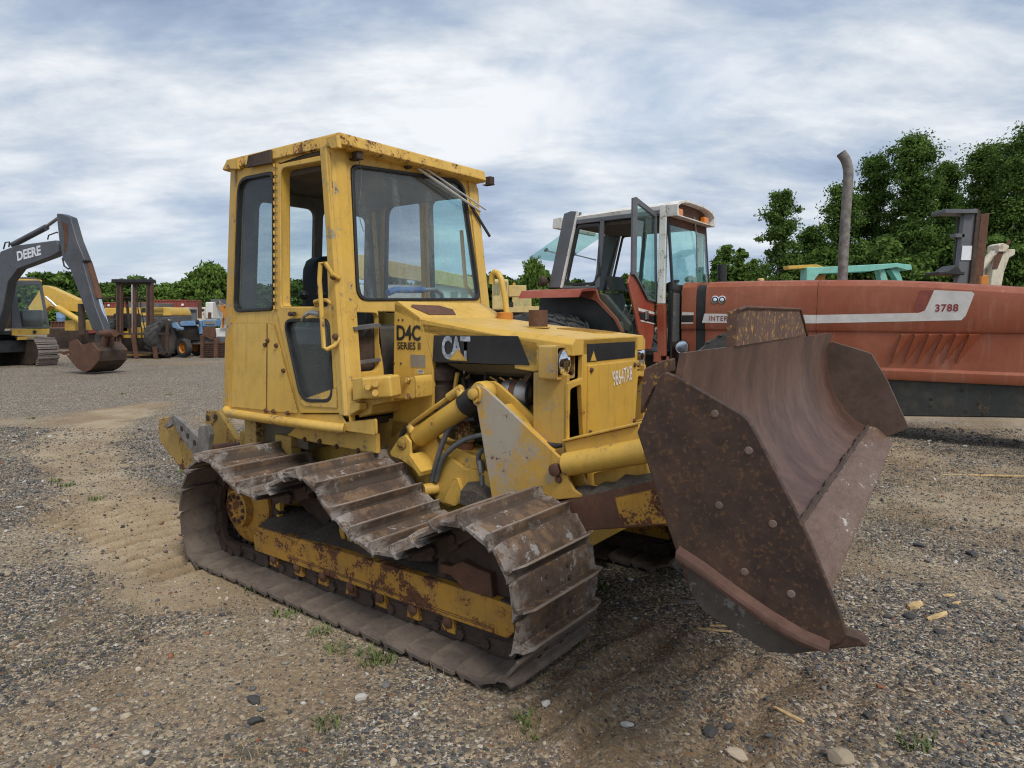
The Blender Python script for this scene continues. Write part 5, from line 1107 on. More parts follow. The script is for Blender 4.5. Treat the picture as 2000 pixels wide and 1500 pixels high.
# door, swung open
dx = -.18
def DR(x, y): return TR.X(*zA(x, y), dx)
fo = [DR(1138, 112), DR(1165, 104), DR(1332, 236), DR(1337, 962), DR(1260, 940), DR(1185, 790), DR(1150, 735), DR(1130, 735)]
fi = [DR(1175, 160), DR(1322, 268), DR(1326, 948), DR(1262, 925), DR(1196, 790), DR(1166, 735)]
c = MB(); c.panel(fo, [fi], (.03, 0, 0)); dor = c.build('door', 'grey_paint', T, bevel=.005, label='glazed cab door standing open, red lower panel')
c = MB(); c.prism(fi, (.006, 0, 0)); c.build('door_glass', 'glass_teal', dor, smooth=False)
lo_ = [DR(1130, 738), DR(1152, 732), DR(1190, 795), DR(1262, 940), DR(1338, 966), DR(1338, 1130), DR(1300, 1345), DR(1245, 1340), DR(1195, 1190), DR(1170, 1050), DR(1112, 800)]
c = MB(); c.prism(lo_, (-.03, 0, 0)); lp_ = c.build('lower_panel', 'fender_red', dor, bevel=.01)
def xflat(name, pts, mat, par): c = MB(); c.prism([p+V((.0025, 0, 0)) for p in pts], (.003, 0, 0)); return c.build(name, mat, par, smooth=False)
xflat('white_stripe', [DR(1190, 1003), DR(1336, 1045), DR(1336, 1062), DR(1196, 1030)], 'decal_white', lp_); xflat('black_stripe', [DR(1196, 1040), DR(1336, 1075), DR(1334, 1130), DR(1210, 1095)], 'decal_black', lp_); xflat('white_stripe', [DR(1208, 1103), DR(1334, 1133), DR(1334, 1143), DR(1214, 1116)], 'decal_white', lp_)
c = MB(); c.obox(DR(1252, 1065)+V((.02, 0, 0)), (.015, 0, 0), (0, .045, 0), (0, 0, .065)); c.build('door_handle', 'steel', lp_, bevel=.01)
# fender, seat, controls
fen = [A(390, 858, -.86), A(850, 850, -.86), A(875, 930, -.86), A(1020, 1090, -.86), A(1075, 1205, -.86), A(1055, 1212, -.86), A(1000, 1110, -.86), A(845, 950, -.86), A(700, 905, -.86), A(380, 905, -.86)]
c = MB(); c.prism(fen, (0, .05, 0)); c.build('fender_flange', 'fender_red', T, bevel=.01)
xa, xb = A(390, 858, -.86).x, A(850, 850, -.86).x
c = MB(); c.loft([[V((x, -.82, 2.02-.0)), V((x, -1.0, 2.02)), V((x, -1.30, 1.99)), V((x, -1.40, 1.87)), V((x, -1.38, 1.87)), V((x, -1.28, 1.96)), V((x, -.82, 1.985))] for x in (xa-.05, xb)]); c.build('fender', 'fender_red', T, ang=30)
c = MB(); c.prism([A(400, 900, -.83), A(850, 900, -.83), A(1060, 1210, -.83), A(1060, 1330, -.83), A(350, 1330, -.83)], (0, .03, 0)); c.build('fender_liner', 'black_paint', T)
c = MB(); c.prism(fillet([(-1.15, -.28, 1.25), (-.62, -.28, 1.28), (-.60, -.28, 1.38), (-1.1, -.28, 1.36)], .03), (0, .5, 0)); seat_ = c.build('seat', 'seat_grey', T, bevel=.03)
c = MB(); c.prism(fillet([(-1.12, -.28, 1.36), (-1.0, -.28, 1.36), (-1.20, -.28, 1.98), (-1.30, -.28, 1.96)], .03), (0, .5, 0)); c.build('backrest', 'seat_grey', seat_, bevel=.03)
c = MB(); c.prism(fillet([(-1.21, -.25, 2.0), (-1.12, -.25, 2.0), (-1.2, -.25, 2.25), (-1.3, -.25, 2.24)], .03), (0, .44, 0)); c.build('headrest', 'seat_grey', seat_, bevel=.03)
c = MB(); c.lathe([(.20, -.012), (.215, 0), (.20, .012), (.19, 0)], (-.30, -.02, 2.05), (-.5, 0, .85), 24); c.tube([(-.30, -.02, 2.05), (-.12, -.02, 1.6)], .03, 8); c.bar((-.48, -.02, 1.95), (-.12, -.02, 2.15), .02, .02); c.build('steering_wheel', 'rubber', T)
c = MB(); c.box(-.16, .02, -.35, .35, 1.0, 1.92); c.build('dashboard', 'rubber', T, bevel=.04)
c = MB(); c.box(-1.7, 0, -.75, .75, 1.0, 1.06); c.build('cab_floor', 'engine', T)
c = MB(); c.box(-1.5, -.60, -.82, -.45, 1.05, 1.50, .1); c.build('control_console', 'interior', T, bevel=.03)
c = MB(); c.prism([A(870, 880, -.78), A(930, 900, -.78), A(1130, 1140, -.78), A(1120, 1200, -.78), A(1060, 1190, -.78), A(880, 940, -.78)], (0, .1, 0)); c.build('step_cover', 'seat_grey', T, bevel=.02)
for k in range(3):
    c = MB(); p = V((-.85+k*.1, -.55, 1.5)); c.tube([p, p+V((.1, -.03, .22))], .012, 8); c.lathe([(.005, -.03), (.025, 0), (.005, .03)], p+V((.1, -.03, .24)), (0, 0, 1), 10); c.build('control_lever', 'steel', T)
c = MB(); c.box(-1.62, -.1, -.72, .72, 3.0, 3.06); c.build('headliner', 'ceiling', T)
c = MB(); c.lathe([(.02, -.07), (.07, -.05), (.085, 0), (.07, .05), (.02, .07)], TR.Y(1061, 549, -.85), (-.6, -.8, 0), 16); c.build('rear_lamp', 'rust_dark', T)
c = MB(); c.bar((-.10, -.78, .9), (-.10, -.78, 1.05), .1, .1); c.bar((-.45, -.95, .75), (.15, -.95, .75), .25, .03); c.bar((-.45, -.95, .45), (.15, -.95, .45), .25, .03); c.bar((-.45, -1.05, .45), (-.45, -1.0, 1.0), .03, .03); c.bar((.15, -1.05, .45), (.15, -1.0, 1.0), .03, .03); c.build('access_steps', 'fender_red', T)
# ------------------------------------------------------------------ the yard behind
def zE(x, y): return x/4.3478, 400+y/4.3478
# --- dark grey excavator
hd = radians(-25); w0 = ground(78, 716); EX = Fr(0, 0, hd); EX.o = w0-EX.d*1.9-EX.n*.7
E_ = thing('excavator', 'dark grey boom excavator resting its rusty bucket on the gravel', 'excavator', EX)
def ePoly(pts, y, vec, name, mat, bev=.03, par=E_, rd=0): c = MB(); c.prism(fillet([EX.Y(*zE(*p), y) for p in pts], rd) if rd else [EX.Y(*zE(*p), y) for p in pts], (0, vec, 0)); return c.build(name, mat, par, bevel=bev)
bm_ = ePoly([(-160, 1050), (-60, 620), (0, 395), (130, 345), (470, 300), (492, 335), (494, 402), (440, 438), (150, 545), (70, 650), (20, 900), (-40, 1080)], -.27, .26, 'boom', 'boom_grey')
stk = ePoly([(478, 72), (520, 76), (592, 104), (648, 300), (716, 470), (700, 492), (808, 870), (884, 1070), (850, 1085), (780, 1060), (600, 560), (530, 460), (498, 290), (480, 110)], -.25, .22, 'stick', 'boom_grey')
ePoly([(520, 130), (575, 170), (580, 270), (555, 400), (540, 410), (545, 250)], -.255, .003, 'rust_streak', 'rust', 0, stk)
a, b_ = zE(150, 478), zE(352, 425); p0 = EX.Y(a[0], a[1], -.2725); p1 = EX.Y(b_[0], b_[1], -.2725)
ux = p1-p0; uy = EX.Y(*zE(150, 390), -.2725)-EX.Y(*zE(158, 475), -.2725)
text('DEERE', p0, ux, uy, ux.length, uy.length*.95, (0, -1, 0), 'white_plate', bm_, bold=.04, thick=.006)
def etube(pts, y, r, name, mat, par=E_): c = MB(); c.tube([EX.Y(*zE(*p), y) for p in pts], r, 12); return c.build(name, mat, par)
etube([(110, 340), (395, 190)], 0, .085, 'stick_cylinder', 'boom_grey'); etube([(380, 195), (490, 115)], 0, .045, 'piston_rod', 'pipe_grey')
etube([(748, 485), (845, 800)], -.05, .10, 'bucket_cylinder', 'rust'); etube([(845, 800), (925, 1080)], -.05, .05, 'piston_rod', 'chrome')
etube([(405, 295), (412, 260), (485, 232), (490, 240)], -.1, .018, 'hose_rail', 'rubber'); etube([(30, 375), (45, 320), (80, 315), (75, 360)], -.1, .02, 'hose', 'rubber'); etube([(530, 450), (545, 520), (580, 545), (650, 505), (700, 490)], -.22, .022, 'hose', 'rubber')
etube([(860, 1095), (980, 1090)], -.2, .10, 'link_pin', 'rust'); etube([(690, 840), (700, 1100)], -.1, .09, 'side_link', 'rust_dark'); etube([(900, 1100), (870, 1230)], -.2, .08, 'bucket_link', 'rust'); etube([(950, 1100), (930, 1230)], -.0, .08, 'bucket_link', 'rust')
bk = ePoly([(585, 1165), (640, 1140), (690, 1190), (780, 1170), (835, 1240), (830, 1330), (775, 1395), (720, 1425), (650, 1380), (585, 1300)], -.5, .05, 'bucket', 'rust', .01, E_, .035)
pr = [EX.Y(*zE(*p), -.45) for p in ((690, 1190), (780, 1168), (838, 1240), (832, 1330), (776, 1398), (720, 1428), (650, 1384), (560, 1275))]
pi2 = [p+(sum(pr, V((0, 0, 0)))/8-p)*.06 for p in pr]; c = MB(); c.prism(pr+list(reversed(pi2)), (0, .80, 0)); c.build('bucket_shell', 'rust_dark', bk, bevel=.01)
c = MB(); c.prism([p+V((0, .80, 0)) for p in pr], (0, .05, 0)); c.build('bucket_side', 'rust', bk, bevel=.01)
for k in range(5):
    y = -.45+k*.19; p = EX.Y(*zE(560, 1262), -.45); p.y = y; c = MB(); c.loft([[p+V((-.02, -.06, -.04)), p+V((-.02, .06, -.04)), p+V((-.02, .06, .05)), p+V((-.02, -.06, .05))], [p+V((-.28, -.03, .03)), p+V((-.28, .03, .03)), p+V((-.28, .03, .06)), p+V((-.28, -.03, .06))]]); c.build('bucket_tooth', 'rust', bk)
# undercarriage
for y in (-1.0, 1.0):
    c = MB(); q = [(1.9, .45), (1.75, .78), (1.4, .86), (-1.5, .86), (-1.85, .6), (-1.75, .15), (-1.4, .03), (1.45, .03), (1.78, .16)]
    c.prism([(x, y-.3, z) for x, z in q], (0, .6, 0)); tk = c.build('track', 'rust_dark', E_, bevel=.02)
    sh = MB(); lp2 = resample(q, .17)
    for i in range(len(lp2)):
        p, n_, o_ = lp2[i], lp2[(i+1) % len(lp2)], lp2[i-1]; t = (n_-o_)/np.hypot(*(n_-o_)); nr = np.array([-t[1], t[0]]); nr = nr if nr@(p-np.array([0, .45])) > 0 else -nr
        sh.obox((p[0]+nr[0]*.015, y, p[1]+nr[1]*.015), (t[0]*.07, 0, t[1]*.07), (0, .33, 0), (nr[0]*.015, 0, nr[1]*.015)); sh.obox((p[0]+nr[0]*.04, y, p[1]+nr[1]*.04), (t[0]*.012, 0, t[1]*.012), (0, .33, 0), (nr[0]*.02, 0, nr[1]*.02))
    so_ = sh.build('track_shoes', 'shoe', tk, smooth=False); so_['kind'] = 'stuff'
c = MB(); c.box(-1.2, 1.2, -.75, .75, .45, .85); c.box(-.7, .7, -.7, .7, .85, 1.0); c.build('undercarriage', 'black_paint', E_, bevel=.03)
c = MB(); c.box(-2.6, 1.35, -1.35, 1.35, 1.02, 1.12); c.build('turntable_deck', 'black_paint', E_, bevel=.02)
c = MB(); c.box(-2.7, -.4, -1.32, .4, 1.12, 2.0); c.build('engine_house', 'yellow_far', E_, bevel=.05)
CXF = 1.36
def cf(x, y): return EX.X(*zE(x, y), CXF)
cq = [cf(95, 645), cf(345, 640), cf(365, 700), cf(425, 1048), cf(100, 1052)]
c = MB(); c.panel(cq, [fillet([cf(135, 685), cf(335, 680), cf(400, 1035), cf(190, 1040)], .06)], (-.06, 0, 0)); c.build('cab_front', 'grey_paint', E_, bevel=.02)
c = MB(); c.prism([cf(130, 680), cf(340, 675), cf(405, 1038), cf(185, 1043)], (-.01, 0, 0)); c.build('cab_glass', 'glass_clear', E_, smooth=False)
y0, y1 = cq[0].y, cq[3].y; z0, z1_ = cq[3].z, cq[0].z
c = MB(); c.box(-.25, CXF-.05, y0, y0+.05, z0, z0+.55); c.box(-.25, -.2, y0, y1-.1, z0, z1_); c.box(-.25, CXF-.05, y1-.2, y1-.15, z0, z0+.6); c.box(.5, .58, y0, y0+.06, z0, z1_); c.box(CXF-.12, CXF-.06, y0, y0+.06, z0, z1_); c.build('cab_shell', 'grey_paint', E_, bevel=.02)
c = MB(); c.box(-.3, CXF-.02, y0-.02, y1-.12, z1_-.02, z1_+.08); c.build('cab_roof', 'yellow_far', E_, bevel=.04)
c = MB(); c.box(-.22, CXF-.15, y0-.0, y1-.2, z1_+.08, z1_+.14); c.build('roof_hatch', 'grey_paint', E_, bevel=.03)
c = MB(); c.prism([cf(98, 1058), cf(425, 1052), cf(420, 1100), cf(102, 1110)], (-.1, 0, 0)); ys = c.build('front_bumper', 'yellow_far', E_, bevel=.02)
c = MB(); c.lathe([(.06, 0), (.06, .01), (.045, .012), (.04, .006), (.01, .006)], cf(293, 1080)+V((.0, 0, 0)), (1, 0, 0), 18); c.build('round_badge', 'black_paint', ys)
c = MB(); c.prism([cf(150, 1120), cf(295, 1117), cf(290, 1145), cf(150, 1148)], (-.05, 0, 0)); c.build('step', 'yellow_far', E_)
c = MB(); c.prism(fillet([(-.1, y0+.2, z0+.1), (.4, y0+.2, z0+.1), (.4, y0+.2, z0+.3), (.05, y0+.2, z0+.35), (-.02, y0+.2, z0+.9), (-.15, y0+.2, z0+.9)], .04), (0, .45, 0)); c.build('seat', 'seat', E_, bevel=.03)

# --- generic frontal frame at a depth
def far_frame(px, py, dep):
    r = camray(px, py); return Fr(r.x/r.y*dep, dep, 0.0)
class Far:
    def __init__(s, name, label, cat, px, dep, group=None):
        s.f = far_frame(px, 620, dep); s.t = thing(name, label, cat, s.f, group)
    def p(s, x, y, d=0): return s.f.Y(x, y, d)
    def poly(s, name, mat, pts, d=0, th=.3, bev=.02, par=None): c = MB(); c.prism([s.p(*q, d) for q in pts], (0, th, 0)); return c.build(name, mat, par or s.t, bevel=bev)
    def rect(s, name, mat, x0, y0, x1, y1, d=0, th=.3, bev=.02, par=None): return s.poly(name, mat, [(x0, y0), (x1, y0), (x1, y1), (x0, y1)], d, th, bev, par)
    def tube(s, name, mat, pts, r, d=0, par=None): c = MB(); c.tube([s.p(*q, d) for q in pts], r, 10); return c.build(name, mat, par or s.t)
    def to_ground(s, x): return 620+CF*CH/s.f.o.y
def zF(x, y): return 200+x/8, 530+y/8          # zoom of 200..450 x 530..710
# --- yellow excavator behind
K = Far('excavator', 'yellow excavator with arched yellow boom behind the grey one', 'excavator', 230, 32)
K.poly('boom', 'yellow_far', [(84, 557), (96, 560), (140, 580), (153, 586), (158, 610), (140, 608), (98, 598), (80, 610), (60, 640), (55, 600)], 0, .5)
K.tube('boom_cylinder', 'yellow_far', [(112, 600), (158, 628)], .14, -.3); K.tube('piston_rod', 'chrome', [(90, 580), (112, 600)], .06, -.3)
K.rect('counterweight', 'yellow_far', 126, 626, 146, 646, .5, 1.5); K.poly('engine_house', 'yellow_far', [zF(20, 570), zF(1040, 560), zF(1080, 640), zF(1080, 690), zF(20, 690)], .3, 2.0, .06)
K.poly('lower_house', 'grey_paint', [zF(420, 695), zF(1090, 695), zF(1090, 790), zF(420, 790)], .35, 2.0); K.rect('hood_cover', 'grey_paint', 248, 592, 311, 600, .6, 1.4)
K.rect('vent', 'black_paint', 300, 601, 318, 614, .27, .05); K.rect('vent', 'black_paint', 277, 601, 284, 610, .27, .05)
for k in range(5): K.rect('vent_slat', 'yellow_far', 300, 602+k*2.4, 318, 603+k*2.4, .24, .03, 0)
K.rect('chassis', 'yellow_far', 236, 630, 290, 655, 0, 1.5); K.rect('track', 'rust_dark', 215, 655, 330, 684, .2, .6, .1); K.rect('track', 'rust_dark', 90, 640, 160, 684, 2.2, .6, .1)
# --- rough-terrain forklift
K = Far('forklift', 'rusty rough terrain forklift with tall bare mast', 'forklift', 265, 26)
g = K.to_ground(0)
for x0, x1 in ((226, 236), (285, 296)): K.rect('mast_rail', 'rust', x0, 549, x1, 668, 0, .18, .01)
for x0, x1 in ((229, 233), (288, 292)): K.rect('rail_web', 'black_paint', x0, 552, x1, 668, -.01, .03, 0)
K.rect('mast_head', 'black_paint', 217, 545, 294, 552, -.1, .4); K.rect('cross_bar', 'rust', 229, 551, 292, 555, .0, .15); K.tube('lift_ram', 'rust', [(261, 553), (263, 660)], .09, .1); K.tube('piston_rod', 'chrome', [(258, 556), (259, 650)], .03, -.02)
for x0 in (268, 274): K.tube('hose', 'rubber', [(x0, 556), (x0+1, 600), (x0+9, 645), (x0+9, 668)], .02, 0)
K.rect('fork_carriage', 'rust_dark', 222, 650, 329, 654, -.1, .1, .01); K.rect('fork_carriage', 'rust_dark', 222, 687, 329, 692, -.1, .1, .01); K.rect('carriage_end', 'rust_dark', 323, 627, 328, 692, -.1, .1, .01)
for x0, x1 in ((255, 268), (294, 306)): K.poly('fork', 'rust', [(x0, 652), (x0+8, 652), (x1+2, 700), (x1-6, 701)], -.2, .06, .01)
K.rect('axle_beam', 'yellow_hitch', 228, 689, 300, 695, .3, .4); K.rect('engine', 'engine', 228, 660, 300, 690, .4, 1.0); K.rect('chassis', 'yellow_far', 232, 640, 285, 662, .5, 2.0)
K.rect('operator_station', 'black_paint', 220, 612, 252, 650, .5, .9, .06); K.tube('roll_bar', 'rust_dark', [(236, 655), (240, 585), (247, 582), (254, 650)], .05, .5); K.rect('canopy', 'rust_dark', 200, 580, 256, 583, .3, 1.2, .01)
for px in (315, 224): q = K.p(px, 664, .5); wheel(K.t, (q.x, q.y, .76), .78, .5, ax=(.995, -.1, 0), rim='rust_dark', lugs=16)
for px in (300, 215): q = K.p(px, 664, 3.0); wheel(K.t, (q.x, q.y, .6), .6, .4, rim='rust_dark', lugs=0)
# --- blue tractor
K = Far('farm_tractor', 'old blue tractor with orange wheel rims and a bent hood', 'tractor', 380, 27)
K.poly('hood', 'blue_paint', [zF(1210, 790), zF(1260, 775), zF(1590, 770), zF(1590, 830), zF(1500, 850), zF(1220, 855)], 0, .5); K.poly('side_sheet', 'blue_paint', [zF(1040, 820), zF(1160, 795), zF(1200, 870), zF(1270, 880), zF(1260, 920), zF(1100, 880)], -.15, .08)
K.rect('nose', 'blue_paint', *zF(1560, 755), *zF(1770, 860), -.1, .55, .03); K.rect('grille', 'label_grey', *zF(1590, 770), *zF(1760, 830), -.13, .04); K.poly('nose_frame', 'blue_paint', [zF(1490, 830), zF(1560, 770), zF(1560, 980), zF(1510, 980)], -.05, .4)
K.rect('engine', 'engine', *zF(1240, 850), *zF(1510, 1080), .1, .5); K.rect('gearbox', 'engine', *zF(1040, 920), *zF(1250, 1180), .1, .5); K.tube('headlight', 'chrome', [zF(1490, 850), zF(1520, 840)], .06, -.2); K.tube('horn', 'black_paint', [zF(1500, 790), zF(1470, 795)], .1, -.2); K.tube('exhaust', 'rust', [zF(1520, 500), zF(1520, 720)], .08, .3)
K.rect('front_axle', 'label_grey', *zF(1400, 1095), *zF(1540, 1140), .2, .3); K.poly('rear_fender', 'cream_paint', [zF(860, 760), zF(930, 745), zF(1030, 790), zF(1080, 860), zF(1050, 930), zF(1010, 850), zF(930, 775)], .3, .5)
for px, d in ((360, -.2), (385, .9)): q = K.p(px, 680, d); wheel(K.t, (q.x, q.y, .37), .38, .24, ax=(.50, .87, 0), rim='orange_paint', lugs=0)
for d in (.2, 1.4): q = K.p(318, 660, d); wheel(K.t, (q.x+.1, q.y+.4, .72), .74, .4, ax=(.4, .92, 0), rim='orange_paint', lugs=14)
# --- rusty attachment
K = Far('loader_attachment', 'rusty brown loader guard and crate frame beside blue tractor', 'attachment', 415, 26.5)
K.poly('guard', 'rust', [zF(1570, 870), zF(1750, 860), zF(1770, 1000), zF(1720, 1080), zF(1560, 1000)], 0, .1); K.rect('frame_post', 'rust', 391, 655, 397, 699, -.1, .12, .01); K.rect('frame_post', 'rust', 417, 660, 425, 699, -.1, .12, .01); K.rect('tray', 'rust', 396, 668, 441, 698, 0, .8, .02); K.rect('battery_box', 'grey_paint', 400, 658, 441, 668, .1, .7, .02)
for k in range(7): K.rect('slat', 'rust_dark', 397, 670+k*4, 440, 671.5+k*4, -.03, .02, 0)
# --- containers and trucks
for i, (x0, y0, x1, y1, mat, d, lab) in enumerate((
        (203, 591, 292, 600, 'red_container', 52, 'long red steel tray stacked on a pile behind forklift'), (292, 586, 365, 601, 'red_container', 52, 'red steel tray with white markings on top of white one'),
        (334, 601, 367, 616, 'white_paint', 52, 'dirty white steel tray between two red trays'), (334, 616, 366, 640, 'red_container', 52, 'red steel tray at the bottom of the stack'),
        (98, 640, 160, 652, 'red_container', 40, 'low red flatbed trailer behind grey excavator'), (98, 628, 130, 641, 'rust', 41, 'rusty brown crate on red trailer'))):
    K = Far('steel_tray' if i < 4 else ('flatbed_trailer' if i == 4 else 'crate'), lab, 'tray' if i < 4 else ('trailer' if i == 4 else 'crate'), (x0+x1)/2, d)
    K.rect('body', mat, x0, y0, x1, y1, 0, 2.4, .04); K.rect('rim', mat, x0-.3, y0-.4, x1+.3, y0+1.6, -.06, 2.5, .02)
    n_ = max(3, int((x1-x0)/6))
    for k in range(n_): xx = x0+(x1-x0)*(k+.5)/n_; K.rect('rib', mat, xx-.7, y0+1.7, xx+.7, y1-.4, -.07, .08, .01)
    if i == 1: K.rect('white_mark', 'white_plate', 318, 594, 323, 598, -.08, .02, 0); K.rect('white_mark', 'white_plate', 354, 593, 359, 597, -.08, .02, 0)
    if i == 0: K.rect('white_mark', 'white_plate', 210, 594, 214, 598, -.08, .02, 0)
    if i == 4 or i == 3: K.rect('skid', 'rust_dark', x0, y1, x1, K.to_ground(0), .3, 1.8, 0)
    if i == 4:
        for xx in (110, 122, 150): q = K.p(xx, 656, .2); wheel(K.t, (q.x, q.y, .45), .45, .25, rim='white_paint', lugs=0)
    if i in (0, 5): K.rect('support', 'rust_dark', x0+4, y1, x1-4, K.to_ground(0), .4, 1.6, 0)
# --- grey/white scrap by the cab edge
K = Far('scrap_truck', 'white truck cab shell and pale drums behind blue tractor', 'truck', 410, 34)
K.rect('cab_shell', 'white_paint', 401, 590, 416, 623, 0, 1.2, .05); K.rect('door_panel', 'rust', 406, 610, 412, 622, -.05, .06, .01); K.rect('body', 'white_paint', 419, 641, 445, 660, 0, 1.8, .06); K.rect('roof_sheet', 'grey_paint', 411, 584, 426, 592, .3, 1.5); K.poly('tarp', 'grey_paint', [(425, 584), (446, 585), (446, 597), (434, 592)], .2, .1, .01); K.rect('panel', 'cream_paint', 424, 586, 436, 598, .4, .3)
K.poly('arm', 'orange_paint', [(427, 597), (446, 596), (446, 622), (436, 622), (434, 610), (428, 606)], -.4, .3); K.rect('chassis', 'rust_dark', 398, 655, 446, K.to_ground(0)-2, .2, 1.4); K.tube('post', 'rust', [(390, 592), (390, 622)], .1, .2)
for k, xx in enumerate((432, 436, 440)): K.tube('pipe', ['cream_paint', 'orange_paint', 'white_paint'][k], [(xx, 622), (xx, 640)], .05, -.1)
for px in (405, 440): q = K.p(px, 660, .3); wheel(K.t, (q.x, q.y, .5), .5, .3, rim='white_paint', lugs=0)
for x0, x1, y0, y1, mat, lab in ((368, 384, 602, 622, 'grey_paint', 'dark grey machine housing beyond blue tractor'), (384, 400, 600, 619, 'cream_paint', 'pale parked van beside dark grey housing')):
    K = Far('machine_housing' if mat == 'grey_paint' else 'parked_van', lab, 'machine' if mat == 'grey_paint' else 'van', (x0+x1)/2, 48)
    K.rect('body', mat, x0, y0, x1, y1+16, 0, 2.0, .1); K.rect('window', 'black_paint', x0+2, y0+3, x1-2, y0+8, -.03, .05, .01)
    for px in (x0+3, x1-3): q = K.p(px, 650, -.05); wheel(K.t, (q.x, q.y, .4), .4, .25, rim='white_paint', lugs=0)
K = Far('barrel', 'blue plastic barrel behind excavator cab', 'barrel', 119, 42); c = MB(); q = K.p(119, 621, 0); c.lathe([(.2, -.35), (.24, -.3), (.24, 0), (.25, .02), (.24, .04), (.24, .3), (.2, .33)], q, (0, 0, 1), 16); c.build('drum', 'blue_paint', K.t); K.rect('stand', 'rust_dark', 112, 632, 126, K.to_ground(0), -.2, .5)
# --- yellow crane behind the bulldozer
K = Far('mobile_crane', 'yellow mobile crane with long sloping boom behind bulldozer', 'crane', 880, 30)
K.poly('boom', 'cream_yellow', [(755, 508), (800, 516), (926, 542), (934, 565), (920, 565), (830, 551), (760, 540)], 0, .7); K.rect('boom_head', 'cream_yellow', 700, 497, 718, 545, .1, .9); K.rect('carrier_deck', 'white_paint', 700, 556, 940, 592, .2, 2.0); K.rect('carrier_frame', 'rust_dark', 690, 592, 940, 625, .3, 1.8)
for xx in (830, 850, 880, 900): K.rect('panel', 'label_grey', xx, 570, xx+14, 585, .16, .06)
for xx in (720, 790, 870, 925): q = K.p(xx, 650, .3); wheel(K.t, (q.x, q.y, .6), .6, .4, rim='yellow_far', lugs=0)
K = Far('boom_truck', 'yellow lift truck with glazed cab beside bulldozer exhaust stub', 'truck', 985, 20)
K.rect('cab', 'cream_yellow', 961, 545, 993, 606, 0, .9, .05); 
for x0, x1 in ((964, 968.5), (970, 976), (983.5, 990)): K.rect('window', 'glass_dark', x0, 551, x1, 576, -.03, .05, .02)
K.rect('side_box', 'cream_yellow', 993, 557, 1028, 579, .3, .9, .02); K.tube('lifting_eye', 'yellow_far', [(1002, 558), (1003, 553), (1005, 553), (1006, 558)], .02, .5); K.rect('chassis', 'rust_dark', 955, 606, 1070, 640, .2, 1.0); K.rect('deck', 'cream_yellow', 993, 598, 1060, 610, .1, 1.2); K.tube('mirror', 'black_paint', [(997, 590), (997, 600)], .09, -.2)
for xx in (975, 1050): q = K.p(xx, 660, .1); wheel(K.t, (q.x, q.y, .5), .5, .3, rim='yellow_far', lugs=0)
K = Far('wheel_loader', 'small yellow wheel loader with windows behind the lift truck', 'loader', 1020, 34)
K.rect('cab', 'cream_yellow', 1000, 577, 1038, 612, 0, 1.6, .05); K.rect('window', 'glass_clear', 1006, 583, 1017, 606, -.04, .06, .02); K.rect('window', 'glass_clear', 1021, 581, 1036, 604, -.04, .06, .02); K.poly('hood', 'cream_yellow', [(1030, 602), (1062, 604), (1066, 616), (1030, 616)], -.1, 1.6); K.rect('chassis', 'rust_dark', 998, 614, 1070, 650, .2, 1.4)
for xx in (1008, 1055): q = K.p(xx, 650, .1); wheel(K.t, (q.x, q.y, .65), .65, .4, rim='yellow_far', lugs=0)
# --- behind the red tractor
K = Far('lift_truck', 'teal green boom lift with striped yellow end lying low', 'lift', 1660, 22)
K.poly('boom', 'teal_paint', [(1576, 522), (1640, 520), (1752, 514), (1780, 517), (1782, 527), (1772, 528), (1752, 522), (1700, 530), (1600, 535), (1592, 545), (1590, 556), (1575, 556)], 0, .5); K.poly('boom_tip', 'yellow_far', [(1538, 519), (1595, 516), (1610, 521), (1576, 524), (1540, 526)], .1, .4)
K.poly('arm', 'teal_paint', [(1716, 525), (1728, 525), (1738, 560), (1724, 560)], .1, .3); K.poly('arm', 'teal_paint', [(1740, 526), (1756, 528), (1768, 560), (1760, 560)], .1, .3); K.rect('turret', 'teal_paint', 1590, 550, 1770, 600, .2, 1.4); K.rect('basket', 'orange_paint', 1588, 536, 1612, 556, .2, .6); K.rect('chassis', 'rust_dark', 1580, 600, 1780, 680, .2, 1.4)
for xx in (1610, 1750): q = K.p(xx, 680, .1); wheel(K.t, (q.x, q.y, .5), .5, .35, rim='teal_paint', lugs=0)
K = Far('forklift', 'black forklift mast with white plate standing beyond red hood', 'forklift', 1885, 15)
K.poly('mast_rail', 'grey_paint', [(1885, 410), (1908, 407), (1900, 560), (1868, 560)], 0, .14, .01); K.poly('mast_rail', 'rust_dark', [(1909, 406), (1916, 412), (1902, 560), (1893, 560)], -.05, .2, .01); K.poly('outer_rail', 'rust', [(1917, 418), (1933, 416), (1914, 600), (1896, 600)], .2, .2, .01); K.rect('mast_head', 'grey_paint', 1846, 408, 1910, 416, -.1, .5, .02); K.tube('lift_ram', 'rubber', [(1876, 425), (1866, 545)], .07, .2); K.rect('clamp', 'grey_paint', 1866, 456, 1886, 464, .0, .2)
K.poly('white_plate', 'white_plate', fillet([V((1879, 480, 0)), V((1899, 480, 0)), V((1897, 508, 0)), V((1877, 508, 0))], 3, 3) and [(1880, 480), (1899, 480), (1897, 508), (1877, 508)], -.02, .01, 0); K.poly('carriage', 'black_paint', [(1833, 530), (1852, 528), (1870, 516), (1878, 530), (1885, 530), (1885, 537), (1852, 536), (1833, 536)], -.15, .5, .02); K.rect('body', 'orange_paint', 1850, 560, 1935, 690, .3, 1.3, .05); K.rect('engine_cover', 'orange_paint', 1912, 537, 1932, 560, .2, .8)
for xx in (1860, 1925): q = K.p(xx, 720, .2); wheel(K.t, (q.x, q.y, .42), .42, .3, rim='orange_paint', lugs=0)
K = Far('backhoe', 'cream backhoe arm with rust stains folded beside forklift mast', 'backhoe', 1950, 17)
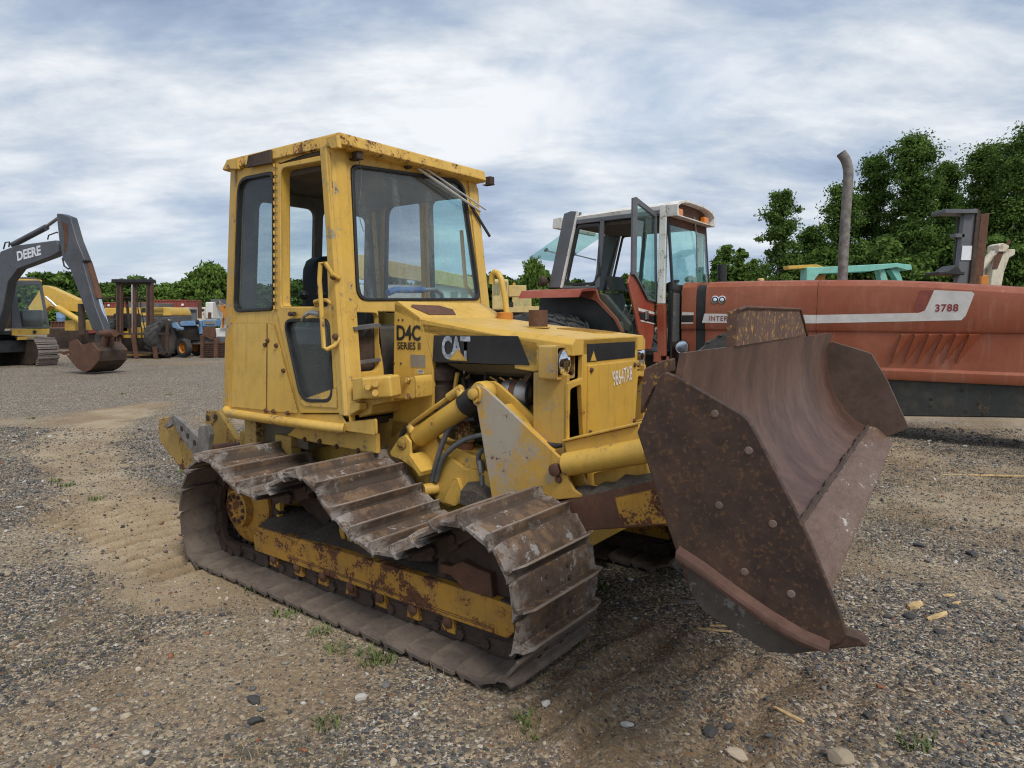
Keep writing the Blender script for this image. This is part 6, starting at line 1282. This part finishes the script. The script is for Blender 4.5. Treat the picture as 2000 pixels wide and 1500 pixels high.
K.poly('dipper', 'cream_paint', [(1944, 495), (1958, 486), (1984, 487), (1982, 498), (1972, 503), (1962, 530), (1956, 562), (1934, 560)], 0, .35, .02); K.poly('rust_stain', 'rust', [(1943, 500), (1958, 487), (1960, 494), (1948, 525), (1938, 526)], -.012, .01, 0); K.tube('ram', 'cream_paint', [(1914, 525), (1940, 494)], .09, .1); K.tube('piston_rod', 'chrome', [(1938, 496), (1954, 482)], .04, .1); K.poly('knuckle', 'cream_paint', [(1950, 478), (1960, 474), (1972, 480), (1968, 492), (1950, 492)], -.05, .4); K.tube('pin', 'rust', [(1968, 478), (1972, 470)], .03, 0); K.poly('boom', 'cream_paint', [(1912, 530), (1924, 520), (1930, 600), (1912, 600)], .2, .35); K.rect('chassis', 'cream_paint', 1900, 600, 1990, 690, .3, 1.6, .05)
for xx in (1915, 1975): q = K.p(xx, 700, .2); wheel(K.t, (q.x, q.y, .55), .55, .35, rim='cream_paint', lugs=0)
# ------------------------------------------------------------------ trees
m, nt, b, P, out = newmat('leaves')
at = nn(nt, 'ShaderNodeVertexColor'); at.layer_name = 'tint'; sp = nn(nt, 'ShaderNodeSeparateColor'); L(nt, at.outputs[0], sp.inputs[0])
oi = nn(nt, 'ShaderNodeObjectInfo')
c1 = mixc(nt, sp.outputs[0], (.040, .078, .020), (.135, .225, .05)); c2 = mixc(nt, sp.outputs[0], (.06, .112, .03), (.18, .28, .07))
lc = mixc(nt, oi.outputs['Random'], c1, c2); lc = mixc(nt, sp.outputs[1], lc, (.20, .30, .06))
nt.nodes.remove(b); df = nn(nt, 'ShaderNodeBsdfDiffuse'); tl_ = nn(nt, 'ShaderNodeBsdfTranslucent'); mx = nn(nt, 'ShaderNodeMixShader'); mx.inputs[0].default_value = .30
L(nt, lc, df.inputs[0]); L(nt, lc, tl_.inputs[0]); L(nt, df.outputs[0], mx.inputs[1]); L(nt, tl_.outputs[0], mx.inputs[2]); L(nt, mx.outputs[0], out.inputs[0])
rusty('bark', (.045, .036, .028), (.075, .062, .05), rough=.95, scale=.6, bmp=1)
def crown_mesh(H_, R, t0, prof, K_, per, leaf, rc, seed, bright=0.0):
    r = np.random.default_rng(seed); nb = max(9, int(K_/8)); bt = t0+(1-t0)*(np.arange(nb)+.3+.5*r.random(nb))/nb; ba = np.arange(nb)*2.4+r.random(nb)*1.2
    br_ = R*prof(bt)*(.30+.50*r.random(nb)); bc = np.stack([br_*np.cos(ba), br_*np.sin(ba), bt*H_*.95], 1); bs = R*(.22+.26*prof(bt))
    ib_ = r.integers(0, nb, K_); cen = bc[ib_]+r.normal(size=(K_, 3))*bs[ib_][:, None]*np.array([.62, .62, .48])
    cen[:, 2] = np.clip(cen[:, 2], H_*t0*.5, H_*.99); ns = K_//2; tt_ = t0+(.98-t0)*r.random(ns); aa_ = r.random(ns)*2*pi; rr_ = R*prof(tt_)*np.sqrt(r.random(ns))*.72*(1+.3*np.sin(aa_*3+tt_*11+seed)); cen[:ns] = np.stack([rr_*np.cos(aa_), rr_*np.sin(aa_), tt_*H_], 1)
    n_ = K_*per; ci = np.repeat(np.arange(K_), per); sz = rc*(.45+.65*r.random(K_))
    d = r.normal(size=(n_, 3)); d /= np.linalg.norm(d, axis=1)[:, None]; rr = sz[ci]*np.minimum(np.abs(r.normal(size=n_)), 1.55)*.74*np.where(r.random(n_) < .06, 1.3, 1)
    p = cen[ci]+d*rr[:, None]*np.array([1.15, 1.15, .75])
    nrm = d*.6+r.normal(size=(n_, 3))*.7+np.array([0, 0, .5]); nrm /= np.linalg.norm(nrm, axis=1)[:, None]
    a = np.cross(nrm, r.normal(size=(n_, 3))); a /= np.linalg.norm(a, axis=1)[:, None]; b2 = np.cross(nrm, a)
    s = (leaf*(.6+.8*r.random(n_)))[:, None]
    q = np.stack([p+a*s, p+b2*s*.55, p-a*s, p-b2*s*.55], 1).reshape(-1, 3)
    me = fastmesh('crown', q, np.arange(n_*4).reshape(-1, 4), 4, 'leaves', smooth=False)
    tint = np.clip(r.random(K_)[ci]*.75+.35*r.random(n_)-.1, 0, 1); ye = np.full(n_, bright)*r.random(n_)
    setcol(me, 'tint', np.repeat(np.stack([tint, ye, tint*0], 1), 4, 0)); return me, cen
def trunk_mesh(H_, r0, top, cen, seed):
    r = random.Random(seed); c = MB(); n_ = 7; pts = [(r.uniform(-.02, .02)*H_*i/n_, r.uniform(-.02, .02)*H_*i/n_, H_*top*i/n_-(.15 if i == 0 else 0)) for i in range(n_+1)]
    c.tube(pts, [r0*(1.25 if i == 0 else 1-.85*i/n_) for i in range(n_+1)], 8)
    for k in range(min(12, len(cen))):
        e_ = cen[r.randrange(len(cen))]; s_ = V(pts[r.randint(2, n_-1)]); e_ = V(e_)*.85+V((0, 0, 0)); m_ = s_.lerp(e_, .5)+V((0, 0, -.05*H_*.3)); c.tube([s_, m_, e_], [r0*.4, r0*.25, r0*.08], 5)
    me = c.mesh('trunk'); me.materials.append(MAT['bark']); return me
P_round = lambda t: np.sqrt(np.clip(1-((t-.55)/.5)**2, .04, 1)); P_cone = lambda t: np.clip(1.12-t, .08, 1)**.62*np.where(t < .2, .8, 1); P_col = lambda t: np.where(t < .25, .8, 1)*np.clip(1.25-.75*t, .25, 1)*(1+.25*np.sin(t*17)); P_bush = lambda t: np.sqrt(np.clip(1-t**2, .05, 1))
TV = {}
def tree(name, label, px, ytop, wpx, dep, prof, K_, per, leaf, seed, group=None, t0=.12, bright=0, key=None, cat='tree'):
    x = (px-1000)/CF*dep; H_ = CH+(620-ytop)/CF*dep; R = wpx/2/CF*dep
    if key is None or key not in TV:
        cm, cen = crown_mesh(H_, R, t0, prof, K_, per, leaf, R*.30+.12, seed, bright); tm_ = trunk_mesh(H_, .02*H_+.05, .8, cen, seed)
        if key is not None: TV[key] = (cm, tm_, H_, R)
        sc = (1, 1, 1)
    if key is not None:
        cm, tm_, H0, R0 = TV[key]; sc = (R/R0, R/R0, H_/H0)
    t = thing(name, label, cat, None, group, loc=(x, dep, 0)); t.rotation_euler = (0, 0, random.random()*6.28); t.scale = sc
    place(cm, 'crown', t, smooth=False); place(tm_, 'trunk', t); return t
tree('ivy_covered_tree', 'narrow leafy tree smothered in vines standing apart from wood', 1515, 378, 74, 42, P_col, 162, 185, .088, 1, t0=.02)
tree('deciduous_tree', 'short bushy tree between vine-covered tree and taller trees', 1575, 445, 80, 45, P_round, 137, 185, .088, 2, t0=.05)
tree('deciduous_tree', 'broad tree behind the grey exhaust pipe', 1628, 368, 122, 46, P_cone, 212, 185, .088, 3, t0=.04)
tree('deciduous_tree', 'tall airy tree just beyond the exhaust pipe', 1692, 312, 112, 47, P_cone, 237, 185, .088, 4, t0=.05)
tree('ivy_covered_tree', 'tallest pointed tree hung with dense dark vines', 1765, 270, 122, 44, P_col, 325, 185, .088, 5, t0=.02)
tree('deciduous_tree', 'rounded tree between the pointed tree and forklift mast', 1828, 325, 112, 49, P_cone, 237, 185, .088, 6, t0=.04)
tree('deciduous_tree', 'wide spreading tree behind black forklift mast', 1905, 292, 158, 45, P_cone, 287, 185, .088, 7, t0=.04)
tree('deciduous_tree', 'big spreading tree at the end of wood behind backhoe arm', 1978, 258, 168, 42, P_cone, 350, 185, .088, 8, t0=.05)
tree('deciduous_tree', 'big dark tree past the backhoe arm, partly out of view', 2075, 225, 150, 44, P_round, 275, 185, .088, 9, t0=.05)
for i, (px, y, w_, d) in enumerate(((1545, 500, 90, 43), (1600, 490, 110, 42), (1660, 480, 110, 43), (1725, 470, 110, 42), (1790, 470, 110, 43), (1850, 455, 110, 42), (1915, 470, 110, 41), (1985, 480, 110, 40), (2050, 470, 120, 41))):
    tree('shrub', 'dense dark shrub at the foot of the tall trees', px, y, w_, d, P_bush, 110, 110, .13, 20+i, 'shrubs under the tall trees', t0=.02, key='sh%d' % (i % 3), cat='shrub')
for i, (px, y, w_, d) in enumerate(((1396, 500, 36, 70), (1412, 482, 44, 72), (1440, 487, 40, 74), (1466, 508, 36, 70), (1486, 520, 36, 66))):
    tree('young_tree', 'slender light green young tree in a gap behind red tractor', px, y, w_, d, P_cone, 70, 45, .26, 40+i, 'young trees behind the red tractor', key='yt%d' % (i % 2), bright=.25)
r = random.Random(4)
for i in range(74):
    px = -170+i*23+r.uniform(-9, 9); y = 553+8*sin(i*.9)+r.uniform(-9, 7); 
    if 60 < px < 130: y -= 8
    if 945 < px < 1085: y -= 14
    tree('distant_tree', 'distant dark green tree in the long treeline behind the yard', px, y, r.uniform(38, 66), r.uniform(95, 118), (P_round, P_cone, P_round, P_bush)[i % 4], 75, 55, .42, 60+i, 'trees of the far treeline', t0=.03, key='dt%d' % (i % 6))
for i, (px, y, w_) in enumerate(((300, 560, 56), (338, 566, 50), (365, 548, 48), (388, 536, 44), (413, 516, 50), (436, 524, 52), (205, 572, 50), (250, 566, 50), (110, 566, 50), (470, 530, 56), (350, 575, 60), (400, 566, 60), (1042, 508, 40))):
    tree('young_tree', 'bright green bushy young tree growing at the yard edge', px, y, w_, 66+2*(i % 4), P_bush if i % 3 else P_round, 110, 90, .18, 200+i, 'young trees along the yard edge', t0=.03, key='bt%d' % (i % 4), bright=.55)

# ------------------------------------------------------------------ stones, weeds, wood
m, nt, b, P, out = newmat('stone'); at = nn(nt, 'ShaderNodeVertexColor'); at.layer_name = 'tint'
L(nt, mixc(nt, val(nt, 'MULTIPLY', sstep(nt, noise(nt, P, 120, 4, .7), .4, .7), .4), at.outputs[0], (.12, .10, .075)), b.inputs['Base Color']); b.inputs['Roughness'].default_value = .85
PAL = np.array([(.038, .039, .042), (.07, .07, .072), (.13, .128, .125), (.22, .195, .155), (.32, .26, .18), (.42, .345, .25), (.47, .45, .41), (.24, .095, .045)])
PW = np.array([.17, .17, .15, .16, .15, .12, .06, .02]); PW /= PW.sum()
t_ = (1+5**.5)/2
ICO = np.array([(-1, t_, 0), (1, t_, 0), (-1, -t_, 0), (1, -t_, 0), (0, -1, t_), (0, 1, t_), (0, -1, -t_), (0, 1, -t_), (t_, 0, -1), (t_, 0, 1), (-t_, 0, -1), (-t_, 0, 1)])/np.hypot(1, t_)
ICF = np.array([(0, 11, 5), (0, 5, 1), (0, 1, 7), (0, 7, 10), (0, 10, 11), (1, 5, 9), (5, 11, 4), (11, 10, 2), (10, 7, 6), (7, 1, 8), (3, 9, 4), (3, 4, 2), (3, 2, 6), (3, 6, 8), (3, 8, 9), (4, 9, 5), (2, 4, 11), (6, 2, 10), (8, 6, 7), (9, 8, 1)])
OCT = np.array([(1, 0, 0), (-1, 0, 0), (0, 1, 0), (0, -1, 0), (0, 0, 1), (0, 0, -1.)]); OCF = np.array([(0, 2, 4), (2, 1, 4), (1, 3, 4), (3, 0, 4), (2, 0, 5), (1, 2, 5), (3, 1, 5), (0, 3, 5)])
def scatter(n_):
    y = 2.0+(np.sqrt(rng.random(n_*3))*1.0)**1.6*7.5; x = (rng.random(n_*3)*2-1)*(.83*y+.15)
    sand, damp_rutshade, weed = masks(x, y); keep = rng.random(n_*3) < np.clip(1.0-.62*sand-.40*damp_rutshade, .16, 1); lx, ly = dloc(x, y)
    keep &= ~((np.abs(lx+.15) < 1.30) & (np.abs(np.abs(ly)-.82) < .33)); x, y = x[keep][:n_], y[keep][:n_]; return x, y
def rockset(x, y, rad, base, faces, seed):
    r = np.random.default_rng(seed); n_ = len(x); k = len(base)
    v = base[None]*(1+.35*(r.random((n_, k, 1))-.5)); v = v*(rad[:, None]*np.stack([.8+.7*r.random(n_), .8+.5*r.random(n_), .40+.4*r.random(n_)], 1))[:, None, :]
    q = r.normal(size=(n_, 4)); q[:, 1:3] *= .35; q /= np.linalg.norm(q, axis=1)[:, None]; w_, a, b2, c_ = q.T
    Rm = np.stack([np.stack([1-2*(b2*b2+c_*c_), 2*(a*b2-w_*c_), 2*(a*c_+w_*b2)], -1), np.stack([2*(a*b2+w_*c_), 1-2*(a*a+c_*c_), 2*(b2*c_-w_*a)], -1), np.stack([2*(a*c_-w_*b2), 2*(b2*c_+w_*a), 1-2*(a*a+b2*b2)], -1)], 1)
    v = np.einsum('nij,nkj->nki', Rm, v); v[:, :, 0] += x[:, None]; v[:, :, 1] += y[:, None]; v[:, :, 2] += (gheight(x, y)+rad*.18)[:, None]
    f = (faces[None]+np.arange(n_)[:, None, None]*k).reshape(-1, 3); return v.reshape(-1, 3), f
def stonecol(n_, k, seed):
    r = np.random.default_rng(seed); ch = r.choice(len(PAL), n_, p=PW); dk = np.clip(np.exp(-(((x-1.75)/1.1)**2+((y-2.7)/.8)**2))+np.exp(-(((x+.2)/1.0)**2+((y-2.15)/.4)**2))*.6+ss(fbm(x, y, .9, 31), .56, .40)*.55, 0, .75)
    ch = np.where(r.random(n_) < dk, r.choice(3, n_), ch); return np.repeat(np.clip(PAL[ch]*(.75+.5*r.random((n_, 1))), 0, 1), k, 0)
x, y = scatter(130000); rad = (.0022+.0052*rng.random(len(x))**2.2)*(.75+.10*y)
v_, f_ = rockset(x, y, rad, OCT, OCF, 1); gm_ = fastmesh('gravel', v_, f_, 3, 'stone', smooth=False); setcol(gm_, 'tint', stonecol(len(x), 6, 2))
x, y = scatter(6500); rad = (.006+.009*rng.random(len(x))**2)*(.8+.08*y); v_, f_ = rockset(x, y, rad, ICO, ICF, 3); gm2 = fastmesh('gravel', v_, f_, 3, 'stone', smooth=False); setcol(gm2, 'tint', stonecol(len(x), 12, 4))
for me, lab in ((gm_, 'fine mixed grey and tan gravel scattered over the yard'), (gm2, 'coarser grey and tan pebbles scattered over the yard')):
    o = bpy.data.objects.new('gravel', me); COL.objects.link(o); tag(o, lab, 'gravel', kind='stuff')
# the largest stones, one by one
rocks = []
for i in range(16):
    r_ = np.random.default_rng(100+i); bm = bmesh.new(); bmesh.ops.create_icosphere(bm, subdivisions=2 if i < 8 else 1, radius=1)
    for v in bm.verts: v.co *= 1+.22*(r_.random()-.5); v.co.x *= 1.25; v.co.z *= .6; 
    for k in range(5):
        n_ = V(r_.normal(size=3)).normalized()
        for v in bm.verts:
            d_ = v.co.dot(n_)
            if d_ > .62: v.co -= n_*(d_-.62)*.9
    me = bpy.data.meshes.new('stone'); bm.to_mesh(me); bm.free(); me.materials.append(MAT['stone']); col_ = PAL[[0, 0, 1, 1, 2, 4, 5, 6, 0, 1, 0, 3, 4, 6, 7, 2][i]]
    setcol(me, 'tint', np.repeat(np.array([col_]), len(me.vertices), 0)); rocks.append(me)
def stone(x, y, s, me):
    o = bpy.data.objects.new('stone', me); COL.objects.link(o); o.parent = GROUND; o.location = (x, y, float(gheight(np.array([x]), np.array([y]))[0])+s*.25); o.scale = (s, s*random.uniform(.7, 1), s*random.uniform(.7, 1)); o.rotation_euler = (random.uniform(-.3, .3), random.uniform(-.3, .3), random.random()*6.28)
xs, ys = scatter(270)
for x, y in zip(xs, ys): stone(x, y, random.choice((.012, .015, .018, .022, .026))*(.8+.07*y), random.choice(rocks))
for px, py, s, k in ((1640, 1490, .05, 5), (1440, 1480, .04, 6), (1425, 1430, .022, 0), (1718, 1347, .02, 14), (1900, 1083, .045, 0), (1795, 1065, .035, 1), (1968, 1418, .022, 4), (1775, 1205, .03, 1), (1735, 1205, .025, 2), (500, 1410, .028, 0), (498, 1370, .03, 1), (283, 1468, .02, 7), (295, 1485, .022, 0), (245, 1400, .018, 6), (1830, 1315, .022, 6), (1780, 1353, .02, 6), (1600, 1310, .018, 4), (1690, 1230, .018, 5), (1390, 1430, .03, 0), (1500, 1445, .022, 2)):
    p = ground(px, py); stone(p.x, p.y, s, rocks[k])
# weeds and dry grass
def blades(spots, n_per, h, spread, seed, bend=.5, wid=.0022):
    r = np.random.default_rng(seed); P_ = np.repeat(np.array(spots), n_per, 0); n_ = len(P_)
    a = r.random(n_)*2*pi; d = r.random(n_)**.6*spread; x = P_[:, 0]+np.cos(a)*d; y = P_[:, 1]+np.sin(a)*d; z = gheight(x, y)-.004
    hh = h*(.35+.9*r.random(n_)); b2 = r.random(n_)*2*pi; bx, by = np.cos(b2)*hh*bend, np.sin(b2)*hh*bend; w2 = wid*(.6+.8*r.random(n_)); px, py = -np.sin(b2)*w2, np.cos(b2)*w2
    base = np.stack([x, y, z], 1); mid = base+np.stack([bx*.35, by*.35, hh*.6], 1); tip = base+np.stack([bx, by, hh*(.95-.4*bend*r.random(n_))], 1); wv = np.stack([px, py, px*0], 1)
    v_ = np.stack([base-wv, base+wv, mid+wv*.7, mid-wv*.7, tip], 1).reshape(-1, 3); k = np.arange(n_)[:, None]*5
    tri = np.concatenate([k+np.array([[0, 1, 2]]), k+np.array([[0, 2, 3]]), k+np.array([[3, 2, 4]])], 0); return v_, tri
plain('green_blade', (.085, .125, .025), .7, var=.5, scale=9, bmp=0); plain('dry_blade', (.30, .215, .105), .8, var=.4, scale=5, bmp=0); plain('dead_blade', (.060, .050, .032), .9, var=.5, scale=5, bmp=0)
gs = [ground(*p)[:2] for p in ((185, 978), (110, 938), (130, 948), (720, 1280), (752, 1290), (1105, 1262), (1115, 1255), (735, 1295), (655, 1270), (355, 920), (445, 818), (500, 1155), (560, 1200), (630, 1240), (1180, 1150), (330, 770), (240, 770), (60, 820), (270, 705), (290, 700), (310, 702), (330, 700), (360, 700), (250, 703), (270, 697), (300, 698), (1030, 1420), (640, 1415), (1790, 1455))]
v_, f_ = blades(gs, 46, .045, .07, 5, .7, .0035); o = bpy.data.objects.new('weeds', fastmesh('weeds', v_, f_, 3, 'green_blade', False)); COL.objects.link(o); tag(o, 'small green weeds sprouting from the gravel', 'weeds', kind='stuff')
xx, yy = rng.random(5200)*9-4.2, 2.0+rng.random(5200)*8; _, _, w_ = masks(xx, yy); kp = (rng.random(5200) < w_*.55) & (np.abs(dloc(xx, yy)[1]) > .3)
ds = list(zip(xx[kp], yy[kp])); ds += [ground(*p)[:2] for p in ((375, 1095), (400, 1130), (430, 1140), (500, 1180), (560, 1200), (640, 1260), (700, 1300), (760, 1320), (860, 1330), (900, 1345), (1000, 1345), (355, 1060), (1040, 1330), (820, 1310), (590, 1240))]
v_, f_ = blades(ds, 7, .05, .07, 6, .9, .0013); o = bpy.data.objects.new('dry_grass', fastmesh('dry_grass', v_, f_, 3, 'dry_blade', False)); COL.objects.link(o); tag(o, 'dry straw coloured grass lying on the gravel', 'grass', kind='stuff')
xx, yy = rng.random(14000)*8-1.5, 3.5+rng.random(14000)*7; sd_, _, w_ = masks(xx, yy); kp = rng.random(14000) < w_*.6*ss(xx, 1.5, 3); d2 = list(zip(xx[kp], yy[kp]))
xx, yy = -rng.random(9000)*6-.4, 2.0+rng.random(9000)*7; _, _, w_ = masks(xx, yy); kp = rng.random(9000) < w_*.22; d2 += list(zip(xx[kp], yy[kp]))
v_, f_ = blades(d2, 8, .035, .09, 7, 1.2, .0018); o = bpy.data.objects.new('dead_grass', fastmesh('dead_grass', v_, f_, 3, 'dead_blade', False)); COL.objects.link(o); tag(o, 'dark dead grass matted over the sandy ground', 'grass', kind='stuff')
# splintered wood
def chip(px, py, ln, wd, ang, label, name='wood_chip', mat='wood'):
    p = ground(px, py); c = MB(); n_ = 6; r = random.Random(px); secs = []
    for k in range(n_+1): t = k/n_-.5; s_ = (1-abs(t)*1.0)*wd; secs.append([V((t*ln, -s_*r.uniform(.4, .6), 0)), V((t*ln, s_*r.uniform(.4, .6), 0)), V((t*ln+.004, s_*.4, wd*.35)), V((t*ln-.004, -s_*.4, wd*r.uniform(.25, .45)))])
    c.loft(secs); me = c.mesh(name); me.materials.append(MAT[mat]); o = place(me, name, None, smooth=False); o.location = (p.x, p.y, float(gheight(np.array([p.x]), np.array([p.y]))[0])+.004); o.rotation_euler = (.1, -.05, ang); return tag(o, label, 'wood', 'splintered wood on the gravel')
chip(1787, 1184, .11, .05, .45, 'thick blocky splinter of pale wood on dark gravel'); chip(1830, 1205, .15, .03, .40, 'long pale wood splinter beside the blocky one'); chip(1853, 1161, .07, .02, .1, 'small pale wood splinter beyond the long one'); chip(1868, 1176, .06, .018, .3, 'tiny wood splinter next to the blocky piece')
chip(1395, 1231, .16, .016, -.35, 'thin wood stick lying under the raised blade'); chip(1412, 1223, .13, .016, -.1, 'shorter wood stick under the blade beside the thin one'); chip(1540, 1405, .13, .02, -1.0, 'thin tan wood strip half buried in the sand'); chip(1345, 1178, .12, .03, .05, 'grey weathered stick behind the blade end', mat='pipe_grey'); chip(1918, 931, .95, .03, -.28, 'long thin weathered lath on sandy ground', name='wooden_lath'); chip(325, 858, .55, .06, .3, 'short grey board lying on sand beside hitch', name='wooden_board', mat='pipe_grey')
